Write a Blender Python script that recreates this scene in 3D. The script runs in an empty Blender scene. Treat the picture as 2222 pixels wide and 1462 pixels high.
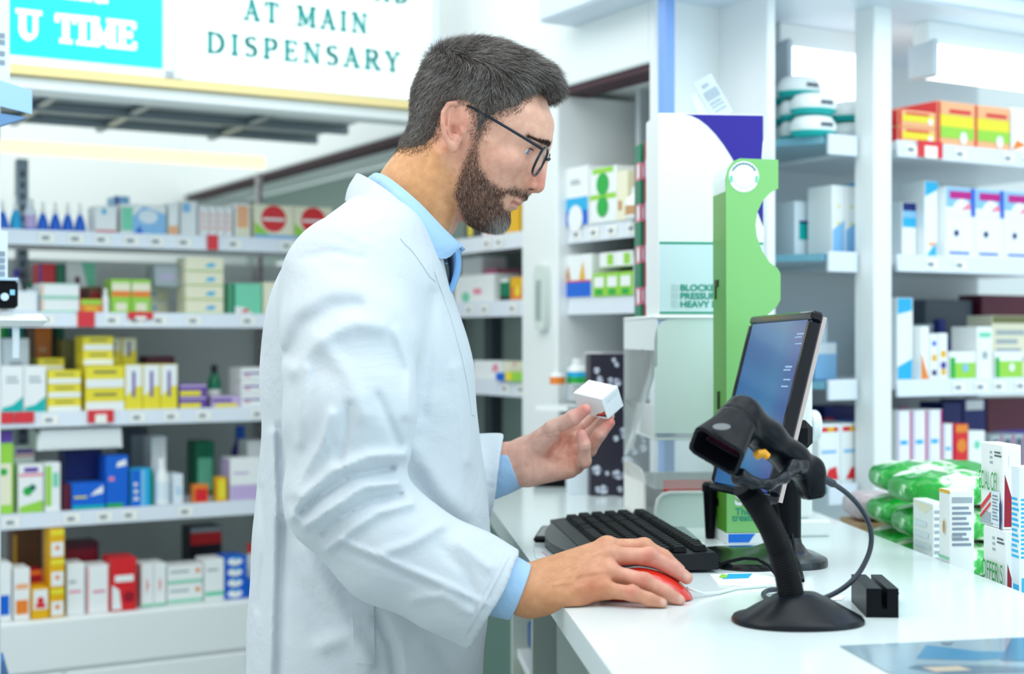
import bpy, bmesh, math, random
import numpy as np
from mathutils import Vector as V, Matrix as MX
R = math.radians
SC = bpy.context.scene
COL = SC.collection
F = 3086.1                       # focal length in pixels (50 mm on a 36 mm sensor, 2222 px wide)
CH = 1.36                        # camera height
CT = 1.06                        # counter top height
# ---------------------------------------------------------------- camera, world, lights, exposure
cd = bpy.data.cameras.new('camera'); cam = bpy.data.objects.new('camera', cd); COL.objects.link(cam)
cd.lens = 50; cd.sensor_width = 36; cd.clip_start = 0.05
cam.location = (0, 0, CH); cam.rotation_euler = (R(90), 0, 0)
cd.dof.use_dof = True; cd.dof.focus_distance = 1.74; cd.dof.aperture_fstop = 3.4
SC.camera = cam
SC.view_settings.view_transform = 'Standard'; SC.view_settings.look = 'None'
SC.view_settings.gamma = 1.0; SC.view_settings.use_curve_mapping = False
SC.view_settings.exposure = 0.0
w = bpy.data.worlds.new('world'); SC.world = w; w.use_nodes = True
w.node_tree.nodes['Background'].inputs[0].default_value = (0.86, 0.97, 1.0, 1)
w.node_tree.nodes['Background'].inputs[1].default_value = 0.95
def area(name, loc, target, sx, sy, power, col):
    l = bpy.data.lights.new(name, 'AREA'); l.shape = 'RECTANGLE'; l.size = sx; l.size_y = sy
    l.energy = power; l.color = col
    o = bpy.data.objects.new(name, l); COL.objects.link(o); o.location = loc
    o.rotation_euler = (V(target) - V(loc)).to_track_quat('-Z', 'Y').to_euler()
area('overhead_fill_counter', (0.35, 1.6, 2.9), (0.35, 1.75, 0.0), 1.5, 1.8, 15, (0.90, 0.98, 1.0))  # unseen overhead area light, added to brighten the worktop
area('overhead_fill_aisle', (-1.3, 2.1, 3.0), (-0.9, 2.9, 1.0), 1.6, 1.0, 8, (1.0, 0.97, 0.90))  # unseen warm area light, added above the left aisle
area('overhead_fill_left', (-1.3, 1.0, 2.9), (-0.8, 3.2, 1.0), 1.4, 1.0, 15, (1.0, 0.985, 0.95))  # unseen area light added to lift the dim left shelves
area('overhead_fill_right', (1.7, 1.2, 2.9), (0.8, 2.4, 1.2), 1.6, 1.4, 15, (0.80, 0.94, 1.0))  # unseen cool area light, added above the right side
area('overhead_fill_far', (-1.0, 4.2, 2.9), (-1.0, 4.2, 0.0), 2.4, 0.6, 14, (1.0, 0.98, 0.93))  # unseen area light added over the space behind the shelves
area('cool_fill_right', (2.7, 0.2, 2.0), (0.0, 1.9, 1.1), 1.8, 1.8, 19, (0.42, 0.76, 1.0))  # unseen blue area light, added for the cool tone on the coat front

# ---------------------------------------------------------------- helpers
def P(px, py, d): return V(((px - 1111) / F * d, d, CH - (py - 731) / F * d))
def lin(h):
    h = h.lstrip('#'); c = [int(h[i:i + 2], 16) / 255 for i in (0, 2, 4)]
    return tuple(x / 12.92 if x <= .04045 else ((x + .055) / 1.055) ** 2.4 for x in c) + (1,)
MATS = {}
def mat(name, hexc=None, rough=0.5, metal=0.0, spec=0.5, bump=0, bscale=60, mottle=0, alpha=None, emit=0, coat=0, sss=0, trans=0):
    if name in MATS: return MATS[name]
    m = bpy.data.materials.new(name); m.use_nodes = True; nt = m.node_tree
    b = nt.nodes['Principled BSDF']; c = lin(hexc or name)
    b.inputs['Base Color'].default_value = c; b.inputs['Roughness'].default_value = rough
    b.inputs['Metallic'].default_value = metal; b.inputs['Specular IOR Level'].default_value = spec
    if coat: b.inputs['Coat Weight'].default_value = coat; b.inputs['Coat Roughness'].default_value = .08
    if sss:
        b.inputs['Subsurface Weight'].default_value = sss; b.inputs['Subsurface Radius'].default_value = (1, .4, .25)
        b.inputs['Subsurface Scale'].default_value = .006
    if trans: b.inputs['Transmission Weight'].default_value = trans; b.inputs['IOR'].default_value = 1.3
    if emit:
        b.inputs['Emission Color'].default_value = c; b.inputs['Emission Strength'].default_value = emit
    if alpha is not None: b.inputs['Alpha'].default_value = alpha
    if bump or mottle:
        tc = nt.nodes.new('ShaderNodeTexCoord'); n = nt.nodes.new('ShaderNodeTexNoise')
        n.inputs['Scale'].default_value = bscale; n.inputs['Detail'].default_value = 4
        nt.links.new(tc.outputs['Object'], n.inputs['Vector'])
        if bump:
            bp = nt.nodes.new('ShaderNodeBump'); bp.inputs['Strength'].default_value = bump; bp.inputs['Distance'].default_value = .002
            nt.links.new(n.outputs['Fac'], bp.inputs['Height']); nt.links.new(bp.outputs[0], b.inputs['Normal'])
        if mottle:
            mx = nt.nodes.new('ShaderNodeMix'); mx.data_type = 'RGBA'
            mx.inputs[6].default_value = c; mx.inputs[7].default_value = tuple(x * (1 - mottle) for x in c[:3]) + (1,)
            nt.links.new(n.outputs['Fac'], mx.inputs[0]); nt.links.new(mx.outputs[2], b.inputs['Base Color'])
    MATS[name] = m; return m
PAL = dict(w='F4F8F8', wb='E4F0F8', cream='F2EED2', teal='12B8B4', cyan='28B4E8', blue='1668D8', navy='0E2470', sky='8CC4F0', purple='4A3AA0',
           violet='6A48A8', mauve='C8B4E0', green='2CB04C', lime='9CD84C', dgreen='0E7A58', mint='7CD8B4', yellow='F2E23C', gold='F0B818', orange='F08830',
           peach='F8B888', red='E02830', dred='9C1830', maroon='5C1C34', pink='F090A8', magenta='C01888', brown='6E4A30', grey='A8B4BC', dgrey='54606C',
           dark='22242E', olive='7A7A50', hot='F040A8', tan='C89868')
def C(k): return mat('pack_' + k, PAL[k], .38, 0, .4)
M_white = mat('white_laminate', 'F0F5F5', .32, 0, .5, bump=.03, bscale=30)
M_shelf = mat('white_shelf_steel', 'EAF0F4', .42, 0, .5, bump=.02, bscale=40)
M_strip = mat('price_strip', 'E2EAF4', .25, 0, .5)
M_tag = mat('price_tag', 'FBFBF2', .5)
M_redtag = mat('red_tag', 'E0303C', .5)
M_grey = mat('grey_green_panel', 'B4C4C0', .6, mottle=.06, bscale=8)
M_steel = mat('grey_steel', '8C98A0', .38, .7)
M_black = mat('black_plastic', '0B0E14', .36, 0, .12, bump=.04, bscale=400)
M_gloss = mat('black_gloss', '0A0E18', .08, 0, .4)
M_ink = mat('ink_grey', '8A98A8', .6)
M_inkd = mat('ink_dark', '3A4450', .6)

class MB:
    def __init__(s): s.v = []; s.f = []; s.fm = []; s.mats = []
    def mi(s, m):
        if m not in s.mats: s.mats.append(m)
        return s.mats.index(m)
    def add(s, vs, fs, m, T=None):
        o = len(s.v); i = s.mi(m)
        s.v += [(T @ V(p)) if T is not None else V(p) for p in vs]
        for f in fs: s.f.append([o + k for k in f]); s.fm.append(i)
        return s
    def box(s, x0, x1, y0, y1, z0, z1, m, bev=0, T=None):
        c = ((x0 + x1) / 2, (y0 + y1) / 2, (z0 + z1) / 2); h = (abs(x1 - x0) / 2, abs(y1 - y0) / 2, abs(z1 - z0) / 2)
        bev = min(bev, min(h) * .95)
        if bev <= 0:
            vs = [(c[0] + a * h[0], c[1] + b * h[1], c[2] + d * h[2]) for a in (-1, 1) for b in (-1, 1) for d in (-1, 1)]
            return s.add(vs, [(0, 1, 3, 2), (4, 6, 7, 5), (0, 4, 5, 1), (2, 3, 7, 6), (0, 2, 6, 4), (1, 5, 7, 3)], m, T)
        vs = []; ix = {}
        for sx in (-1, 1):
            for sy in (-1, 1):
                for sz in (-1, 1):
                    for a in range(3):
                        sg = (sx, sy, sz); ix[(sg, a)] = len(vs)
                        vs.append(tuple(c[k] + sg[k] * (h[k] - (0 if k == a else bev)) for k in range(3)))
        fs = []
        S = lambda k, v, k2, v2, k3, v3: tuple({k: v, k2: v2, k3: v3}[i] for i in range(3))
        for a in range(3):
            b, d = (a + 1) % 3, (a + 2) % 3
            for sg in (-1, 1):
                fs.append([ix[(S(a, sg, b, p, d, q), a)] for p, q in ((-1, -1), (1, -1), (1, 1), (-1, 1))])
            for p in (-1, 1):
                for q in (-1, 1):
                    A, B = S(d, -1, a, p, b, q), S(d, 1, a, p, b, q)
                    fs.append([ix[(A, a)], ix[(B, a)], ix[(B, b)], ix[(A, b)]])
        for sx in (-1, 1):
            for sy in (-1, 1):
                for sz in (-1, 1): fs.append([ix[((sx, sy, sz), a)] for a in range(3)])
        return s.add(vs, fs, m, T)
    def prism(s, poly, a0, a1, m, ax='z', T=None, m2=None):
        def q(p, a): return {'z': (p[0], p[1], a), 'y': (p[0], a, p[1]), 'x': (a, p[0], p[1])}[ax]
        n = len(poly)
        s.add([q(p, a0) for p in poly] + [q(p, a1) for p in poly], [[i, (i + 1) % n, n + (i + 1) % n, n + i] for i in range(n)], m2 or m, T)
        s.add([q(p, a0) for p in poly], [list(range(n))], m, T); s.add([q(p, a1) for p in poly], [list(range(n))[::-1]], m, T)
        return s
    def tube(s, pts, r, m, n=10, caps=True, T=None):
        pts = [V(p) for p in pts]; k = len(pts); rs = r if isinstance(r, (list, tuple)) else [r] * k
        vs = []; fs = []; up = None
        for i, p in enumerate(pts):
            t = (pts[min(i + 1, k - 1)] - pts[max(i - 1, 0)]).normalized()
            if up is None: up = V((0, 0, 1)) if abs(t.z) < .9 else V((1, 0, 0))
            x = up.cross(t).normalized(); y = t.cross(x).normalized(); up = y
            for j in range(n):
                a = 2 * math.pi * j / n; vs.append(p + (x * math.cos(a) + y * math.sin(a)) * rs[i])
        for i in range(k - 1):
            for j in range(n): fs.append([i * n + j, i * n + (j + 1) % n, (i + 1) * n + (j + 1) % n, (i + 1) * n + j])
        if caps: fs.append(list(range(n))[::-1]); fs.append([(k - 1) * n + j for j in range(n)])
        return s.add(vs, fs, m, T)
    def lathe(s, prof, m, n=24, T=None, sy=1.0):
        vs = []; fs = []; k = len(prof)
        for r, z in prof:
            for j in range(n):
                a = 2 * math.pi * j / n; vs.append((r * math.cos(a), r * sy * math.sin(a), z))
        for i in range(k - 1):
            for j in range(n): fs.append([i * n + j, i * n + (j + 1) % n, (i + 1) * n + (j + 1) % n, (i + 1) * n + j])
        if prof[0][0] > 1e-6: fs.append(list(range(n))[::-1])
        if prof[-1][0] > 1e-6: fs.append([(k - 1) * n + j for j in range(n)])
        return s.add(vs, fs, m, T)
    def face(s, pts, m, T=None): return s.add(pts, [list(range(len(pts)))], m, T)
    def text(s, txt, size, m, T, sx=1.0, bold=0.0, align='LEFT'):
        cu = bpy.data.curves.new('t', 'FONT'); cu.body = txt; cu.size = size; cu.align_x = align; cu.offset = bold
        ob = bpy.data.objects.new('t', cu); COL.objects.link(ob); dg = bpy.context.evaluated_depsgraph_get()
        me = bpy.data.meshes.new_from_object(ob.evaluated_get(dg))
        s.add([(v.co.x * sx, v.co.y, 0) for v in me.vertices], [list(p.vertices) for p in me.polygons], m, T)
        bpy.data.objects.remove(ob); bpy.data.curves.remove(cu); bpy.data.meshes.remove(me); return s
    def build(s, name, parent=None, loc=None, rz=None, smooth=35, matrix=None, recalc=True):
        me = bpy.data.meshes.new(name); me.from_pydata([tuple(v) for v in s.v], [], s.f)
        for m in s.mats: me.materials.append(m)
        me.polygons.foreach_set('material_index', s.fm)
        if recalc:
            bm = bmesh.new(); bm.from_mesh(me); bmesh.ops.remove_doubles(bm, verts=bm.verts, dist=1e-6)
            bmesh.ops.recalc_face_normals(bm, faces=bm.faces); bm.to_mesh(me); bm.free()
        if smooth:
            me.polygons.foreach_set('use_smooth', [True] * len(me.polygons))
            try: me.set_sharp_from_angle(angle=R(smooth))
            except Exception: pass
        o = bpy.data.objects.new(name, me); COL.objects.link(o)
        if parent: o.parent = parent
        if matrix is not None: o.matrix_local = matrix
        if loc is not None: o.location = loc
        if rz is not None: o.rotation_euler = (0, 0, rz)
        return o
LABELS = {}
def tag(o, label, cat, group=None):
    o['label'] = label; o['category'] = cat
    if group: o['group'] = group
    LABELS.setdefault(label, []).append(o.name)
    return o
def thing(name, label, cat, loc=(0, 0, 0), rz=0, group=None):
    o = bpy.data.objects.new(name, None); o.empty_display_size = .02; COL.objects.link(o); o.location = loc; o.rotation_euler = (0, 0, rz)
    return tag(o, label, cat, group)
def struct(o): o['kind'] = 'structure'; return o
def frame(o, x, y, z):           # 4x4 from origin and three axis vectors
    m = MX.Identity(4)
    for i, a in enumerate((x, y, z)):
        for k in range(3): m[k][i] = a[k]
    for k in range(3): m[k][3] = o[k]
    return m
FRONT = lambda y: frame((0, y, 0), (1, 0, 0), (0, 0, 1), (0, -1, 0))   # text plane facing -y

class Wall:                      # a vertical working plane: u to the right, v away from the viewer
    def __init__(s, o, deg):
        s.o = V((o[0], o[1])); s.a = R(deg); s.u = V((math.cos(s.a), math.sin(s.a))); s.v = V((-math.sin(s.a), math.cos(s.a)))
    def t(s, px, back=0.0):
        o = s.o + s.v * back; k = (px - 1111) / F
        return (k * o.y - o.x) / (s.u.x - k * s.u.y)
    def pt(s, t, back, z): q = s.o + s.u * t + s.v * back; return V((q.x, q.y, z))
    def z(s, px, py, back=0.0): return CH - (py - 731) / F * s.pt(s.t(px, back), back, 0).y
    def M(s, t=0, back=0, z=0): return MX.Translation(s.pt(t, back, z)) @ MX.Rotation(s.a, 4, 'Z')
WA = Wall((-.842, 3.2), 30); WB = Wall((-.2445, 3.545), -60); WC = Wall((.709, 2.75), 30)
# ---------------------------------------------------------------- setting
b = MB(); b.box(-4, 4, -1.5, 8, -.05, 0, mat('floor_vinyl', 'C8D4D4', .35, mottle=.08, bscale=5)); struct(b.build('floor'))
b = MB(); b.box(-3.6, 2.2, 1.9, 1.98, 0, 2.9, mat('wall_paint', 'EEF4F4', .6, bump=.05, bscale=80)); struct(b.build('wall_back', matrix=WA.M()))
b = MB(); b.box(.06, 1.8, .62, .68, 0, 2.9, MATS['wall_paint']); struct(b.build('wall_right', matrix=WC.M()))

def shelf_board(parent, T, x0, x1, y0, y1, ztop, th, strip_h, tags, seed, m=None, strip_x=None, reds=()):
    q = MB(); q.box(x0, x1, y0, y1, ztop - th, ztop, m or M_shelf, .002)
    o = q.build('shelf', parent, matrix=T)
    s = MB(); sx = strip_x or (x0, x1)
    s.prism([(y0 - .008, ztop - strip_h), (y0 - .001, ztop - strip_h), (y0 - .001, ztop + .002), (y0 - .004, ztop + .002)], sx[0], sx[1], M_strip, 'x')
    rnd = random.Random(seed); x = sx[0] + .02
    while x < sx[1] - .05:
        if rnd.random() < tags:
            zz = ztop - strip_h * .5
            s.face([(x, y0 - .0085, zz - .010), (x + .034, y0 - .0085, zz - .010), (x + .034, y0 - .0075, zz + .010), (x, y0 - .0075, zz + .010)], M_tag)
            s.face([(x + .006, y0 - .0092, zz - .004), (x + .022, y0 - .0092, zz - .004), (x + .022, y0 - .0087, zz + .004), (x + .006, y0 - .0087, zz + .004)], M_ink)
        x += .05 + rnd.random() * .03
    for (a, bb, h) in reds:
        s.box(a, bb, y0 - .012, y0 - .009, ztop - h, ztop + .004, M_redtag)
        if bb - a > .05: s.box(a + .016, bb - .016, y0 - .013, y0 - .0121, ztop - h - .002, ztop - .006, M_tag)
    s.build('price_strip', o, smooth=20)
    return o
# ---- left gondola
SA = dict(A1=1.591, A2=1.4126, A3=1.195, A4=.977, A5=.75)
ta0, ta1 = -1.0, .66
ga = thing('shelf_unit', 'long white open shelf unit behind the man, along the left aisle', 'shelf', WA.pt(0, 0, 0), WA.a)
tr = lambda px: WA.t(px)
RED = {1: [(tr(447), tr(470), .03)], 2: [(tr(166), tr(203), .03), (tr(275), tr(329), .012)],
       3: [(tr(188), tr(244), .024), (tr(0), tr(28), .02), (tr(30), tr(72), .02)], 4: []}
for k, z in enumerate((1.591, 1.4126, 1.195, .977), 1):
    shelf_board(ga, None, ta0, ta1, 0, .36, z, .022, .031, .75, k, reds=RED[k])
b = MB(); b.box(ta0, ta1, -.03, .40, 0, .75, M_white, .003); b.build('plinth', ga)
b = MB()
for i in range(4):
    x0 = ta0 + i * .415; b.box(x0 + .003, x0 + .412, -.046, -.031, .05, .634, M_white, .003)
for o_ in [b.build('drawer_front', ga)]: pass
b = MB(); b.box(ta0, ta1, -.04, -.031, .641, .748, M_white, .003); b.build('fascia', ga)
b = MB(); b.box(ta0, ta1, .40, .415, 0, 1.55, mat('back_panel_pale', 'E2E8E6', .6, mottle=.08, bscale=6)); b.build('back_panel', ga)
for px, hw_, tp_ in ((62, .014, 1.79), (586, .006, 1.79)):
    b = MB(); x = WA.t(px, .3); b.box(x - hw_, x + hw_, .37, .398, .752, tp_, M_steel if px < 100 else mat('pole_pale', 'B4AEB2', .5), .002)
    for i in range(36):
        z = .80 + i * .027; b.box(x - hw_ * .3, x + hw_ * .3, .3695, .3705, z, z + .016, mat('slot_dark', '3A444C', .6))
    b.build('upright', ga)
# ---- canopy above the gondola
te = WA.t(933, -.35)
cp = thing('overhead_canopy', 'white boxed canopy over the left shelves carrying the two lit signs', 'canopy', WA.pt(0, 0, 0), WA.a)
b = MB(); b.box(ta0 - .25, te, -.35, -.30, 1.885, 2.45, M_white, .003); b.build('fascia', cp)
b = MB(); b.box(ta0 - .25, te, -.375, -.30, 1.862, 1.878, mat('warm_wood_edge', 'F2DC9C', .4)); b.build('trim_strip', cp)
b = MB(); b.box(ta0 - .25, te, -.36, -.29, 1.835, 1.862, M_white, .004); b.build('lower_rail', cp)
b = MB(); b.box(ta0 - .25, te, -.30, .42, 1.89, 1.91, mat('soffit_grey', 'C4CCCE', .55)); 
for y in (-.12, .10, .30): b.box(ta0 - .25, te, y, y + .02, 1.868, 1.889, M_steel, .003)
for px in (120, 330, 600): x = WA.t(px, -.1); b.box(x, x + .02, -.28, .41, 1.872, 1.889, M_steel, .003)
b.build('soffit', cp)
b = MB(); b.box(ta0 - .25, WA.t(575, .39), .385, .40, 1.805, 1.836, mat('warm_tube', 'FFF0B8', .4, emit=1.2), .004); b.build('tube_light', cp)
# ---- slab-serif and roman lettering, drawn as strokes in a unit-high box
def arc(cx, cy, rx, ry, a0, a1, n=10): return [(cx + rx * math.cos(R(a0 + (a1 - a0) * i / n)), cy + ry * math.sin(R(a0 + (a1 - a0) * i / n))) for i in range(n + 1)]
GL = {  # width, thick strokes, thin strokes, serif centres (x, y)
 'T': (.72, [[(.36, 0), (.36, 1)]], [[(.02, .96), (.70, .96)], [(.03, .96), (.03, .74)], [(.69, .96), (.69, .74)]], [(.36, 0)]),
 'I': (.36, [[(.18, 0), (.18, 1)]], [], [(.18, 0), (.18, 1)]),
 'M': (1.0, [[(.14, 1), (.50, .12)], [(.86, 0), (.86, 1)]], [[(.14, 0), (.14, 1)], [(.50, .12), (.86, 1)]], [(.14, 0), (.86, 0), (.12, 1), (.88, 1)]),
 'E': (.70, [[(.16, 0), (.16, 1)]], [[(.05, .03), (.64, .03)], [(.05, .97), (.62, .97)], [(.16, .52), (.48, .52)], [(.64, .03), (.64, .24)], [(.62, .97), (.62, .78)], [(.48, .42), (.48, .62)]], []),
 'U': (.82, [[(.18, 1), (.18, .34)] + arc(.42, .34, .24, .31, 180, 270, 6)], [arc(.42, .34, .24, .31, 270, 360, 6) + [(.66, 1)]], [(.18, 1), (.66, 1)]),
 'N': (.86, [[(.14, 1), (.72, .02)]], [[(.14, 0), (.14, 1)], [(.72, 0), (.72, 1)]], [(.14, 0), (.12, 1), (.72, 1)]),
 'R': (.82, [[(.16, 0), (.16, 1)], [(.40, .50), (.72, 0)], arc(.40, .74, .24, .23, 60, -60, 6)], [[(.05, .97), (.40, .97)] + arc(.40, .74, .24, .23, 90, 60, 2), arc(.40, .74, .24, .23, -60, -90, 2) + [(.16, .51)]], [(.16, 0), (.74, 0)]),
 'A': (.80, [[(.38, 1), (.70, 0)]], [[(.38, 1), (.10, 0)], [(.20, .34), (.58, .34)]], [(.10, 0), (.70, 0)]),
 'D': (.86, [[(.16, 0), (.16, 1)], arc(.34, .5, .42, .47, 60, -60, 8)], [[(.05, .97), (.34, .97)] + arc(.34, .5, .42, .47, 90, 60, 3), arc(.34, .5, .42, .47, -60, -90, 3) + [(.05, .03)]], []),
 'S': (.62, [arc(.31, .74, .21, .22, 150, 260, 6) + arc(.31, .27, .22, .24, 80, -40, 6)], [arc(.31, .74, .21, .22, 150, 40, 5), arc(.31, .27, .22, .24, -40, -150, 5), [(.50, .80), (.50, .98)], [(.10, .18), (.10, .0)]], []),
 'P': (.72, [[(.16, 0), (.16, 1)], arc(.38, .72, .24, .25, 60, -60, 6)], [[(.05, .97), (.38, .97)] + arc(.38, .72, .24, .25, 90, 60, 2), arc(.38, .72, .24, .25, -60, -90, 2) + [(.16, .47)]], [(.16, 0)]),
 'Y': (.78, [[(.08, 1), (.38, .46)], [(.38, 0), (.38, .5)]], [[(.38, .46), (.68, 1)]], [(.38, 0), (.10, 1), (.67, 1)]), ' ': (.42, [], [], [])}
def strokes(mb, txt, x, z, h, adv, wt, wn, sw, m, y=0, xs=1.0):
    def seg(a, c, wd):
        a = V((x + a[0] * h * xs, z + a[1] * h)); c = V((x + c[0] * h * xs, z + c[1] * h)); d = (c - a).normalized() if (c - a).length > 1e-9 else V((1, 0)); n = V((-d.y, d.x)) * wd * h / 2
        e = d * wd * h * .2
        ps = [a - e + n, a - e - n, c + e - n, c + e + n]; mb.add([(p.x, y, p.y) for p in ps] + [(p.x, y - .002, p.y) for p in ps], [(0, 1, 2, 3), (7, 6, 5, 4), (0, 3, 7, 4), (1, 5, 6, 2), (0, 4, 5, 1), (3, 2, 6, 7)], m)
    for ch in txt:
        wd, tk, tn, sf = GL[ch]
        for pl in tk:
            for a, c in zip(pl[:-1], pl[1:]): seg(a, c, wt)
        for pl in tn:
            for a, c in zip(pl[:-1], pl[1:]): seg(a, c, wn)
        for (sx, sz) in sf: zz = .03 if sz == 0 else .97; seg((sx - sw / 2, zz), (sx + sw / 2, zz), wn)
        x += wd * h * xs + adv * h
    return x
M_lite = mat('lit_sign_white', 'F6FFFC', .4, emit=.40)
M_cyan = mat('lit_sign_cyan', '00C8E8', .4, emit=.40)
M_frame = mat('sign_frame', 'E6F0F8', .35)
yb = -.352
def sign(label, px0, px1, pyb, panel_m, rows, let_m, fx=.012):
    t0, t1 = WA.t(px0, yb), WA.t(px1, yb); z0 = WA.z(px0, pyb, yb)
    o = thing('illuminated_sign', label, 'sign', WA.pt(t0, yb, z0), WA.a, 'lit signs on the canopy'); wd = t1 - t0; H = .40
    q = MB()
    q.box(-.026, wd + .026, -.014, 0, 1.8795 - z0, -.004, M_frame, .003); q.box(-.026, -.003, -.014, 0, 1.8795 - z0, H, M_frame, .003); q.box(wd + .003, wd + .026, -.014, 0, 1.8795 - z0, H, M_frame, .003); q.box(-.026, wd + .026, -.014, 0, H - .004, H + .03, M_frame, .003)
    q.build('sign_frame', o)
    q = MB(); q.box(-.002, wd + .002, -.006, -.001, -.004, H - .004, panel_m); q.build('lit_panel', o)
    for (txt, pxl, pxr, zoff, h, adv, wt, wn, sw, lit) in rows:
        q = MB(); x0 = WA.t(pxl, yb) - t0; x1 = WA.t(pxr, yb) - t0
        dm = MB(); xe = strokes(dm, txt, 0, 0, h, adv, wt, wn, sw, let_m)
        strokes(q, txt, x0, zoff, h, adv * (x1 - x0) / xe, wt, wn, sw, let_m, -.0075, (x1 - x0) / xe)
        q.build('lettering', o)
    return o
sign('cyan backlit sign with bold white slab letters, leftmost over the shelves', 21, 347, 116, M_cyan,
     [('U TIME', 36, 298, .031, .052, .10, .26, .18, .42, 1), ('NTER', 12, 228, .118, .052, .10, .26, .18, .42, 1)], mat('lit_letter_white', 'F4FFFC', .4, emit=.4))
sign('white backlit sign with spaced teal roman capitals, right of the cyan sign', 400, 926, 165, M_lite,
     [('DISPENSARY', 446, 876, .052, .042, .30, .21, .11, .32, 1), ('AT MAIN', 527, 804, .128, .042, .30, .21, .11, .32, 1), ('AID', 790, 893, .204, .042, .30, .21, .11, .32, 1)], mat('teal_letter', '0C9894', .5))
# ---- centre cabinet run (perpendicular wall)
gb = thing('wall_cabinet', 'white shelf cabinet running away behind the man with deep white top panel', 'cabinet', WB.pt(0, 0, 0), WB.a)
sE = WB.t(1412)
b = MB(); b.box(-2.2, sE, -.004, .24, 1.875, 2.6, M_white, .004); b.build('top_panel', gb)
b = MB(); b.box(-2.2, sE - .004, .004, .07, 1.862, 1.875, mat('shadow_gap', '43262E', .7)); b.build('gap_strip', gb)
b = MB(); b.box(-2.2, sE, .24, .252, 0, 1.87, mat('cabinet_back_sage', '9DB0A8', .6, mottle=.05, bscale=6)); b.build('back_panel', gb)
b = MB(); b.box(sE - .0, sE + .018, -.004, .24, 0, 2.6, M_white, .003); b.build('end_panel', gb)
t0, t1 = WB.t(1142), WB.t(1219)
b = MB(); b.box(t0, t1, -.012, .239, 0, 1.862, M_white, .004); b.build('pillar', gb)
for zz, sd in ((1.590, 11), (1.440, 12), (1.262, 13)):
    shelf_board(gb, None, -1.0, t0 - .002, .02, .239, zz, .02, .034, .5, sd); shelf_board(gb, None, t1 + .002, sE - .002, .02, .239, zz if zz < 1.5 else 1.587, .02, .034, .5, sd + 5)
for px in (1043, 1127):
    b = MB(); x = WB.t(px, .3); b.box(x - .018, x + .018, .205, .239, .6, 1.43, mat('dark_upright', '3C4650', .5), .002); b.build('upright', gb)
b = MB(); b.box(-1.0, t0, .02, .239, 0, 1.0, mat('dark_green_base', '5E7E74', .6)); b.build('base_unit', gb)
b = MB(); b.box(t1, sE, .02, .239, 0, .98, M_white, .003); b.build('base_unit', gb)
# wall instrument on the pillar
o = thing('wall_thermometer', 'pale slim wall thermometer on the white pillar behind the small carton', 'thermometer', WB.pt(WB.t(1194), -.012, 1.375), WB.a)
b = MB(); b.prism([(-.016, 0), (.016, 0), (.022, .012), (.022, .118), (.016, .134), (-.016, .134), (-.022, .118), (-.022, .012)], -.016, -.0005, mat('pale_plastic', 'D8E2DC', .4), 'y'); b.build('case', o)
b = MB(); b.box(-.010, .010, -.018, -.0162, .02, .104, mat('dial_window', 'A8BCB8', .3), .001)
for i in range(12): b.box(-.008, -.001, -.0188, -.0181, .026 + i * .006, .0275 + i * .006, M_inkd)
b.build('scale', o)
# ---- blue corner bar and right end return
o = tag(MB().box(-.012, .012, -.012, .012, CT + .001, 1.985, mat('periwinkle_paint', '7FA6E8', .4), .003).build('corner_post', matrix=MX.Translation(WB.pt(WB.t(1446, -.03), -.03, 0)) @ MX.Rotation(WB.a, 4, 'Z')), 'slim periwinkle blue vertical corner post between white cabinets', 'post')
WD = Wall((.267, 2.66), 30)
b = MB(); b.box(WD.t(1457), WD.t(1640), .0, .05, 0, 2.6, mat('pale_blue_wall', 'E2EEFA', .5), .003); struct(b.build('wall_return', matrix=WD.M()))
# ---- right glass case
SCz = dict(C1=1.742, C2=1.519, C3=1.2745, C4=1.075)
gc = thing('display_case', 'tall white display case with lit top shelves at right', 'cabinet', WC.pt(0, 0, 0), WC.a)
tl = WC.t(1662); tp = WC.t(1872); t9 = WC.t(2300) + .2
b = MB(); b.box(tl, tl + .02, -.005, .34, 0, 2.0, M_white, .003); b.build('end_panel', gc)
b = MB(); b.box(WC.t(1873), WC.t(1912), -.03, .025, 0, 2.2, M_white, .003); b.build('post', gc)
b = MB(); b.box(tl, t9, .40, .415, 0, 2.2, mat('case_back', 'D4DEE2', .5, mottle=.05, bscale=5)); b.build('back_panel', gc)
b = MB(); b.box(WC.t(1512, -.1), t9, -.10, .42, 1.99, 2.5, mat('header_pale', 'DCE8F4', .45), .006); b.build('header', gc)
b = MB(); b.box(WC.t(2050, -.1), t9, -.112, -.101, 2.03, 2.5, mat('header_blue', '0A78D8', .4), .002); b.build('blue_band', gc)
for zz, sd in ((1.742, 21), (1.519, 22), (1.2745, 23), (1.075, 24)):
    shelf_board(gc, None, WC.t(1942), t9, 0, .39, zz, .018, .031, .6, sd, reds=[(WC.t(1984), WC.t(2036), .028)] if sd == 21 else ())
    q = MB(); dz = .0
    q.prism([(WC.t(1800), .02), (tp + .05, .02), (tp + .05, .39), (tl + .02, .39), (tl + .02, .24)], zz - .014, zz, mat('glass_shelf_teal', '6FA8BC', .12, 0, .6)); so = q.build('shelf', gc, smooth=0)
    q = MB(); q.box(WC.t(1806), WC.t(1868), .008, .016, zz - .035, zz + .004, M_strip, .001); q.build('price_strip', so)
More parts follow.
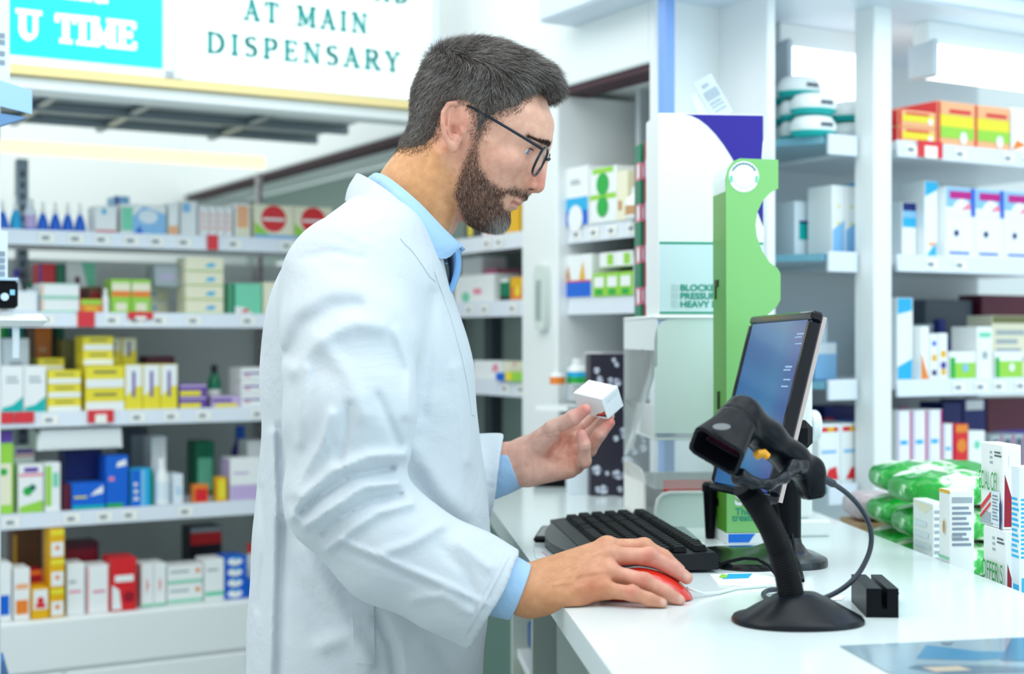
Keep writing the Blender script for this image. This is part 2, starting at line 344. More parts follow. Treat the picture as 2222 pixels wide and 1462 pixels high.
# tube lights
for (a, c, zc, bk, r, lb) in ((1998, 2420, 1.915, .03, .034, 'bright white tube light under the right case header'), (1672, 1868, 1.90, .20, .05, 'wide lit light box above the round white tubs')):
    o = thing('tube_light', lb, 'light', WC.pt(WC.t(a, bk), bk, zc), WC.a); L = WC.t(c, bk) - WC.t(a, bk)
    b = MB(); b.box(.012, L, -r, r, -r, r * .9, mat('tube_glow', 'FBFFFF', .4, emit=1.6), r * .5); b.build('diffuser', o)
    b = MB(); b.box(0, .012, -r * 1.15, r * 1.15, -r * 1.15, r * 1.1, mat('end_cap_grey', 'C8D4DC', .4), .006); b.build('end_cap', o)
    b = MB(); b.box(0, L, -r * .6, r * .6, r * .9, 1.9893 - zc, M_white); b.build('mount', o)
# ---------------------------------------------------------------- packs on the shelves
def decals(b, w, h, y, ds, x0=0.0, z0=0.0, ax=None):
    for i, d in enumerate(ds):
        k, c = d[0], C(d[1]) if d[1] in PAL else MATS[d[1]]; yy = y - .0003 * (i + 1)
        q = lambda u, v: (x0 + (u - .5) * w, yy, z0 + v * h)
        if k == 'r': b.face([q(d[2], d[3]), q(d[4], d[3]), q(d[4], d[5]), q(d[2], d[5])], c)
        elif k == 'p': b.face([q(*p) for p in d[2]], c)
        elif k == 'd':
            r = d[4] * min(w, h); e = d[5] if len(d) > 5 else 1
            b.face([(x0 + (d[2] - .5) * w + r * e * math.cos(a * .3927), yy, z0 + d[3] * h + r * math.sin(a * .3927)) for a in range(16)], c)
        elif k == 'l':
            n = d[6]
            for j in range(n):
                v = d[3] + (d[5] - d[3]) * (j + .25) / n; v2 = v + (d[5] - d[3]) * .5 / n; e = d[4] - (d[4] - d[2]) * (.25 * ((j * 7) % 3) / 2)
                b.face([q(d[2], v), q(e, v), q(e, v2), q(d[2], v2)], c)
def carton(name, w, d, h, base, ds=(), top=None, side=None, bev=.0012):
    b = MB(); b.box(-w / 2, w / 2, -d / 2, d / 2, 0, h, C(base), bev)
    if top: b.face([(-w / 2 + bev, -d / 2 + bev, h + .0003), (w / 2 - bev, -d / 2 + bev, h + .0003), (w / 2 - bev, d / 2 - bev, h + .0003), (-w / 2 + bev, d / 2 - bev, h + .0003)], C(top))
    if side:
        for s in (-1, 1): b.face([(s * (w / 2 + .0003), -d / 2 + bev, bev), (s * (w / 2 + .0003), d / 2 - bev, bev), (s * (w / 2 + .0003), d / 2 - bev, h - bev), (s * (w / 2 + .0003), -d / 2 + bev, h - bev)], C(side))
    decals(b, w - 2 * bev, h - 2 * bev, -d / 2, ds, 0, bev)
    return b.build(name, smooth=0)
def bottle(name, w, h, base, ds=(), cap='w', neck=.55, shoulder=.62, capw=.5):
    r = w / 2; b = MB()
    b.lathe([(r * .9, 0), (r, h * .02), (r, h * shoulder * .9), (r * .92, h * shoulder), (r * neck, h * .76), (r * neck, h * .80)], C(base), 18)
    for d in ds: b.lathe([(r * 1.015, h * d[1]), (r * 1.015, h * d[2])], C(d[0]), 18)
    o = b.build(name)
    c = MB(); c.lathe([(r * capw, h * .78), (r * capw * 1.05, h * .80), (r * capw, h * .99), (r * capw * .9, h)], C(cap), 14); c.build('cap', o)
    return o
def spray(name, w, h, base, cap='w'):
    r = w / 2; b = MB(); b.lathe([(r, 0), (r, h * .12), (r * .82, h * .34), (r * .42, h * .56), (r * .36, h * .62)], C(base), 16); o = b.build(name)
    c = MB(); c.lathe([(r * .40, h * .60), (r * .40, h * .72), (r * .24, h * .76), (r * .2, h * .97), (r * .12, h)], C(cap), 12); c.build('nozzle', o); return o
def tub(name, w, h, base='w', rim='teal'):
    r = w / 2; b = MB(); b.lathe([(r * .72, 0), (r * .9, h * .1), (r, h * .42), (r * .97, h * .62), (r * .8, h * .9), (r * .5, h)], C(base), 22, sy=.8)
    b.lathe([(r * .735, -.0002), (r * .915, h * .1), (r * .985, h * .25)], C(rim), 22, sy=.805)
    b.face([(-r * .3, -r * .82, h * .42), (r * .3, -r * .82, h * .42), (r * .3, -r * .80, h * .60), (-r * .3, -r * .80, h * .60)], C('dgrey')); return b.build(name)
NUM = ['leftmost', 'second from left', 'third from left', 'fourth from left', 'fifth from left', 'sixth from left', 'seventh from left', 'eighth from left']
def side_word(i, n): return '' if n == 1 else ('left one' if n == 2 and i == 0 else 'right one' if i == n - 1 and n == 2 else 'middle one' if n == 3 and i == 1 else 'rightmost' if i == n - 1 else NUM[i])
def stack_word(j, n): return '' if n == 1 else 'topmost' if j == n - 1 else 'bottom' if j == 0 else 'middle layer' if n == 3 else 'second layer up' if j == 1 else 'third layer up'
def row(W, zs, where, items):
    placed = []
    for it in items:
        desc, kind, px0, px1, yt, base, ds = it[:7]; k = it[7] if len(it) > 7 else {}
        n, m, bk, dep = k.get('n', 1), k.get('m', 1), k.get('b', .012), k.get('d', .07)
        z0 = zs + .0006 + k.get('up', 0); t0, t1 = W.t(px0, bk), W.t(px1, bk); tm = (t0 + t1) / 2
        ht = k['h'] if 'h' in k else CH - (yt - 731) / F * W.pt(tm, bk, 0).y - z0
        if W is WB: bk = min(bk, .12)
        for _ in range(6):
            for (a0, a1, c0, c1, e0, e1) in placed:
                dp = dep if kind == 'carton' else (t1 - t0) / n
                if t0 < a1 - 1e-5 and t1 > a0 + 1e-5 and bk < c1 and bk + dp > c0 and z0 < e1 - 1e-4 and z0 + ht > e0 + 1e-4:
                    if a1 - t0 < .45 * (t1 - t0): t0 = a1 + .0008
                    elif t1 - a0 < .45 * (t1 - t0): t1 = a0 - .0008
                    else: bk = c1 + .0015
        placed.append((t0, t1, bk, bk + (dep if kind == 'carton' else (t1 - t0) / n), z0, z0 + ht))
        wd = (t1 - t0) / n; cat = {'carton': 'box', 'bottle': 'bottle', 'spray': 'bottle', 'tub': 'tub'}[kind]; grp = k.get('g')
        proto = None
        for i in range(n):
            for j in range(m):
                hh = ht / m
                if proto is None:
                    nm = k.get('name', {'carton': 'medicine_carton', 'bottle': 'bottle', 'spray': 'spray_bottle', 'tub': 'round_tub'}[kind])
                    o = proto = carton(nm, wd - .0015, dep, hh - .0006, base, ds, k.get('top'), k.get('side')) if kind == 'carton' else bottle(nm, wd * .96, hh, base, ds, k.get('cap', 'w')) if kind == 'bottle' else spray(nm, wd * .98, hh, base, k.get('cap', 'w')) if kind == 'spray' else tub(nm, wd * .98, hh - .0004, base, k.get('cap', 'teal'))
                else:
                    o = proto.copy(); COL.objects.link(o)
                    for c in proto.children:
                        q = c.copy(); COL.objects.link(q); q.parent = o
                dy = dep / 2 if kind == 'carton' else wd / 2
                o.location = W.pt(t0 + wd * (i + .5), bk + dy, z0 + j * hh); o.rotation_euler = (0, 0, W.a)
                pos = [x for x in (side_word(i, n), stack_word(j, m)) if x]
                lab = desc + (', ' + ' '.join(pos) + ',' if pos else '') + ' ' + where
                tag(o, lab, k.get('cat', cat), grp or (desc + 's' if n * m > 1 else None))
TXT = lambda c, u0, v0, u1, v1, n=2: ('l', c, u0, v0, u1, v1, n)
yel = [('r', 'w', 0, .0, 1, .40), TXT('olive', .2, .62, .8, .86, 1)]
yvert = [('r', 'w', 0, .52, 1, 1), ('p', 'w', [(.0, .3), (1, .62), (0, .62)]), ('r', 'violet', .4, .28, .58, .86)]
tealw = [('p', 'teal', [(0, .0), (1, 0), (1, .34), (.5, .16), (0, .1)]), TXT('grey', .2, .62, .8, .8, 2)]
row(WA, SA['A1'], 'on the left top shelf', [
    ('blue conical spray bottle', 'spray', -6, 22, 432, 'blue', (), dict(b=.02)),
    ('cyan conical spray bottle at far left', 'spray', 22, 52, 424, 'cyan', (), dict(b=.03)),
    ('white pump bottle with mauve label', 'bottle', 54, 82, 430, 'wb', [('mauve', .1, .5), ('blue', .02, .1)], dict(b=.02)),
    ('deep blue conical spray bottle beside mauve bottle', 'spray', 82, 190, 438, 'blue', (), dict(n=4, b=.02, g='blue conical spray bottles')),
    ('white carton with red foot', 'carton', 206, 254, 446, 'w', [('r', 'red', 0, 0, 1, .1), ('r', 'cyan', .3, .7, .5, .9)], {}),
    ('periwinkle blue carton at the back', 'carton', 248, 282, 425, 'sky', [('r', 'purple', 0, .4, .25, 1)], dict(b=.12)),
    ('wide green and blue wave carton', 'carton', 262, 361, 443, 'w', [('r', 'mint', 0, .1, .25, .9), ('p', 'sky', [(.25, 0), (1, 0), (1, .7), (.5, .95), (.25, .6)]), ('d', 'wb', .6, .6, .24, 1.4), ('p', 'blue', [(.3, 0), (.5, 0), (.4, .3)])], dict(d=.09)),
    ('cream carton with peach foot', 'carton', 365, 388, 440, 'w', [('r', 'peach', 0, 0, 1, .3)], {}),
    ('white carton with pale blue top', 'carton', 391, 428, 436, 'w', [('r', 'sky', .1, .7, .6, .95)], dict(b=.03)),
    ('white carton with pink upright lettering', 'carton', 431, 505, 447, 'w', [('r', 'pink', .12, .15, .28, .85), ('l', 'peach', .5, .2, .85, .8, 3)], dict(n=4)),
    ('pale peach carton', 'carton', 509, 544, 441, 'w', [('r', 'peach', .1, .3, .9, .95), ('r', 'cream', .1, .05, .9, .3)], {}),
    ('beige carton with big red disc', 'carton', 550, 722, 446, 'cream', [('d', 'red', .5, .60, .40, 1), ('r', 'w', .22, .54, .78, .62), ('r', 'sky', 0, 0, 1, .12), ('p', 'lime', [(0, .12), (.4, .12), (0, .5)])], dict(n=2)),
])
row(WA, SA['A2'], 'on the left second shelf', [
    ('pale blue carton at far left', 'carton', 30, 83, 630, 'wb', [('r', 'w', .1, .1, .9, .9)], {}),
    ('white bottle with purple cap', 'bottle', 24, 52, 584, 'wb', [('blue', .2, .5)], dict(b=.14, cap='purple')),
    ('white bottle with green cap', 'bottle', 53, 80, 612, 'w', [('teal', .1, .2)], dict(b=.13, cap='dgreen')),
    ('red and pink carton at back', 'carton', 83, 121, 571, 'red', [('d', 'w', .6, .5, .3), ('r', 'violet', 0, 0, .15, 1)], dict(b=.16)),
    ('narrow dark green carton', 'carton', 122, 142, 572, 'dgreen', [TXT('w', .3, .3, .7, .6, 2)], dict(b=.16)),
    ('white carton with green corner flash', 'carton', 143, 209, 568, 'w', [('p', 'mint', [(.5, 1), (1, 1), (1, .3), (.8, .4)]), TXT('grey', .1, .3, .5, .5, 2)], dict(b=.16)),
    ('dark red bottle', 'bottle', 160, 181, 600, 'dred', (), dict(b=.11, cap='maroon')),
    ('wide white carton with green band and orange edge', 'carton', 88, 173, 614, 'w', [('r', 'mint', 0, 0, 1, .12), ('r', 'peach', 0, .12, .05, 1), ('r', 'mint', 0, .95, 1, 1)], dict(m=2, d=.09)),
    ('maroon brown carton', 'carton', 192, 222, 621, 'brown', [('r', 'dred', .1, .2, .9, .8)], dict(b=.09)),
    ('flat orange carton with green top edge', 'carton', 174, 222, 648, 'orange', [('r', 'lime', 0, .6, 1, 1), ('l', 'yellow', .2, .1, .8, .5, 2)], {}),
    ('slim white bottle', 'bottle', 223, 239, 626, 'w', (), {}),
    ('green carton with orange band', 'carton', 241, 328, 605, 'lime', [('r', 'orange', 0, .48, 1, .66), ('r', 'cream', 0, .66, 1, .9), ('r', 'cream', .2, .06, .8, .3)], dict(n=2)),
    ('grey carton on pale pile', 'carton', 335, 391, 568, 'grey', [TXT('mauve', .2, .3, .8, .6, 2)], dict(b=.05, up=.063, h=.05)),
    ('pale cream carton with blue dot', 'carton', 331, 396, 618, 'cream', [('r', 'sky', .4, .3, .6, .6), ('r', 'w', 0, .8, 1, 1)], dict(m=2, g='low cream cartons')),
    ('tall pile cream carton with turquoise mark', 'carton', 402, 486, 558, 'cream', [('p', 'cyan', [(.5, .3), (.75, .3), (.8, .6), (.6, .6)]), ('r', 'lime', 0, .0, 1, .06)], dict(m=4, g='high cream cartons')),
    ('mint green carton with red foot mark', 'carton', 500, 569, 614, 'mint', [('p', 'w', [(0, 0), (.7, 0), (.5, .2), (.1, .25)]), ('p', 'red', [(.3, .05), (.6, .05), (.5, .2)]), ('r', 'dgreen', 0, 0, .12, 1)], dict(d=.09)),
    ('plain cream carton beside mint carton', 'carton', 571, 640, 612, 'cream', [('r', 'w', .2, .2, .8, .8)], {}),
])
row(WA, SA['A3'], 'on the left third shelf', [
    ('white carton with teal wave foot', 'carton', 2, 101, 793, 'w', tealw, dict(n=2, d=.08)),
    ('white carton above teal wave cartons', 'carton', 8, 64, 742, 'wb', [TXT('grey', .2, .5, .8, .7, 2)], dict(b=.11, h=.162)),
    ('green carton at far left back', 'carton', -10, 16, 706, 'green', (), dict(b=.2)),
    ('teal carton at back beside green', 'carton', 18, 50, 708, 'teal', [('r', 'navy', .1, .6, .6, 1)], dict(b=.2)),
    ('orange carton at back', 'carton', 76, 113, 709, 'orange', [TXT('peach', .2, .5, .8, .8, 2)], dict(b=.2)),
    ('narrow emerald carton at back', 'carton', 122, 140, 708, 'dgreen', [], dict(b=.22)),
    ('yellow and white carton of the left pile', 'carton', 103, 177, 803, 'yellow', yel, dict(m=3, d=.09, side='yellow', g='yellow cartons of the left pile')),
    ('yellow carton lying on the left pile', 'carton', 88, 158, 776, 'yellow', yel, dict(b=.025, up=.0885, h=.029, d=.08)),
    ('olive brown carton at back', 'carton', 122, 162, 736, 'olive', [], dict(b=.14)),
    ('wide yellow carton of the centre pile', 'carton', 185, 271, 793, 'yellow', yel, dict(m=2, d=.1)),
    ('yellow carton on the centre pile', 'carton', 180, 247, 727, 'yellow', yel, dict(b=.03, m=2, up=.101, h=.066, d=.08, g='yellow cartons on the centre pile')),
    ('upright yellow and white carton', 'carton', 271, 386, 790, 'yellow', yvert, dict(n=3, d=.09)),
    ('upright yellow carton on the second tier', 'carton', 248, 316, 731, 'yellow', yvert, dict(n=2, b=.03, up=.1012, h=.062, d=.07)),
    ('dark plum flat carton behind upright yellow ones', 'carton', 318, 380, 772, 'maroon', [], dict(b=.12)),
    ('thin mauve and yellow carton', 'carton', 389, 449, 833, 'violet', [('r', 'yellow', 0, 0, .8, .45), ('r', 'mauve', 0, .8, 1, 1)], dict(m=2)),
    ('flat mauve and yellow single carton', 'carton', 459, 523, 859, 'mauve', [('r', 'yellow', .1, 0, .9, .35), ('r', 'violet', 0, .5, .7, .8)], {}),
    ('small dark green jar', 'bottle', 455, 484, 792, 'dgreen', [('w', .1, .4)], dict(b=.1, cap='dark')),
    ('white carton with purple line of the right pile', 'carton', 523, 590, 797, 'w', [('r', 'violet', .05, .5, .7, .66), ('p', 'pink', [(.05, .3), (.3, .3), (.2, .5)])], dict(m=3, d=.09, g='white cartons of the right pile')),
])
row(WA, SA['A4'], 'on the left fourth shelf', [
    ('green and cream carton at far left', 'carton', -8, 30, 932, 'lime', [('r', 'cream', .1, .1, .9, .6), ('r', 'violet', 0, .85, 1, 1), ('d', 'green', .4, .5, .25)], dict(b=.02)),
    ('white carton with green leaf and pink band', 'carton', 40, 95, 1007, 'w', [('r', 'pink', 0, .76, 1, .82), ('r', 'violet', .2, .85, .8, .95), ('d', 'green', .35, .45, .2), ('d', 'dgreen', .55, .52, .15), ('p', 'lime', [(0, 0), (1, 0), (1, .25), (0, .12)])], {}),
    ('small white carton on leaf carton', 'carton', 44, 91, 956, 'w', [('r', 'pink', 0, .52, 1, .62), ('r', 'violet', .05, .68, .95, .9)], dict(up=.0935, h=.047)),
    ('pale green and white carton', 'carton', 97, 132, 1003, 'w', [('r', 'lime', 0, .1, .4, .95), ('r', 'mint', .5, .5, .9, .8)], {}),
    ('maroon carton', 'carton', 136, 154, 1051, 'maroon', [], {}),
    ('dark navy carton at back', 'carton', 140, 223, 977, 'navy', [('r', 'dark', .1, .1, .9, .5)], dict(b=.09)),
    ('wide blue carton with white flash', 'carton', 155, 229, 1047, 'blue', [('p', 'w', [(.55, .5), (.95, .6), (.95, .9), (.7, .7)]), ('r', 'teal', 0, 0, 1, .14), TXT('yellow', .05, .4, .45, .55, 1)], {}),
    ('tall royal blue carton', 'carton', 230, 279, 988, 'blue', [('r', 'green', 0, 0, .8, .08), ('r', 'pink', .1, .52, .35, .6), ('p', 'w', [(.45, .78), (.95, .82), (.9, .94), (.5, .88)])], {}),
    ('teal and blue striped carton', 'carton', 284, 334, 1017, 'cyan', [('r', 'blue', 0, 0, .4, 1), ('r', 'sky', .45, 0, .6, 1), ('r', 'dgreen', .85, 0, 1, 1), TXT('w', .1, .1, .3, .7, 3)], {}),
    ('white bottle with tall cap', 'bottle', 337, 374, 996, 'w', [('wb', .1, .5)], dict(cap='w')),
    ('white carton standing behind white bottle', 'carton', 328, 362, 946, 'w', [], dict(b=.09)),
    ('small pale blue carton', 'carton', 376, 398, 1028, 'wb', [TXT('sky', .2, .3, .8, .6, 2)], {}),
    ('orange red clip carton', 'carton', 420, 453, 1051, 'orange', [('r', 'red', .05, .05, .95, .8)], dict(d=.03)),
    ('slim yellow carton', 'carton', 470, 493, 1035, 'gold', [('r', 'yellow', .1, .1, .9, .9)], dict(d=.03)),
    ('grey green dispenser carton at back', 'carton', 424, 466, 957, 'dgreen', [('r', 'mint', .1, .1, .9, .7)], dict(b=.15)),
    ('white and mauve carton', 'carton', 499, 566, 993, 'w', [('r', 'mauve', 0, 0, 1, .36), TXT('mauve', .1, .6, .6, .7, 1)], dict(side='mauve')),
    ('white carton behind mauve carton', 'carton', 537, 580, 955, 'w', [('r', 'mauve', 0, 0, 1, .2)], dict(b=.09)),
    ('smoky grey acrylic carton', 'carton', 268, 322, 928, 'dgrey', [('r', 'grey', .3, .1, .8, .9)], dict(b=.2)),
    ('deep blue bottle cap jar', 'bottle', 508, 548, 925, 'purple', [], dict(b=.2, cap='blue')),
])
row(WA, SA['A5'], 'on the low left plinth', [
    ('white carton with blue block', 'carton', -14, 26, 1222, 'w', [('r', 'blue', .1, .1, .9, .45)], dict(b=-.01)),
    ('white carton with orange block', 'carton', 29, 66, 1232, 'w', [('r', 'orange', .1, .1, .9, .38), ('r', 'peach', .1, .6, .9, .7)], dict(b=-.01)),
    ('yellow carton with red disc under red carton', 'carton', 69, 107, 1274, 'gold', [('r', 'w', .05, .3, .95, .95), ('d', 'red', .5, .6, .22), ('r', 'red', .2, .35, .8, .5)], dict(b=-.02)),
    ('small red carton on yellow carton', 'carton', 69, 108, 1239, 'red', [('r', 'dred', .1, .3, .9, .6), ('r', 'orange', 0, .75, 1, 1)], dict(b=-.02, up=.0605, h=.035)),
    ('yellow and white carton of the tall column', 'carton', 108, 141, 1147, 'gold', [('r', 'w', .05, .05, .95, .55), ('d', 'orange', .5, .35, .18), ('r', 'yellow', 0, .8, 1, 1)], dict(b=-.02, m=3, g='yellow cartons of the tall column')),
    ('plain white carton beside yellow column', 'carton', 144, 185, 1222, 'w', [TXT('pink', .1, .4, .8, .5, 1), TXT('grey', .1, .6, .5, .7, 1)], dict(b=-.01, side='grey')),
    ('white carton with red edges', 'carton', 187, 239, 1226, 'w', [('r', 'red', 0, 0, .06, 1), ('r', 'red', .94, 0, 1, 1), TXT('pink', .25, .4, .8, .5, 1)], dict(b=-.01)),
    ('bright red carton with white lettering bar', 'carton', 240, 297, 1210, 'red', [('r', 'w', .12, .55, .9, .68), ('p', 'w', [(0, .02), (.4, .02), (.3, .4), (0, .5)]), ('d', 'dred', .7, .25, .22)], dict(b=-.015, d=.08)),
    ('maroon flat carton at back', 'carton', 140, 215, 1176, 'maroon', [('r', 'dred', .05, .5, .95, .9)], dict(b=.10)),
    ('white carton with red tick', 'carton', 306, 361, 1222, 'w', [('p', 'red', [(.4, .3), (.6, .5), (.45, .7)]), ('r', 'mint', 0, 0, 1, .06)], dict(n=2, b=0)),
    ('flat white carton with green stripe and orange dot', 'carton', 363, 441, 1226, 'w', [('r', 'mint', 0, .06, 1, .22), ('d', 'orange', .86, .72, .13), TXT('grey', .06, .6, .6, .82, 1)], dict(m=2, b=0)),
    ('white carton with green foot', 'carton', 443, 487, 1212, 'w', [('r', 'mint', 0, .1, 1, .22), TXT('grey', .1, .7, .7, .8, 1)], dict(b=0)),
    ('blue and white swirl carton', 'carton', 488, 536, 1206, 'blue', [('d', 'w', .45, .5, .42, 1.9), ('d', 'cyan', .5, .8, .16, 2)], dict(m=4, b=0)),
    ('navy carton beside swirl pile', 'carton', 537, 553, 1256, 'blue', [], dict(b=0)),
    ('white bottle with red cap', 'bottle', 533, 557, 1180, 'w', [], dict(b=.06, cap='red')),
    ('dark carton with red lid edge', 'carton', 412, 482, 1142, 'dark', [('r', 'red', 0, .72, 1, .92), ('r', 'grey', 0, .92, 1, 1)], dict(b=.16)),
    ('brown carton at back of plinth', 'carton', 28, 92, 1140, 'brown', [('r', 'gold', 0, .1, .1, .9)], dict(b=.16)),
])
# white tray and glass tray
def on(W, px, bk, z): return W.pt(W.t(px, bk), bk, z)
b = MB(); L = WA.t(262, .02) - WA.t(86, .02); b.box(-L / 2, L / 2, -.05, .05, 0, .006, M_white, .002)
for s in (-1, 1): b.prism([(-.05, 0), (.05, 0), (.05, .05), (-.045, .035)], s * L / 2 - .003, s * L / 2 + .003, M_white, 'x')
b.box(-L / 2, L / 2, .044, .05, 0, .06, M_white, .001)
b.prism([(-.05, .006), (-.054, .045), (-.050, .045), (-.046, .006)], -L / 2, L / 2, M_white, 'x')
for px_ in (-1, 1): b.box(px_ * .02 - .004, px_ * .02 + .004, .0, .008, .04, .0605, M_white)
tag(b.build('hanging_tray', matrix=WA.M(WA.t(173, .02), .06, 1.1122)), 'white open tray hung under the left third shelf above the leaf carton', 'tray')
b = MB(); L = WA.t(420, .1) - WA.t(255, .1); mg = mat('green_glass', '9CC4BC', .1, 0, .6)
b.box(-L / 2, L / 2, -.05, .05, 0, .004, mg); 
for s in (-1, 1): b.box(s * L / 2 - .002, s * L / 2 + .002, -.05, .05, 0, .045, mg, .001); b.box(-L / 2, L / 2, s * .05 - .002, s * .05 + .002, 0, .045, mg, .001)
for x in (-.05, .03): b.box(x - .002, x + .002, -.05, .05, 0, .042, mg)
tag(b.build('divided_tray', matrix=WA.M(WA.t(337, .1), .155, .751)), 'pale green divided tray behind white cartons on the low plinth', 'tray')
# ---- centre cabinet
row(WB, 1.587, 'on the upper shelf right of the man', [
    ('white carton with blue lower half', 'carton', 1222, 1277, 362, 'w', [('r', 'cyan', 0, 0, 1, .48), ('r', 'blue', 0, 0, 1, .25), ('d', 'w', .5, .12, .3), TXT('grey', .3, .7, .7, .8, 2)], dict(d=.06)),
    ('white carton with green shamrock block', 'carton', 1279, 1338, 362, 'w', [('r', 'lime', 0, .42, 1, .52), ('r', 'lime', .1, .9, .9, 1), ('d', 'green', .5, .7, .24), ('d', 'green', .5, .28, .22)], {}),
    ('beige carton', 'carton', 1338, 1362, 370, 'cream', [('r', 'tan', .1, .2, .5, .4)], {}),
    ('white jar with gold label', 'bottle', 1344, 1378, 405, 'w', [('tan', .1, .4)], dict(b=-.012)),
    ('orange and yellow carton at right edge', 'carton', 1378, 1396, 352, 'gold', [('r', 'orange', .5, .1, 1, .8)], {}),
])
row(WB, 1.44, 'on the middle shelf right of the man', [
    ('white carton with gold figure and blue foot', 'carton', 1219, 1284, 552, 'w', [('r', 'blue', 0, 0, 1, .36), ('r', 'red', 0, .36, 1, .40), ('p', 'tan', [(.12, .42), (.3, .42), (.22, .78)]), ('p', 'gold', [(.6, .42), (.8, .42), (.72, .85)])], {}),
    ('white round pot', 'bottle', 1256, 1322, 528, 'w', [], dict(b=.16, cap='w')),
    ('small green and white carton', 'carton', 1286, 1372, 590, 'lime', [('r', 'w', .1, .4, .9, .85), ('r', 'green', .2, .05, .8, .3)], dict(n=3)),
    ('small white carton on green cartons', 'carton', 1300, 1372, 560, 'w', [('r', 'lime', .5, .1, .9, .9)], dict(n=2, up=.0585, h=.03, b=.02)),
    ('white carton with red bars', 'carton', 1374, 1398, 556, 'w', [('r', 'red', .1, .2, .9, .3), ('r', 'red', .1, .6, .9, .7)], {}),
])
row(WB, 1.262, 'on the low shelf right of the pillar', [
    ('narrow orange label bottle', 'bottle', 1186, 1204, 800, 'w', [('orange', .05, .5)], dict(b=-.05)),
    ('white bottle with blue green label', 'bottle', 1220, 1246, 778, 'w', [('green', .05, .3), ('cyan', .3, .5)], dict(b=-.01)),
    ('tall white carton', 'carton', 1244, 1282, 764, 'w', [], dict(b=.01)),
])
row(WB, 1.59, 'on the upper shelf left of the pillar', [
    ('yellow and brown carton', 'carton', 1092, 1126, 430, 'gold', [('r', 'brown', 0, .6, .5, 1)], dict(b=.04)),
    ('dark carton with yellow stripe under the chin', 'carton', 1008, 1044, 452, 'dark', [('r', 'yellow', .2, .1, .5, .9)], dict(b=.04)),
    ('white carton with red patch', 'carton', 1046, 1090, 450, 'w', [('r', 'red', .2, .1, .8, .35)], dict(b=.04)),
])
row(WB, 1.44, 'on the middle shelf left of the pillar', [
    ('large white carton pack with green leaf trace', 'carton', 985, 1072, 596, 'w', [('d', 'mint', .3, .2, .2, 1.6), ('r', 'pink', .5, .3, .7, .5)], dict(b=.04)),
    ('white carton standing behind white pack', 'carton', 1008, 1054, 558, 'w', [('r', 'pink', .2, .2, .8, .3)], dict(b=.13)),
    ('magenta striped carton', 'carton', 1056, 1084, 583, 'pink', [('p', 'hot', [(0, .6), (1, .9), (1, 1), (0, .8)]), ('r', 'w', .3, .1, .9, .5)], dict(b=.13)),
    ('dark green carton', 'carton', 1084, 1107, 603, 'dgreen', [('r', 'dark', 0, 0, 1, .2), ('r', 'w', .1, .85, .9, 1)], dict(b=.03)),
    ('orange carton with yellow top', 'carton', 1107, 1140, 600, 'orange', [('r', 'gold', 0, .6, 1, 1), ('d', 'yellow', .5, .4, .25)], dict(b=.03)),
    ('dark red bottle', 'bottle', 1116, 1140, 574, 'dred', [], dict(b=.2, cap='dark')),
])
row(WB, 1.262, 'on the low shelf left of the pillar', [
    ('long white flat carton with pink print', 'carton', 1026, 1086, 782, 'w', [('p', 'pink', [(.7, .4), (.95, .5), (.9, .9), (.75, .8)])], dict(b=.03)),
    ('short blue carton', 'carton', 1075, 1094, 808, 'blue', [], dict(b=.005, d=.02)),
    ('lime green flat carton', 'carton', 1095, 1139, 806, 'lime', [('r', 'yellow', 0, 0, .35, 1)], dict(b=.005, d=.02)),
    ('cream flat carton behind lime carton', 'carton', 1090, 1139, 784, 'cream', [('d', 'red', .5, .9, .1)], dict(b=.04)),
])
# bracket shelf with an orange pot beyond the held carton
o = thing('bracket_shelf', 'small white bracket shelf left of the held carton', 'shelf', WB.pt(WB.t(1222, -.06), -.012, 1.215), WB.a)
b = MB(); b.prism([(-.05, 0), (.05, 0), (.05, -.07), (-.02, -.10)], 0, .010, M_white, 'z'); b.build('board', o)
b = MB(); b.prism([(0, 0), (-.06, 0), (0, -.04)], -.004, .004, M_steel, 'x'); b.build('bracket', o)
tag(MB().lathe([(.016, 0), (.022, .004), (.022, .020), (.018, .024), (0, .024)], C('orange'), 20).build('orange_pot', loc=WB.pt(WB.t(1228, .02), .06, 1.17)), 'low orange pot below the small bracket shelf near the thumb', 'pot') if False else None
# ---- right display case
oyg = [('r', 'red', 0, 0, .06, 1), ('r', 'yellow', .06, .42, 1, .72), ('r', 'lime', .06, .2, 1, .45), ('r', 'peach', .06, .72, 1, 1), ('d', 'w', .7, .22, .14, .8), ('r', 'red', .3, .76, .9, .84)]
row(WC, SCz['C1'], 'on the right top shelf', [
    ('flat orange and yellow carton', 'carton', 1948, 2032, 240, 'peach', [('r', 'red', 0, 0, .08, 1), ('r', 'yellow', .1, .3, .95, .75), ('d', 'w', .85, .4, .22), ('r', 'red', .2, .75, .8, .88)], dict(m=2, d=.12, side='red', b=.02)),
    ('orange green and yellow carton with white bottle print', 'carton', 2034, 2192, 226, 'peach', oyg, dict(n=2, d=.16, side='red', b=.02)),
    ('white carton with orange flash at right edge', 'carton', 2194, 2250, 236, 'w', [('p', 'orange', [(0, .05), (.6, .2), (.2, .3)])], dict(b=.02, d=.12)),
])
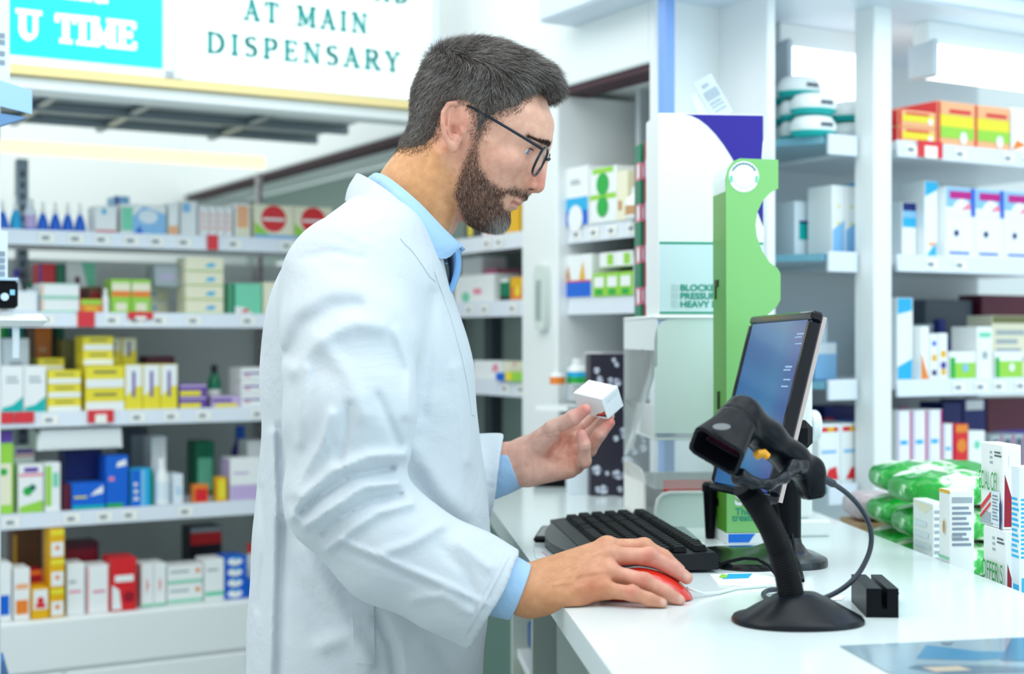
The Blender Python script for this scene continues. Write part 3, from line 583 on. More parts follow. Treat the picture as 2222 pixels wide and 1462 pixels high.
row(WC, SCz['C2'], 'on the right second shelf', [
    ('slim blue and white tube carton', 'carton', 1957, 1989, 438, 'w', [('r', 'cyan', .0, .55, 1, .72), ('r', 'navy', 0, .85, 1, 1), ('r', 'sky', 0, .72, 1, .85)], dict(b=.05)),
    ('tall white carton with cyan wave', 'carton', 1997, 2036, 392, 'w', [('p', 'cyan', [(0, .8), (1, .9), (1, 1), (0, 1)]), ('p', 'cyan', [(.1, .02), (.9, .02), (.9, .2)]), ('r', 'peach', .3, .15, .8, .2)], dict(b=.03)),
    ('large white and blue carton with pink name bar', 'carton', 2037, 2240, 410, 'w', [('r', 'sky', 0, .72, 1, 1), ('p', 'w', [(.1, .6), (.9, .6), (.8, .8), (.5, .86), (.3, .78)]), ('r', 'magenta', .12, .84, .86, .95), ('p', 'pink', [(.5, .68), (.9, .7), (.8, .8)]), ('r', 'blue', .1, .05, .8, .08), ('d', 'navy', .35, .35, .08), ('r', 'blue', .86, .6, 1, 1)], dict(n=3, d=.1)),
])
row(WC, SCz['C3'], 'on the right third shelf', [
    ('tall white carton with blue top wave', 'carton', 1946, 1982, 645, 'w', [('p', 'cyan', [(0, .8), (.95, .85), (.95, 1), (0, 1)]), ('p', 'cyan', [(0, 0), (.95, 0), (.95, .25), (0, .15)])], dict(b=.03)),
    ('white carton with orange foot wave', 'carton', 1984, 2017, 707, 'w', [('p', 'orange', [(0, 0), (1, 0), (0, .5)])], {}),
    ('white carton with blue emblem', 'carton', 2018, 2036, 724, 'w', [('d', 'blue', .5, .8, .3), ('r', 'gold', .2, .4, .8, .55), ('r', 'navy', .2, .08, .8, .2)], {}),
    ('white carton with yellow rings', 'carton', 2037, 2057, 722, 'w', [('d', 'gold', .5, .55, .35), ('d', 'purple', .5, .3, .35), ('d', 'gold', .5, .15, .3)], {}),
    ('white and green landscape carton', 'carton', 2060, 2118, 762, 'w', [('r', 'lime', 0, 0, 1, .6), ('r', 'green', 0, 0, .2, .8), ('d', 'sky', .6, .4, .16)], {}),
    ('tall pale green and white carton', 'carton', 2120, 2154, 708, 'w', [('r', 'mint', .1, .8, .9, .9), ('d', 'grey', .5, .45, .2)], {}),
    ('green and white carton with landscape band near edge', 'carton', 2158, 2220, 762, 'w', [('r', 'lime', 0, 0, 1, .65), ('r', 'green', 0, 0, .15, .8), ('d', 'w', .6, .4, .16)], {}),
    ('dark navy bottle at back', 'bottle', 2040, 2080, 692, 'navy', [], dict(b=.14, cap='navy')),
    ('pale green carton at back', 'carton', 2084, 2130, 702, 'wb', [('r', 'mint', .1, .2, .9, .5)], dict(b=.1)),
    ('cream lined carton with yellow lid edge', 'carton', 2152, 2232, 684, 'cream', [('r', 'olive', 0, .88, 1, 1), ('l', 'grey', .1, .2, .9, .8, 4)], dict(b=.1)),
    ('plum carton far back', 'carton', 2130, 2260, 640, 'maroon', [], dict(b=.24)),
    ('smoky blue carton far back', 'carton', 2000, 2110, 650, 'dgrey', [], dict(b=.26)),
])
mg = [('r', 'magenta', .86, 0, 1, 1), ('r', 'cyan', .2, .52, .7, .58), ('r', 'mauve', 0, 0, .1, 1)]
row(WC, SCz['C4'], 'on the right lowest shelf', [
    ('white carton with magenta edge', 'carton', 1946, 2046, 950, 'w', mg, dict(n=3, h=.14)),
    ('taller white carton with magenta edge', 'carton', 2047, 2070, 919, 'w', mg, {}),
    ('red and orange carton', 'carton', 2072, 2101, 919, 'red', [('r', 'gold', 0, .05, 1, .12), ('d', 'orange', .5, .6, .4), ('r', 'orange', 0, .85, 1, 1)], {}),
    ('white carton with mauve foot', 'carton', 2102, 2138, 934, 'w', [('d', 'mint', .5, .7, .2), ('p', 'mauve', [(0, 0), (1, 0), (1, .3)])], {}),
    ('grey carton with magenta edge', 'carton', 2150, 2226, 942, 'grey', [('r', 'dgrey', .1, .2, .7, .9), ('r', 'magenta', .86, 0, 1, 1)], dict(n=3)),
    ('hot pink pouch with dark clips', 'bottle', 1960, 1999, 884, 'hot', [], dict(b=.16, cap='hot', name='pink_pouch', cat='pouch')),
    ('navy carton at back', 'carton', 2046, 2088, 872, 'navy', [('r', 'blue', .2, .3, .8, .6)], dict(b=.18)),
    ('deep teal carton at back', 'carton', 2090, 2140, 866, 'navy', [('r', 'w', .1, .85, .9, 1)], dict(b=.18)),
    ('plum carton at back', 'carton', 2142, 2260, 862, 'maroon', [('r', 'purple', .1, .2, .9, .5)], dict(b=.2)),
])
row(WC, SCz['C1'], 'on the case top shelf', [
    ('white round tub with teal base at the front', 'tub', 1760, 1846, 252, 'w', (), dict(m=2, b=.0, h=.084)),
    ('white round tub with teal base half behind the post', 'tub', 1847, 1930, 252, 'w', (), dict(m=2, b=.03, h=.084)),
    ('white round tub crowning the front tubs', 'tub', 1730, 1812, 205, 'w', (), dict(b=.06, up=.0855, h=.042)),
])
for i in range(5):
    for j in range(3 if i < 4 else 2):
        o = tub('round_tub', .050, .041); bk = .27 - i * .044; o.location = WC.pt(WC.t(1684 + i * 13, bk), bk + .025, 1.7428 + j * .0415)
        o.rotation_euler = (0, 0, WC.a)
        tag(o, 'small white tub, ' + ['rearmost', 'second rearmost', 'middle', 'second frontmost', 'frontmost'][i] + ' column, ' + ['bottom', 'middle', 'top'][j] + ', behind the purple carton', 'tub', 'white tubs receding along the glass shelf')
row(WC, SCz['C2'], 'on the glass shelf behind the post', [
    ('pale teal carton', 'carton', 1676, 1722, 480, 'sky', [('r', 'mint', .2, .2, .8, .8)], dict(b=.2)),
    ('pale mint carton with teal label', 'carton', 1724, 1768, 436, 'wb', [('r', 'teal', .2, .3, .8, .65), ('r', 'navy', .2, .6, .8, .65)], dict(b=.13)),
    ('grey and blue slanted carton', 'carton', 1771, 1804, 400, 'wb', [('p', 'sky', [(0, 0), (1, 0), (1, .45), (0, .62)])], dict(b=.07)),
    ('white carton with blue sweep', 'carton', 1805, 1862, 402, 'w', [('p', 'sky', [(0, 0), (1, 0), (1, .5), (0, .35)]), ('d', 'yellow', .5, .45, .12), ('d', 'yellow', .5, .7, .1)], dict(n=2, b=.05)),
    ('narrow bright cyan carton', 'carton', 1862, 1876, 396, 'cyan', [], dict(b=.05)),
])
row(WC, SCz['C3'], 'on the glass third shelf behind the post', [
    ('blue slant carton', 'carton', 1768, 1816, 742, 'sky', [('r', 'wb', 0, .7, 1, 1)], dict(b=.1)),
    ('pale carton with blue peak print', 'carton', 1818, 1880, 690, 'wb', [('p', 'sky', [(0, 0), (1, 0), (1, .3), (.6, .55), (0, .3)]), ('d', 'yellow', .5, .4, .1)], dict(n=2, b=.06)),
])
row(WC, SCz['C4'], 'on the low shelf between monitor and post', [
    ('white carton with red splash', 'carton', 1776, 1872, 950, 'w', [('r', 'red', .05, .88, .9, .96), ('r', 'gold', .4, .88, .7, .96), TXT('sky', .1, .5, .8, .6, 1), ('p', 'red', [(.2, .08), (.9, .08), (.8, .3), (.45, .26)])], dict(n=2, b=.03, h=.118, d=.1)),
    ('navy carton behind striped cartons', 'carton', 1790, 1870, 880, 'navy', [('r', 'blue', .2, .4, .8, .8)], dict(b=.2)),
    ('small maroon carton behind striped cartons', 'carton', 1790, 1812, 906, 'dred', [], dict(b=.15)),
])
# ---------------------------------------------------------------- counter
CA = R(5.85); CO = V((.0897, 1.264)); CU = V((math.cos(CA), math.sin(CA))); CV = V((-math.sin(CA), math.cos(CA)))
WK = Wall((CO.x, CO.y), 5.85)                    # counter frame: u across (0 = man's edge), v along
CW = .549
def cpt(x, y, z=CT): return WK.pt(x, y, z)
def cfrom(px, py, z=CT):                         # pixel on a horizontal plane -> counter coordinates
    d = F * (CH - z) / (py - 731); q = V(((px - 1111) / F * d, d)) - CO
    return q.dot(CU), q.dot(CV)
M_ctop = mat('counter_laminate', 'E6F1F2', .16, 0, .5, bump=.01, bscale=20)
M_cpan = mat('counter_panel', 'BFCBC2', .5)
ct = thing('service_counter', 'long white service counter the man works at, top running to lower right', 'counter', cpt(0, 0, 0), WK.a)
b = MB(); b.prism([(0, -1), (CW, -1), (CW, 1.27), (.50, 1.283), (.35, 1.298), (.30, 1.298), (.27, 1.345), (.165, 1.62), (0, 1.645)], CT - .03, CT, M_ctop, 'z'); b.build('worktop', ct, smooth=0)
b = MB(); b.box(CW + .001, CW + .32, -1.0, 1.24, CT - .085, CT - .06, M_white, .002); b.build('ledge', ct)
b = MB(); b.box(CW - .02, CW + .30, -1.0, 1.24, 0, CT - .09, M_white, .002); b.build('front_panel', ct)
for y in (-.55, .02, .62, .915, 1.22):
    b = MB(); b.box(.035, CW - .021, y, y + .018, 0, CT - .031, M_cpan, .001); b.build('divider', ct)
b = MB(); b.box(.045, CW - .021, -1.0, 1.24, .80, .816, M_white, .001); b.build('shelf', ct)
b = MB(); b.box(.05, CW - .021, -1.0, 1.24, .30, .318, M_white, .001); b.build('shelf', ct)
def cthing(name, label, cat, x, y, z=CT, rz=0, group=None): return thing(name, label, cat, cpt(x, y, z), WK.a + rz, group)
# carton inside the counter
o = carton('medicine_carton', .05, .03, .085, 'w', [('r', 'green', 0, .8, .7, 1), ('r', 'orange', .7, .8, 1, 1), ('l', 'grey', .1, .2, .9, .7, 4)], side='wb'); o.location = cpt(.115, .70, .8165); o.rotation_euler = (0, 0, WK.a)
tag(o, 'white carton with green lid edge on the shelf inside the counter', 'box')
o = carton('medicine_carton', .016, .03, .105, 'w', [('r', 'red', .1, .85, .9, .95)]); o.location = cpt(.16, .72, .8165); o.rotation_euler = (0, 0, WK.a)
tag(o, 'thin white carton with red dot inside the counter', 'box')
b = MB(); b.box(-.04, .04, -.06, .06, 0, .06, mat('blue_pouch', '1C4C90', .4), .012)
tag(b.build('blue_pouch', loc=cpt(.10, 1.15, .8165), rz=WK.a), 'dark blue pouch on the shelf under the counter behind the man', 'pouch')

# ---- card reader
x, y = cfrom(1882, 1325); o = cthing('card_reader', 'small black swipe card reader lying on the counter at right', 'card reader', *cfrom(1897, 1322), rz=R(-9.5))
L, wd, hh = .092, .034, .031
b = MB(); b.prism([(-.017, 0), (.017, 0), (.017, hh), (.005, hh), (.005, .009), (-.001, .009), (-.001, hh), (-.017, hh)], -L / 2, L / 2, M_black, 'y'); b.build('housing', o, smooth=25)
b = MB(); b.box(-.0172, .0172, -L / 2 - .001, -L / 2, 0, hh - .002, M_gloss) if False else b.box(-.0016, -.0012, -L / 2 + .002, L / 2 - .002, .010, hh - .001, M_steel); b.build('read_strip', o)
b = MB(); b.tube([(.0, L / 2, .012), (.01, L / 2 + .03, .006), (.03, L / 2 + .028, .004), (.034, L / 2 + .0, .01), (.026, L / 2 - .03, .018), (.0175, L / 2 - .035, .02)], .0026, M_black, 8); b.build('cord', o)

# ---- keyboard
kx, ky = cfrom(1360, 1212); kb = cthing('keyboard', 'black computer keyboard under the right hand with grey palm rest', 'keyboard', .147, .735, rz=R(.5))
M_kb = mat('keyboard_body', '12141A', .42, 0, .3, bump=.05, bscale=500); M_key = mat('key_black', '08090C', .5, 0, .2)
KL, KW = .42, .158
b = MB(); b.prism([(-KW / 2 + .02, .004), (-KW / 2, .008), (-KW / 2, .016), (-KW / 2 + .02, .019), (KW / 2 - .004, .026), (KW / 2, .022), (KW / 2, .004)], -KL / 2, KL / 2, M_kb, 'y'); b.build('body', kb, smooth=40)
b = MB()
pr = [(-KW / 2 + .012, -KL / 2)] + [(-KW / 2 - .003 - .030 * math.cos(a * .2618 - 1.5708), -KL / 2 + .03 + (KL - .06) * a / 12) for a in range(13)] + [(-KW / 2 + .012, KL / 2)]
b.prism(pr, .003, .015, mat('palm_rest_grey', '2C302F', .35, 0, .5)); b.build('palm_rest', kb)
b = MB(); rnd = random.Random(3)
kpos = []
for r in range(6):
    y = -KL / 2 + .014
    xk = -KW / 2 + .030 + r * .0205 + (.006 if r == 5 else 0)
    while y < KL / 2 - .022:
        step = .0185 if not (r == 0 and .13 < (y + KL / 2) < .24) else .10
        z0 = .020 + r * .0012
        kpos.append((xk, y + step / 2, z0, step))
        y += step + (.006 if abs(y + KL / 2 - .27) < .012 or abs(y + KL / 2 - .345) < .012 else 0)
for (xk, yk, z0, st) in kpos[:100]:
    q = MB(); e = .0088; f = st / 2 - .0012; h = .0065
    q.add([(-e, -f, 0), (e, -f, 0), (e, f, 0), (-e, f, 0), (-e * .72, -f + .0022, h), (e * .78, -f + .0022, h + .0005), (e * .78, f - .0022, h + .0005), (-e * .72, f - .0022, h)], [(3, 2, 1, 0), (4, 5, 6, 7), (0, 1, 5, 4), (1, 2, 6, 5), (2, 3, 7, 6), (3, 0, 4, 7)], M_key)
    q.build('key', kb, loc=(xk, yk, z0), smooth=0)
if len(kpos) > 100:
    q = MB()
    for (xk, yk, z0, st) in kpos[100:]:
        e = .0088; f = st / 2 - .0012; h = .0065
        q.add([(xk - e, yk - f, z0), (xk + e, yk - f, z0), (xk + e, yk + f, z0), (xk - e, yk + f, z0), (xk - e * .72, yk - f + .0022, z0 + h), (xk + e * .78, yk - f + .0022, z0 + h), (xk + e * .78, yk + f - .0022, z0 + h), (xk - e * .72, yk + f - .0022, z0 + h)], [(3, 2, 1, 0), (4, 5, 6, 7), (0, 1, 5, 4), (1, 2, 6, 5), (2, 3, 7, 6), (3, 0, 4, 7)], M_key)
    q.build('keys', kb, smooth=0)['kind'] = 'stuff'
b = MB()
for k in range(2):
    b.tube([(KW / 2 - .012 - .006 + .0035 * math.cos(a), -KL / 2 + .03 + k * .009 + .0035 * math.sin(a), .0262) for a in [i * .6283 for i in range(11)]], .0006, M_ink, 5)
b.build('logo_mark', kb)

# ---- flat things on the counter
def slab(name, label, cat, px, py, L, W, h, ang, m, scr=None, sm=None):
    o = cthing(name, label, cat, *cfrom(px, py), rz=R(ang)); b = MB(); b.box(-W / 2, W / 2, -L / 2, L / 2, 0, h, m, .003); b.build('body', o)
    if scr: b = MB(); b.box(-W / 2 + .004, W / 2 - .004, -L / 2 + .010, L / 2 - .010, h - .0002, h + .0004, sm); b.build('screen', o)
    return o
slab('smartphone', 'slim dark smartphone lying flat behind the keyboard', 'phone', 1452, 1168, .148, .072, .008, -4, M_black, 1, mat('phone_glass', '6E8488', .06, 0, .8))
slab('smartphone', 'black glossy smartphone at the far left end of the keyboard', 'phone', 1216, 1164, .13, .07, .008, -12, M_black, 1, M_gloss)
slab('payment_terminal', 'black payment pad with green strip lying near the floral panel', 'card reader', 1206, 1050, .12, .085, .018, -10, M_black, 1, mat('pad_green', '1E7A34', .2))
b = MB(); q = [cfrom(*p) for p in ((1823, 1403.5), (2235, 1384), (2420, 1462), (2420, 1600), (2120, 1568))]
sd = thing('glossy_leaflet', 'glossy blue grey leaflet with dark blue print at lower right corner', 'leaflet', cpt(q[0][0], q[0][1], CT), WK.a)
q = [(a - q[0][0], c - q[0][1]) for a, c in q]; b.prism(q, .0003, .0014, mat('leaflet_grey_blue', '93AEBC', .12, 0, .5, mottle=.25, bscale=18)); b.build('sheet', sd)
b = MB(); x0, y0 = cfrom(1823, 1403.5)
for pl, c in (([(1988, 1432), (2010, 1402), (2120, 1416), (2230, 1418), (2230, 1428), (2120, 1436)], '1C7CA8'), ([(2170, 1436), (2195, 1388), (2260, 1386), (2300, 1440)], '167298'), ([(1970, 1452), (1990, 1446), (2150, 1448), (2230, 1452), (2230, 1462), (2050, 1466)], '4C6C84'), ([(2000, 1452), (2080, 1449), (2110, 1458), (2030, 1462)], 'C8B8A0'), ([(2040, 1397), (2070, 1396), (2062, 1402), (2048, 1402)], '6C8494')):
    zl_ = .0016 + .0001 * len(b.f); b.face([(cfrom(*p)[0] - x0, cfrom(*p)[1] - y0, zl_) for p in pl], mat('print_' + c, c, .15))
b.build('print', sd)
def paper(label, pts, m, extra=()):
    x0, y0 = cfrom(*pts[0]); o = thing('paper_sheet', label, 'paper', cpt(x0, y0, CT), WK.a); b = MB(); b.prism([(cfrom(*p)[0] - x0, cfrom(*p)[1] - y0) for p in pts], .0002, .0010, m); b.build('sheet', o)
    if extra:
        b = MB()
        for pl, mm in extra: zl_ = .0012 + .0001 * len(b.f); b.face([(cfrom(*p)[0] - x0, cfrom(*p)[1] - y0, zl_) for p in pl], mm)
        b.build('print', o)
M_paper = mat('paper_white', 'F2F8F8', .5)
paper('white leaflet with teal print under the monitor stand front edge', [(1560, 1272), (1540, 1247), (1702, 1240), (1712, 1270)], M_paper, [([(1566, 1258), (1580, 1247), (1632, 1246), (1624, 1256)], C('cyan')), ([(1566, 1247), (1580, 1250), (1575, 1256), (1560, 1255)], C('lime'))])
paper('small white paper slip under the swipe card reader cord', [(1776, 1304), (1790, 1296), (1838, 1292), (1826, 1303)], M_paper)
paper('clear paper pad corner at the near left end of the keyboard', [(1162, 1212), (1158, 1190), (1196, 1192), (1204, 1214)], M_paper, [([(1176, 1200), (1177, 1198), (1192, 1210), (1190, 1212)], C('pink'))])

# ---- black tapered holder
o = cthing('tapered_holder', 'slim black tapered holder standing left of the green display', 'holder', *cfrom(1541, 1168))
b = MB(); b.lathe([(.0065, 0), (.0072, .003), (.0105, .068), (.0118, .072)], M_black, 20); b.build('body', o)
b = MB(); b.lathe([(.0122, .070), (.0122, .080), (.009, .084), (0, .084)], M_black, 20); b.build('rim', o)

# ---- tall green cardboard display
gx, gy = cfrom(1580, 1181); gd = cthing('cardboard_display', 'tall narrow green cardboard display with round cut-out and white badge', 'display stand', gx, gy)
M_lime = mat('print_lime', '88CC7C', .35, 0, .4); M_limed = mat('print_lime_dark', '569A2C', .35, 0, .4); M_pale = mat('print_pale', 'DCEAE8', .4)  # darker green for the column's edge faces
s_ = 1 / F * 2.05
gz = lambda py: (1181 - py) * s_; gxp = lambda px: (px - 1580) * s_
prof = [(gxp(1577), gz(1156)), (gxp(1660), gz(1156)), (gxp(1660), gz(760)), (gxp(1640), gz(712)), (gxp(1662), gz(686)), (gxp(1688), gz(664)), (gxp(1697), gz(648)), (gxp(1697), gz(590)), (gxp(1690), gz(579))]
prof += [(gxp(1693 - 52 * math.sin(a)), gz(496 + 90 * math.cos(a) * -1 * -1)) for a in [R(150 - i * 12) * -1 + R(180) for i in range(1)]] if False else [(gxp(px), gz(py)) for px, py in ((1672, 566), (1655, 540), (1644, 510), (1641, 485), (1645, 458), (1658, 430), (1676, 413), (1692, 405))]
prof += [(gxp(1692), gz(342)), (gxp(1606), gz(340)), (gxp(1592), gz(346)), (gxp(1580), gz(362)), (gxp(1575), gz(385))]
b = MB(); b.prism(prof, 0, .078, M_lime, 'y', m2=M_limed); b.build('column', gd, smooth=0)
b = MB(); b.prism([(gxp(1575), gz(412)), (gxp(1574), gz(385)), (gxp(1580), gz(362)), (gxp(1592), gz(345)), (gxp(1594), gz(346)), (gxp(1582), gz(364)), (gxp(1576), gz(385)), (gxp(1576), gz(412))], .002, .077, M_pale, 'y'); b.build('rounded_corner', gd)
b = MB(); cx, cz, rr = gxp(1615), gz(380), 34 * s_
for r_, m_, yy in ((1, M_paper, -.0004), (.70, mat('badge_white', 'FAFFFF', .4), -.0012)):
    b.face([(cx + rr * r_ * math.cos(a * .2618), yy, cz + rr * r_ * math.sin(a * .2618)) for a in range(24)], m_)
for k in range(17):
    a = R(150 - k * 7.5); T = MX.Translation((cx + rr * .84 * math.cos(a), -.001, cz + rr * .84 * math.sin(a))) @ MX.Rotation(R(90), 4, 'X') @ MX.Rotation(a - R(90), 4, 'Z')
    b.box(-.0009, .0006 + .0005 * (k % 2), -.0012, .0012, 0, .0002, mat('badge_ink', '3E7C88', .5), T=T)
for sg in (-1, 1): b.box(cx + sg * rr * .84 - .002, cx + sg * rr * .84 + .002, -.0012, -.001, cz - .008, cz + .001, C('mint'))
b.build('round_badge', gd)
b = MB(); b.prism([(gxp(1664), gz(343)), (gxp(1667), gz(300)), (gxp(1676), gz(268)), (gxp(1681), gz(266)), (gxp(1688), gz(300)), (gxp(1692), gz(343))], .02, .024, mat('tab_white', 'E6EEF8', .4), 'y'); b.build('header_tab', gd)
b = MB(); b.box(gxp(1577), gxp(1662), -.001, .079, 0, gz(1157), M_paper, .001)
b.prism([(gxp(1580), gz(1177)), (gxp(1626), gz(1177)), (gxp(1634), gz(1166)), (gxp(1640), gz(1158)), (gxp(1580), gz(1158))], -.0016, -.0011, mat('arrow_blue', '0C74E0', .4), 'y'); b.build('base_band', gd)
b = MB()
for zt in (602, 1089):
    b.box(-.0022, -.0012, .045, .060, gz(zt + 16), gz(zt), M_black, T=MX.Translation((gxp(1577), 0, 0))); b.box(-.0022, -.0012, .058, .064, gz(zt + 42), gz(zt), M_black, T=MX.Translation((gxp(1577), 0, 0)))
b.box(-.0022, -.0012, .04, .05, gz(890), gz(850), M_black, T=MX.Translation((gxp(1577), 0, 0)))
b.build('slot', gd)
b = MB(); tm = mat('teal_print', '0E9C84', .5)
b.text('The', .014, tm, FRONT(-.0006) @ MX.Translation((gxp(1596), gz(1117), 0)), bold=.0002); b.text('treatment', .014, tm, FRONT(-.0006) @ MX.Translation((gxp(1589), gz(1130), 0)), bold=.0002)
b.text('S', .03, M_paper, FRONT(-.0006) @ MX.Translation((gxp(1594), gz(1095), 0)), bold=.001); b.build('lettering', gd, smooth=0)

# ---- white dispenser with trays
dx, dy = cfrom(1421, 1146); ds_ = cthing('tray_dispenser', 'white two-tier plastic tray dispenser holding the tall white carton', 'dispenser', dx, dy)
k2 = 2.23 / F; DW = .215; DD = .27; Z = lambda py: (1146 - py) * k2
M_frost = mat('frosted_plastic', 'D9EAE6', .3, 0, .5); M_clear = mat('clear_acrylic', 'E8F4F8', .05, 0, .5, alpha=.22)
b = MB(); zt = Z(692)
b.prism([(.035, 0), (.02, -.006), (.004, -.028), (0, -.05)] and [(DD, zt), (.0, zt), (.0, zt - .075), (.06, zt - .115), (.20, zt - .215), (DD, zt - .235)], 0, .004, M_white, 'x'); 
b.build('side_panel', ds_)
b = MB(); b.prism([(.022, zt), (.010, zt - .004), (.002, zt - .016), (0, zt - .03), (0, Z(940)), (DW, Z(940)), (DW, zt)], 0, .004, M_frost, 'y'); b.build('front_panel', ds_)
b = MB(); b.box(-.002, DW, -.003, DD, zt, zt + .006, M_white, .003); b.build('top_tray', ds_)
b = MB(); b.box(0, .004, .004, DD, Z(950), Z(880), M_white, .001); b.box(0, DW, .004, DD, Z(950) - .004, Z(950), M_white, .001); b.build('middle_tray', ds_)
b = MB(); b.box(.03, DW, .02, .024, Z(936), Z(880), M_frost); b.box(.006, .012, .08, .10, Z(905), Z(890), M_black); b.box(.006, .012, .08, .10, Z(940), Z(926), M_black); b.build('clip', ds_)
b = MB(); zb = Z(1066); b.prism([(.024, zb), (.012, zb - .003), (.003, zb - .012), (0, zb - .026), (0, .004), (.004, 0), (DW, 0), (DW, zb)], 0, .004, M_frost, 'y')
b.prism([(.024, zb + .001), (.012, zb - .002), (.003, zb - .011), (-.001, zb - .026), (-.001, .004), (.003, .004), (.003, zb - .026), (.006, zb - .014), (.013, zb - .006), (.024, zb - .003), (DW, zb - .003), (DW, zb + .001)], -.004, .0, M_white, 'y'); b.build('lower_tray_front', ds_)
b = MB(); b.prism([(.09, .002), (DD, .002), (DD, Z(1030)), (.16, Z(1030)), (.12, Z(1034)), (.10, Z(1046)), (.09, Z(1062))], 0, .004, mat('cream_plastic', 'F2F0EA', .35), 'x'); b.build('lower_tray_side', ds_)
b = MB(); b.box(.0, .0015, .004, DD, Z(1062), Z(760), M_clear); b.box(.0, DW, .0045, .006, Z(1062), Z(944), M_clear); b.build('clear_window', ds_)
b = MB(); b.box(.02, DW, .03, .034, Z(1092), Z(1046), mat('red_strip', 'E8342C', .4)); b.build('red_strip', ds_)
b = MB(); b.box(DW - .004, DW, .004, DD, 0, zt, M_white, .001); b.box(.0, DW, DD - .004, DD, 0, Z(1060), M_white, .001); b.box(.0, DW, .004, DD, .0, .004, M_white); b.build('back_panel', ds_)
b = MB(); b.lathe([(.003, 0), (.003, .001), (0, .001)], M_ink, 10, T=MX.Translation((0, .1, zt - .05)) @ MX.Rotation(R(-90), 4, 'Y')); b.build('screw', ds_)
# tall white and purple carton on it
o = carton('display_carton', .170, .10, .318, 'w', [('p', 'indigo_print', [(.23 + .77 * i / 10, 1 - .56 * (i / 10) ** 1.9) for i in range(11)] + [(1, 1)]),
    ('r', 'teal_line', 0, .350, 1, .362), ('r', 'panel_ice', 0, .012, 1, .350), ('r', 'teal_line', 0, .004, 1, .014)] if mat('indigo_print', '2A1C98', .3) and mat('teal_line', '0C9C80', .4) and mat('panel_ice', 'D4ECF2', .4) else ())
o.location = cpt(dx + .092, dy + .056, CT + zt + .0062); o.rotation_euler = (0, 0, WK.a)
tag(o, 'tall white display carton with purple curved corner on the tray dispenser', 'box')
b = MB(); 
for i, tx in enumerate(('BLOCKED', 'PRESSURE', 'HEAVY HEAD')):
    zz = (690 - (628 + i * 18)) * 2.235 / F - .006; b.text(tx, .0135, tm, FRONT(-.052) @ MX.Translation((-.051, zz, 0)), sx=1.12, bold=.0004)
    b.text('\u2713' if False else 'v', .008, mat('tick_grey', 'A8C4C8', .5), FRONT(-.052) @ MX.Translation((-.062, zz + .002, 0)))
    for (a0, a1, c0, c1) in ((0, .009, 0, .0006), (0, .009, .0085, .0091), (0, .0006, 0, .009), (.0084, .009, 0, .009)): b.box(-.064 + a0, -.064 + a1, -.0522, -.0518, zz + c0, zz + c1, MATS['tick_grey'])
b.build('lettering', o, smooth=0)
for nm, c, c2, px0, px1, yo, lb in (('a', 'dgreen', 'mint', 1390, 1412, .215, 'tall dark green carton with pale squares left of the white display carton'), ('b', 'dred', 'violet', 1411, 1432, .152, 'tall dark red carton with pale squares beside the white display carton')):
    t0, t1 = WK.t(px0, dy + yo), WK.t(px1 + 40, dy + yo); h_ = .300
    dd = []
    for k in range(4):
        dd += [('r', 'pink' if nm == 'a' else c2, .0, .07 + k * .24, .55, .17 + k * .24), ('r', 'w', .05, .09 + k * .24, .35, .15 + k * .24)]
    q = carton('side_carton', t1 - t0, .055, h_, c, dd); q.location = WK.pt((t0 + t1) / 2, dy + yo + .03, CT + zt + .0062); q.rotation_euler = (0, 0, WK.a); tag(q, lb, 'box')
    s = MB()
    for k in range(4):
        zz = h_ * (.07 + k * .24); s.box(-(t1 - t0) / 2 - .0008, -(t1 - t0) / 2, -.0275, .01, zz, zz + .03, C('pink' if nm == 'a' else 'mauve')); s.box(-(t1 - t0) / 2 - .0012, -(t1 - t0) / 2 - .0008, -.024, -.006, zz + .004, zz + .026, C('w'))
    s.build('side_labels', q)
# cards standing on top of it
zc_ = CT + zt + .0062 + .3182
o = thing('price_card', 'grey printed card leaning on top of the tall white carton', 'card', cpt(dx + .138, dy + .085, zc_), WK.a)
T = MX.Rotation(R(-31), 4, 'Y')
b = MB(); b.box(-.017, .017, -.0008, .0008, .010, .082, mat('card_grey', 'C4D2D8', .5), T=T); b.build('card', o)
b = MB()
for (u0, u1, v0, v1) in ((-.008, .004, .066, .072), (-.012, .013, .044, .060), (-.011, .010, .036, .040), (-.011, .012, .030, .033), (-.010, .012, .022, .025)): b.box(u0, u1, -.0014, -.0009, v0, v1, mat('card_ink', '9CACB8', .5), T=T)
b.build('print', o)
o = thing('price_strip_card', 'pale translucent strip leaning left of the grey printed card', 'card', cpt(dx + .104, dy + .088, zc_), WK.a)
b = MB(); b.prism([(-.007, .004), (.009, .004), (.007, .046), (.002, .051), (-.005, .049), (-.008, .042)], -.0008, .0008, mat('strip_pale', 'CFE2E2', .3), 'y', T=MX.Rotation(R(-24), 4, 'Y')); b.build('card', o)
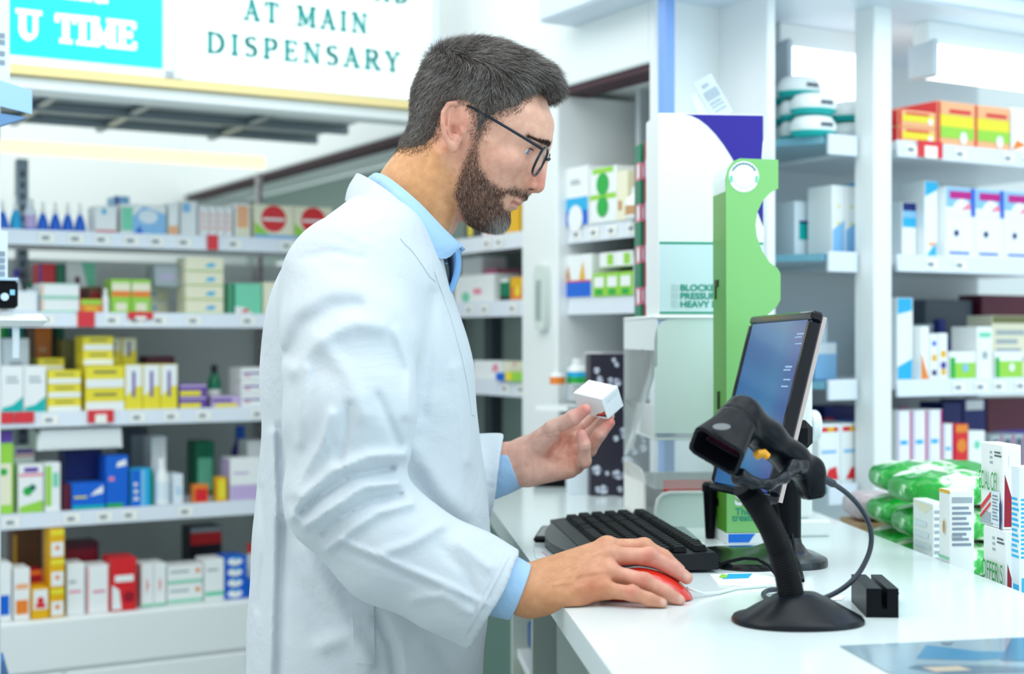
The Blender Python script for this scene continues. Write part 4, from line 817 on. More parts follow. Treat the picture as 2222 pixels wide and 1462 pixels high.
# floral carton behind
fx, fy = cfrom(1281, 1076); fw = .19; fh = .268
o = cthing('floral_carton', 'black gift carton printed with white blossoms behind the held carton', 'box', fx + fw / 2, fy + .03)
b = MB(); b.box(-fw / 2, fw / 2, -.03, .03, 0, fh, mat('floral_black', '2A2634', .4), .001)
rnd = random.Random(8)
for (u, v, n, s) in ((.20, .80, 7, .045), (.16, .58, 3, .02), (.22, .18, 8, .05), (.42, .62, 5, .05), (.66, .45, 9, .06), (.8, .72, 8, .06), (.5, .30, 7, .05), (.86, .2, 6, .05), (.25, .03, 4, .03), (.60, .88, 5, .04), (.38, .42, 4, .03)):
    for i in range(n):
        cx = (u - .5) * fw + rnd.gauss(0, s * .42); cz = v * fh + rnd.gauss(0, s * .42); r0 = .004 + rnd.random() * .006
        cx = max(-fw / 2 + .012, min(fw / 2 - .012, cx)); cz = max(.012, min(fh - .012, cz))
        for p in range(5):
            a = p * 1.2566 + i; b.face([(cx + r0 * .55 * math.cos(a) + r0 * .5 * math.cos(t * .7854), -.0304 - .00004 * (i * 5 + p), cz + r0 * .55 * math.sin(a) + r0 * .5 * math.sin(t * .7854)) for t in range(8)], mat('blossom_white' if (i + p) % 3 else 'blossom_grey', 'D6DCE8' if (i + p) % 3 else '8C90A4', .5))
b.build('box_body', o, smooth=0, recalc=False)
# white small box behind hand on counter
o = carton('white_carton', .05, .04, .062, 'wb', []); x, y = cfrom(1262, 1072); o.location = cpt(x, y + .02, CT); o.rotation_euler = (0, 0, WK.a); tag(o, 'small blank white carton at the foot of the floral carton', 'box')

# ---- monitor
TR, TL, BR, BL = P(1772, 669, 1.80), P(1639, 690, 2.005), P(1662, 1092, 1.80), P(1532, 1056, 2.005)
ctr = (TR + TL + BR + BL) / 4; ex = ((TR - TL) + (BR - BL)).normalized(); eu = ((TL - BL) + (TR - BR)); eu = (eu - ex * eu.dot(ex)).normalized(); en = ex.cross(eu)
mw, mh = ((TR - TL).length + (BR - BL).length) / 2, ((TL - BL).length + (TR - BR).length) / 2
bx, by = cfrom(1652, 1217); mo = cthing('computer_monitor', 'black tilted touch screen monitor on a round edged stand', 'monitor', bx, by)
MI = mo.matrix_world.inverted() if False else (MX.Translation(mo.location) @ MX.Rotation(WK.a, 4, 'Z')).inverted()
MM = MI @ frame(ctr, ex, eu, en)
b = MB(); bz = .012
b.box(-mw / 2, mw / 2, -mh / 2, -mh / 2 + bz, -.015, .002, M_gloss, .003); b.box(-mw / 2, mw / 2, mh / 2 - bz, mh / 2, -.015, .002, M_gloss, .003)
b.box(-mw / 2, -mw / 2 + bz, -mh / 2 + bz, mh / 2 - bz, -.015, .002, M_gloss, .003); b.box(mw / 2 - bz, mw / 2, -mh / 2 + bz, mh / 2 - bz, -.015, .002, M_gloss, .003); b.build('bezel', mo, matrix=MM)
b = MB(); b.prism([(-mw / 2 + .004, -mh / 2 + .004), (mw / 2 - .004, -mh / 2 + .004), (mw / 2 - .004, mh / 2 - .004), (-mw / 2 + .004, mh / 2 - .004)], -.021, -.0153, mat('monitor_back', 'C8B8B4', .45), 'z'); b.box(-.07, .03, -.10, .02, -.05, -.021, M_black, .01); b.build('rear_shell', mo, matrix=MM)
ms = bpy.data.materials.new('screen_glow'); ms.use_nodes = True; nt = ms.node_tree; pb = nt.nodes['Principled BSDF']; pb.inputs['Roughness'].default_value = .12; pb.inputs['Base Color'].default_value = (.01, .02, .04, 1)
tc = nt.nodes.new('ShaderNodeTexCoord'); sp = nt.nodes.new('ShaderNodeSeparateXYZ'); nz = nt.nodes.new('ShaderNodeTexNoise'); nz.inputs['Scale'].default_value = 6; cr = nt.nodes.new('ShaderNodeValToRGB'); ad = nt.nodes.new('ShaderNodeMath'); ad.operation = 'MULTIPLY_ADD'; ad.inputs[1].default_value = 2.6; ad.inputs[2].default_value = .36
a2 = nt.nodes.new('ShaderNodeMath'); a2.operation = 'MULTIPLY_ADD'; a2.inputs[1].default_value = .25
nt.links.new(tc.outputs['Object'], sp.inputs[0]); nt.links.new(sp.outputs['X'], ad.inputs[0]); nt.links.new(tc.outputs['Object'], nz.inputs['Vector']); nt.links.new(nz.outputs['Fac'], a2.inputs[0]); nt.links.new(ad.outputs[0], a2.inputs[2]); nt.links.new(a2.outputs[0], cr.inputs[0])
for p, c in ((0, '1C3478'), (.3, '2A74B8'), (.55, '3C86BE'), (.75, '4654A8'), (1, '343E84')):
    e = cr.color_ramp.elements.new(p) if p not in (0, 1) else cr.color_ramp.elements[0 if p == 0 else -1]; e.color = lin(c)
nt.links.new(cr.outputs[0], pb.inputs['Emission Color']); pb.inputs['Emission Strength'].default_value = .6
b = MB(); b.box(-mw / 2 + bz, mw / 2 - bz, -mh / 2 + bz, mh / 2 - bz, -.004, .0004, ms); b.build('screen', mo, matrix=MM)
b = MB()
for (u, v, h_) in ((.070, .094, .002), (.066, .090, .0015), (.072, .081, .0015), (.058, .050, .0025), (.055, .046, .002), (.062, .033, .002), (.060, .024, .002)): b.box(u, u + .022, v, v + h_, .0006, .0008, mat('icon_light', '9CB8D8', .4, emit=.1))
b.build('screen_icons', mo, matrix=MM)
pt = MI @ P(1706, 1050, 1.90); pb2 = MI @ P(1706, 1200, 1.90); pb2.z = .004
b = MB(); b.lathe([(.0195, .004), (.0195, .10)], M_black, 24, T=MX.Translation((pb2.x, pb2.y, 0))); b.lathe([(.018, .10), (.018, .19)], M_black, 24, T=MX.Translation((pb2.x, pb2.y, 0)))
b.box(pb2.x - .03, pb2.x + .03, pb2.y - .03, pb2.y + .03, .15, .19, M_black, .01); b.build('pole', mo)
b = MB(); prof = []
for i in range(40):
    a = 2 * math.pi * i / 40; c, s = math.cos(a), math.sin(a); prof.append((math.copysign(abs(c) ** .62, c) * .080, math.copysign(abs(s) ** .62, s) * .086))
rings = [(1, 0), (1.0, .006), (.985, .009), (.8, .0105), (.45, .015), (.25, .026), (.22, .034)]
vs = []; fs = []
for (sc, z) in rings: 
    k = (1 - sc); vs += [(p[0] * sc + pb2.x * min(1, k * 1.3), p[1] * sc + pb2.y * min(1, k * 1.3), z) for p in prof]
for r in range(len(rings) - 1):
    for j in range(40): fs.append([r * 40 + j, r * 40 + (j + 1) % 40, (r + 1) * 40 + (j + 1) % 40, (r + 1) * 40 + j])
fs.append(list(range(40))[::-1]); fs.append([(len(rings) - 1) * 40 + j for j in range(40)])
b.add(vs, fs, mat('stand_black_satin', '14181C', .2, 0, .5)); b.build('stand_base', mo)
b = MB(); q = [MI @ P(px, py, d) for px, py, d in ((1682, 1086, 1.86), (1688, 1110, 1.85), (1694, 1140, 1.85), (1706, 1162, 1.85), (1714, 1166, 1.85), (1718, 1160, 1.85), (1722, 1180, 1.84), (1724, 1205, 1.83), (1734, 1226, 1.80), (1740, 1248, 1.78), (1742, 1272, 1.74))]; q[-1].z = .002
b.tube(q, .0022, M_black, 8); b.build('cord', mo)
q = [P(1546, 1234, 1.83), P(1580, 1218, 1.83), P(1615, 1211, 1.82), P(1645, 1213, 1.81), P(1668, 1228, 1.79), P(1684, 1246, 1.775)]
for v in q: v.z = max(v.z, CT + .0035)
MB().tube([(MX.Translation(kb.location) @ MX.Rotation(WK.a + R(.5), 4, 'Z')).inverted() @ v for v in q], .0022, M_black, 8).build('cord', kb)

# ---- white label dispenser right of the monitor
wx, wy = cfrom(1712, 1166); wd_ = cthing('tape_dispenser', 'white box shaped dispenser with round side knob behind the monitor', 'dispenser', wx, wy)
b = MB(); b.box(-.03, .066, .0, .085, 0, .026, M_white, .004); b.build('base', wd_)
b = MB(); b.box(-.028, .040, .008, .078, .026, .286, M_white, .006); b.build('tower', wd_)
b = MB(); b.lathe([(.018, 0), (.024, .003), (.024, .012), (.021, .016), (0, .016)], mat('knob_white', 'EDF4F6', .3), 28, T=MX.Translation((.040, .035, .165)) @ MX.Rotation(R(90), 4, 'Y')); b.build('knob', wd_)

# ---- scanner stand and cable
sx_, sy_ = cfrom(1731, 1348); ss = cthing('scanner_stand', 'black goose neck stand with oval base at right front of the counter', 'stand', sx_, sy_)
SI = (MX.Translation(ss.location) @ MX.Rotation(WK.a, 4, 'Z')).inverted()
b = MB(); vs = []; fs = []; rings = [(1.0, 0), (1.0, .003), (.97, .006), (.80, .012), (.60, .020), (.42, .026), (.28, .030), (.2, .031)]
for sc, z in rings:
    for j in range(48):
        a = 2 * math.pi * j / 48; c, s = math.cos(a), math.sin(a); r = .0695 * sc
        vs.append((r * math.copysign(abs(c) ** .9, c) + (-.004) * (1 - sc), r * .80 * math.copysign(abs(s) ** .9, s), z + (.003 * math.sin(2 * a) if .3 < sc < .9 else 0)))
for r in range(len(rings) - 1):
    for j in range(48): fs.append([r * 48 + j, r * 48 + (j + 1) % 48, (r + 1) * 48 + (j + 1) % 48, (r + 1) * 48 + j])
fs.append(list(range(48))[::-1]); fs.append([(len(rings) - 1) * 48 + j for j in range(48)])
b.add(vs, fs, mat('stand_black', '0E131A', .32, 0, .25)); b.build('base', ss)
gp = [(1722, 1318, 1.50), (1716, 1285, 1.50), (1707, 1240, 1.50), (1692, 1190, 1.50), (1671, 1140, 1.495), (1646, 1098, 1.49), (1624, 1068, 1.486), (1612, 1054, 1.483)]
base = [SI @ P(*p) for p in gp]; pts = []
for i in range(len(base) - 1):
    for k in range(18): pts.append(base[i].lerp(base[i + 1], k / 18))
for _ in range(12): pts = [pts[0]] + [(pts[i - 1] + pts[i] * 2 + pts[i + 1]) / 4 for i in range(1, len(pts) - 1)] + [pts[-1]]
rs = [.0138 - .0022 * (i / len(pts)) + (.0006 if i % 2 else -.0004) for i in range(len(pts))]
b = MB(); b.tube(pts, rs, mat('ribbed_black', '0A0C11', .55, 0, .2), 20); b.build('goose_neck', ss, smooth=60)
# ---------------------------------------------------------------- distance-field modelling
def surfnet(fn, lo, hi, h, k=4, margin=3.0):
    lo = np.array(lo, float); n = np.maximum(1, np.ceil((np.array(hi) - lo) / (h * k)).astype(int)) ; cs = h * k
    g = [lo[i] + (np.arange(n[i]) + .5) * cs for i in range(3)]
    X, Y, Z = np.meshgrid(*g, indexing='ij'); cv = fn(np.stack([X.ravel(), Y.ravel(), Z.ravel()], 1)).reshape(X.shape)
    act = np.abs(cv) < cs * margin
    val = np.repeat(np.repeat(np.repeat(cv, k, 0), k, 1), k, 2); ma = np.repeat(np.repeat(np.repeat(act, k, 0), k, 1), k, 2)
    idx = np.argwhere(ma); p = lo + (idx + .5) * h; out = np.empty(len(p))
    for s in range(0, len(p), 400000): out[s:s + 400000] = fn(p[s:s + 400000])
    val[ma] = out; org = lo + .5 * h
    ins = val < 0; S = np.array(val.shape)
    cnt = np.zeros(S - 1, np.int8); offs = [(a, b, c) for a in (0, 1) for b in (0, 1) for c in (0, 1)]
    for a, b, c in offs: cnt += ins[a:S[0] - 1 + a, b:S[1] - 1 + b, c:S[2] - 1 + c]
    cells = np.argwhere((cnt > 0) & (cnt < 8)); cid = -np.ones(S - 1, np.int64); cid[tuple(cells.T)] = np.arange(len(cells))
    cvs = np.stack([val[cells[:, 0] + a, cells[:, 1] + b, cells[:, 2] + c] for a, b, c in offs], 1)
    acc = np.zeros((len(cells), 3)); num = np.zeros(len(cells)); O = np.array(offs, float)
    for i in range(8):
        for j in range(i + 1, 8):
            if np.abs(O[i] - O[j]).sum() != 1: continue
            va, vb = cvs[:, i], cvs[:, j]; m = (va < 0) != (vb < 0); t = va[m] / (va[m] - vb[m])
            acc[m] += O[i] + (O[j] - O[i]) * t[:, None]; num[m] += 1
    V_ = org + (cells + acc / num[:, None]) * h; faces = []
    for ax in range(3):
        sl0 = [slice(1, S[i] - 1) for i in range(3)]; sl1 = list(sl0); sl0[ax] = slice(0, S[ax] - 1); sl1[ax] = slice(1, S[ax])
        A, B = ins[tuple(sl0)], ins[tuple(sl1)]; e = np.argwhere(A != B); of = np.array([1, 1, 1]); of[ax] = 0; sg = A[tuple(e.T)]; e = e + of
        b_, c_ = (ax + 1) % 3, (ax + 2) % 3
        def cc(db, dc):
            q = e.copy(); q[:, b_] += db; q[:, c_] += dc; return cid[tuple(q.T)]
        q = np.stack([cc(-1, -1), cc(0, -1), cc(0, 0), cc(-1, 0)], 1); q[~sg] = q[~sg][:, ::-1]; faces.append(q)
    Fc = np.concatenate(faces); Fc = Fc[(Fc >= 0).all(1)]
    return V_, Fc
def relax(Vs, Fs, it=2, lam=.5):
    n = len(Vs)
    for _ in range(it):
        acc = np.zeros((n, 3)); num = np.zeros(n)
        for k in range(4):
            a, b = Fs[:, k], Fs[:, (k + 1) % 4]
            np.add.at(acc, a, Vs[b]); np.add.at(acc, b, Vs[a]); np.add.at(num, a, 1); np.add.at(num, b, 1)
        Vs = Vs + lam * (acc / np.maximum(num, 1)[:, None] - Vs)
    return Vs
def npmesh(name, Vs, Fs, mats, parent=None, org=(0, 0, 0), col=None, mi=None, smooth=True):
    me = bpy.data.meshes.new(name); Vs = np.asarray(Vs, float) - np.array(org); k = Fs.shape[1]
    me.vertices.add(len(Vs)); me.vertices.foreach_set('co', Vs.ravel()); me.loops.add(len(Fs) * k); me.loops.foreach_set('vertex_index', Fs.ravel().astype(np.int32))
    me.polygons.add(len(Fs)); me.polygons.foreach_set('loop_start', np.arange(len(Fs), dtype=np.int32) * k)
    for m in mats: me.materials.append(m)
    if mi is not None: me.polygons.foreach_set('material_index', mi.astype(np.int32))
    if smooth: me.polygons.foreach_set('use_smooth', np.ones(len(Fs), bool))
    me.update(calc_edges=True); me.validate()
    if col is not None:
        at = me.color_attributes.new('tint', 'FLOAT_COLOR', 'POINT'); at.data.foreach_set('color', np.concatenate([col, np.ones((len(col), 1))], 1).ravel().astype(np.float32))
    o = bpy.data.objects.new(name, me); COL.objects.link(o); o.location = org if parent is None else (0, 0, 0)
    if parent:
        o.parent = parent; W_ = V((0, 0, 0)); q = parent
        while q: W_ += q.location; q = q.parent
        o.location = V(org) - W_
    return o
A_ = lambda p: np.array(p, float)
def smin(a, b, k): h = np.clip(.5 + .5 * (b - a) / k, 0, 1); return b + (a - b) * h - k * h * (1 - h)
def smax(a, b, k): return -smin(-a, -b, k)
def cone(p, a, b, ra, rb):
    a, b = A_(a), A_(b); ba = b - a; t = np.clip(((p - a) @ ba) / (ba @ ba), 0, 1); return np.linalg.norm(p - a - t[:, None] * ba, axis=1) - (ra + (rb - ra) * t)
def chain(p, pts, rs, k=.006):
    d = None
    for i in range(len(pts) - 1):
        c = cone(p, pts[i], pts[i + 1], rs[i], rs[i + 1]); d = c if d is None else smin(d, c, k)
    return d
def ell(p, c, r, M=None):
    q = p - A_(c); q = q @ A_(M).T if M is not None else q; r = A_(r); k0 = np.linalg.norm(q / r, axis=1); k1 = np.linalg.norm(q / (r * r), axis=1); return k0 * (k0 - 1) / np.maximum(k1, 1e-9)
def sbox(p, c, half, M=None, r=.0):
    q = p - A_(c); q = q @ A_(M).T if M is not None else q; q = np.abs(q) - (A_(half) - r)
    return np.linalg.norm(np.maximum(q, 0), axis=1) + np.minimum(q.max(1), 0) - r
def polyd(p, pts):                # distance to a polyline
    d = None
    for a, b in zip(pts[:-1], pts[1:]):
        a, b = A_(a), A_(b); ba = b - a; t = np.clip(((p - a) @ ba) / (ba @ ba), 0, 1); c = np.linalg.norm(p - a - t[:, None] * ba, axis=1); d = c if d is None else np.minimum(d, c)
    return d
def basis(x, z):                  # rows: local axes
    x = V(x).normalized(); z = (V(z) - x * V(z).dot(x)).normalized(); y = z.cross(x); return np.array([x, y, z])

# ---- hand held scanner on the stand
hd0, hd1 = P(1612, 905, 1.50), P(1548, 985, 1.455)
ax = (hd1 - hd0).normalized(); HB = basis(ax, V((0.25, -0.55, .8)))
hA, hB = P(1640, 935, 1.515), P(1768, 1042, 1.57)
def scan_body(p):
    q = (p - A_(hd0)) @ HB.T; x, y, z = q[:, 0], q[:, 1], q[:, 2]
    d = chain(p, [P(1607, 893, 1.51), P(1588, 925, 1.495), P(1566, 955, 1.475)], [.0165, .0185, .018], .01)
    # hood: flared box along x from .030 to .066
    t = np.clip((x - .018) / .05, 0, 1); hw = .0205 + .010 * t; hh = .0165 + .0045 * t
    r = .009; qy = np.abs(y) - hw + r; qz = np.abs(z + .002) - hh + r
    sec = np.sqrt(np.maximum(qy, 0) ** 2 + np.maximum(qz, 0) ** 2) + np.minimum(np.maximum(qy, qz), 0) - r
    hood = np.maximum(sec, np.maximum(.016 - x, x - .062)); d = smin(d, hood, .008)
    qy = np.abs(y) - hw + .0045 + .006; qz = np.abs(z + .002) - hh + .0045 + .006
    cav = np.sqrt(np.maximum(qy, 0) ** 2 + np.maximum(qz, 0) ** 2) + np.minimum(np.maximum(qy, qz), 0) - .006
    d = np.maximum(d, -np.maximum(cav, .040 - x))
    handle = chain(p, [P(1616, 908, 1.505), P(1664, 950, 1.525), P(1718, 996, 1.545), P(1756, 1026, 1.56)], [.0195, .0185, .0175, .0165], .01)
    foot = sbox(p, P(1757, 1040, 1.562), (.0125, .015, .0215), basis(V(P(1757, 1040, 1.562) - P(1690, 1000, 1.54)).cross(V((0, 1, 0))).cross(V((0, 1, 0))) * -1 if False else (1, .2, .15), (-.25, 0, 1)), .007)
    d = smin(d, handle, .014); d = smin(d, foot, .012)
    rim = np.abs(x - .052); d = d - .0008 * np.exp(-(x - .006) ** 2 / .00001)
    return d
Vs, Fs = surfnet(scan_body, A_(P(1600, 950, 1.5)) - [.085, .09, .085], A_(P(1600, 950, 1.5)) + [.12, .11, .075], .0014)
scn = thing('barcode_scanner', 'black handheld barcode scanner resting on the goose neck stand', 'scanner', P(1604, 1040, 1.48), 0)
npmesh('body', relax(Vs, Fs, 2), Fs, [mat('scanner_black', '0B0F16', .3, 0, .16, bump=.03, bscale=700)], scn, hd0)
b = MB(); T = frame(hd0, HB[0], HB[1], HB[2])
b.box(.0405, .0415, -.018, .018, -.012, .010, mat('scan_window', '30081C', .05, 0, .8), T=T); b.build('scan_window', scn, matrix=MX.Translation(-scn.location))
b = MB(); b.tube([P(1640, 990, 1.492), P(1648, 984, 1.49), P(1658, 983, 1.49), P(1664, 990, 1.492)], .0045, mat('trigger_amber', 'F0A818', .35), 10); b.build('trigger', scn, matrix=MX.Translation(-scn.location))
def guard(p): return np.maximum(.0012 - scan_body(p), chain(p, [P(1598, 1034, 1.475), P(1630, 1048, 1.475), P(1664, 1050, 1.48), P(1700, 1036, 1.495), P(1724, 1012, 1.52), P(1740, 1010, 1.535)], [.010, .0055, .0048, .0052, .0075, .012], .006))
Vs, Fs = surfnet(guard, A_(P(1660, 1030, 1.5)) - [.05, .05, .04], A_(P(1660, 1030, 1.5)) + [.06, .06, .04], .0014)
npmesh('holder_cradle', relax(Vs, Fs, 2), Fs, [mat('cradle_black', '10151C', .25, 0, .3)], ss, P(1660, 1030, 1.5))
b = MB(); lg = P(1566, 926, 1.4505)
b.lathe([(.0038, 0), (.0038, .0006), (0, .0008)], mat('badge_silver', '70787C', .4, .2), 24, T=MX.Translation(lg) @ V((-.35, -.75, .55)).to_track_quat('Z', 'X').to_matrix().to_4x4(), sy=2.5); b.build('badge', scn, matrix=MX.Translation(-scn.location))
q = [P(1776, 1034, 1.565), P(1800, 1044, 1.57), P(1838, 1068, 1.58), P(1872, 1105, 1.585), P(1893, 1150, 1.585), P(1890, 1195, 1.58), P(1868, 1240, 1.57), P(1838, 1272, 1.56), P(1800, 1294, 1.555), P(1760, 1306, 1.55), P(1725, 1310, 1.56), P(1690, 1306, 1.585), P(1664, 1300, 1.60), P(1653, 1290, 1.63), P(1664, 1280, 1.66), P(1690, 1278, 1.66)]
pts = []
for i in range(len(q) - 1):
    for k in range(6): pts.append(q[i].lerp(q[i + 1], k / 6))
for _ in range(10): pts = [pts[0]] + [(pts[i - 1] + pts[i] * 2 + pts[i + 1]) / 4 for i in range(1, len(pts) - 1)] + [pts[-1]]
for p in pts: p.z = max(p.z, CT + .0042)
b = MB(); b.tube(pts, [.0046 if i < 8 else .0029 for i in range(len(pts))], mat('cable_grey_black', '28323E', .35), 10); b.build('cable', scn, matrix=MX.Translation(-scn.location))

# ---- red mouse
mc = P(1404, 1297, 1.635); mc.z = CT
def mouse(p):
    q = p - A_(mc); a = R(-3); x = q[:, 0] * math.cos(a) + q[:, 1] * math.sin(a); y = -q[:, 0] * math.sin(a) + q[:, 1] * math.cos(a); z = q[:, 2]
    w_ = .0295 + .003 * (x / .055) ** 2 - .0035 * np.exp(-(x / .02) ** 2)
    top = .036 - 7.0 * np.maximum(x + .012, 0) ** 2 - 9 * np.minimum(x + .012, 0) ** 2
    e = (np.abs(x) / .055) ** 2.6 + (np.abs(y) / w_) ** 2.6
    d = (np.maximum(e, 1e-6) ** (1 / 2.6) - 1) * .028
    d = smax(d, z - top + 10 * y * y, .012); d = np.maximum(d, .0012 - z)
    d = np.maximum(d, -(np.maximum(np.abs(y) - .0006, np.maximum(.012 - x, top - .004 - z)))); return d
Vs, Fs = surfnet(mouse, A_(mc) - [.062, .045, .004], A_(mc) + [.062, .045, .048], .0012)
mo_ = thing('computer_mouse', 'glossy red computer mouse under the right hand', 'mouse', mc)
npmesh('shell', relax(Vs, Fs, 1), Fs, [mat('mouse_red', 'E02A1C', .12, 0, .5, coat=.6)], mo_, mc)
b = MB(); b.lathe([(.0, -.003), (.0085, -.003), (.0095, 0), (.0085, .003), (0, .003)], mat('wheel_red', 'B01810', .3), 20, T=MX.Translation((.030, 0, .0245)) @ MX.Rotation(R(90), 4, 'X')); b.build('scroll_wheel', mo_)
b = MB(); b.tube([(.046, .0, .012), (.056, .002, .008), (.066, .006, .004), (.085, .02, .0026), (.11, .05, .0026), (.16, .075, .0026)], .0018, mat('cord_white', 'E8EEF0', .4), 8); b.build('cord', mo_)

# ---- soft packs and boxes on the ledge
LZ = CT - .0598
def pillow(name, L, W_, H, seed):
    rnd = np.random.RandomState(seed); ph = rnd.rand(6) * 6.28
    def f(p):
        x, y, z = p[:, 0], p[:, 1], p[:, 2] - H / 2
        e = (np.abs(x) / (L / 2)) ** 5 + (np.abs(y) / (W_ / 2)) ** 5; t = np.clip(1 - e, 0, 1)
        hh = H / 2 * (t ** .42) + .0012 + .0018 * np.sin(x * 120 + ph[0] + 2 * np.sin(y * 60 + ph[1])) * t + .001 * np.sin(y * 190 + ph[2]) * t
        return np.maximum((np.abs(z) - hh) * .7, (e ** .2 - 1) * .05)
    Vs, Fs = surfnet(f, (-L / 2 - .008, -W_ / 2 - .008, -.006), (L / 2 + .008, W_ / 2 + .008, H + .006), .0026, margin=4)
    Vs = relax(Vs, Fs, 1); Vs[:, 2] -= Vs[:, 2].min(); return Vs, Fs
mp = bpy.data.materials.new('green_blossom_film'); mp.use_nodes = True; nt = mp.node_tree; pb = nt.nodes['Principled BSDF']; pb.inputs['Roughness'].default_value = .16
tc = nt.nodes.new('ShaderNodeTexCoord'); vo = nt.nodes.new('ShaderNodeTexVoronoi'); vo.inputs['Scale'].default_value = 17; nz = nt.nodes.new('ShaderNodeTexNoise'); nz.inputs['Scale'].default_value = 40; cr = nt.nodes.new('ShaderNodeValToRGB'); mx = nt.nodes.new('ShaderNodeMix'); mx.data_type = 'RGBA'; mx.inputs[0].default_value = .06
nt.links.new(tc.outputs['Object'], mx.inputs[6]); nt.links.new(tc.outputs['Object'], nz.inputs['Vector']); nt.links.new(nz.outputs['Color'], mx.inputs[7]); nt.links.new(mx.outputs[2], vo.inputs['Vector']); nt.links.new(vo.outputs['Distance'], cr.inputs[0])
cr.color_ramp.interpolation = 'LINEAR'
for i, (p, c) in enumerate(((.0, 'F4F8EC'), (.40, 'E2F2DC'), (.46, '5CC868'), (.55, '20A838'), (1, '0C8828'))):
    e = cr.color_ramp.elements[0] if i == 0 else cr.color_ramp.elements[-1] if i == 4 else cr.color_ramp.elements.new(p); e.position = p; e.color = lin(c)
nt.links.new(cr.outputs[0], pb.inputs['Base Color'])
pv, pf = pillow('wipes_pack', .20, .115, .047, 1); proto = None
for (x, y, z, rz, lb) in ((.675, .82, 0, 4, 'green blossom wipes pack, bottom of the near pile on the ledge'), (.680, .825, 0.0525, -2, 'green blossom wipes pack, middle of the near pile on the ledge'), (.672, .82, .105, 5, 'green blossom wipes pack, topmost of the near pile on the ledge'),
                          (.70, .985, 0, 8, 'green blossom wipes pack, bottom of the far pile on the ledge'), (.695, .975, 0.0525, 2, 'green blossom wipes pack, middle of the far pile on the ledge'), (.70, .98, .105, -4, 'green blossom wipes pack, topmost of the far pile on the ledge')):
    if proto is None:
        o = proto = npmesh('wipes_pack', pv, pf, [mp])
        q = MB(); q.box(-.055, .055, -.0305, -.0300, -.004, .004, M_paper, T=MX.Rotation(R(-25), 4, 'X'));
    else: o = proto.copy(); COL.objects.link(o)
    o.location = cpt(x, y, LZ + z); o.rotation_euler = (0, 0, WK.a + R(rz)); tag(o, lb, 'pack', 'green blossom wipes packs')
tag(MB().box(-.05, .05, -.05, .05, 0, .045, mat('brown_card', 'C8A078', .6, mottle=.1), .001).build('brown_carton', loc=cpt(.66, 1.13, LZ), rz=WK.a), 'low brown cardboard box behind the green packs', 'box')
mfl = mat('rose_film', 'E8D4DA', .2, mottle=.45, bscale=45); v2, f2 = pillow('p', .10, .095, .042, 5)
o = npmesh('floral_pouch', v2, f2, [mfl]); o.location = cpt(.655, 1.125, LZ + .0455); o.rotation_euler = (0, 0, WK.a); tag(o, 'pink and white floral soft pouch on the brown cardboard box', 'pouch')
def lbox(name, label, px0, px1, ytop, d, dep, base, ds, side=(), z0=LZ, extra=None, bk=.006, cat='box', h=None):
    y = d - 1.264; t0 = WK.t(px0, y); t1 = WK.t(px1, y); hh = h or CH - (ytop - 731) / F * cpt((t0 + t1) / 2, y).y - z0
    o = carton(name, t1 - t0, dep, hh, base, ds); o.location = cpt((t0 + t1) / 2, y + dep / 2, z0); o.rotation_euler = (0, 0, WK.a); tag(o, label, cat)
    if side:
        q = MB(); decals(q, dep, hh, -(t1 - t0) / 2, side); q.build('side_print', o, matrix=MX.Rotation(R(-90), 4, 'Z'), smooth=0)
    return o, t1 - t0, hh
lbox('soap_carton', 'shorter white carton with pale lid stripe right of the green packs', 2024, 2056, 1092, 1.93, .072, 'w', [('l', 'grey', .05, .05, .9, .95, 12)], [('p', 'cream', [(0, .98), (1, .96), (.6, .86), (.25, .9)]), ('l', 'wb', .1, .1, .9, .8, 6)])
o, wd, hh = lbox('soap_carton', 'taller white carton with grey ingredient table and brown soap print', 2061, 2114, 1064, 1.83, .036, 'w', [('r', 'grey', .05, .90, .95, .95), ('l', 'ink_grey', .06, .52, .9, .88, 8), ('r', 'grey', .05, .60, .5, .62), ('d', 'red', .52, .27, .03), ('l', 'grey', .2, .04, .85, .19, 6)], [('r', 'gold', 0, .97, 1, 1), ('d', 'cream', .5, .68, .32, .55), ('d', 'tan', .5, .68, .24, .45), ('l', 'mint', 0, .4, 1, .44, 1), ('l', 'grey', .1, .05, .9, .3, 5)])
b = MB(); b.text('Native', .011, M_inkd, FRONT(-.0187) @ MX.Translation((-.016, .038, 0))); b.build('lettering', o, smooth=0)
for (lb, z0, px0, px1, d, txt, h, tx) in (('white special offer carton with red corner flash, lower of two', LZ, 2182, 2222, 1.715, 'OFFER S', .118, .5), ('white special offer carton with red corner flash, upper of two', LZ + .1185, 2176, 2216, 1.725, 'ECIAL OFI', .106, .35)):
    dp = .064; o, wd, hh = lbox('offer_carton', lb, px0, px1, 0, d, dp, 'w', [('p', 'dred', [(.02, .02), (1, .02), (.06, .66)]), ('r', 'w', .3, .75, .8, .9)], [('l', 'grey', .42, .74, .56, .92, 3), ('l', 'dgrey', .64, .84, .95, .92, 2), ('p', 'grey', [(.0, .02), (.55, .02), (.55, .16), (.1, .16)]), ('p', 'red', [(.02, .16), (.5, .36), (.5, .42), (.02, .22)]), ('p', 'red', [(.02, .07), (.5, .26), (.5, .30), (.02, .11)]), ('r', 'wb', .54, .05, .92, .44), ('l', 'ink_grey', .6, .08, .86, .4, 8), ('p', 'navy', [(.92, .0), (1, .0), (1, .36), (.92, .30)])], z0=z0, h=h)
    b = MB(); b.text(txt, .034, mat('offer_green', '18A040', .5), MX.Rotation(R(-90), 4, 'Z') @ FRONT(-wd / 2 - .0034) @ MX.Translation((-dp / 2 + .002, hh * .44, 0)), sx=tx, bold=.0001); b.build('lettering', o, smooth=0)
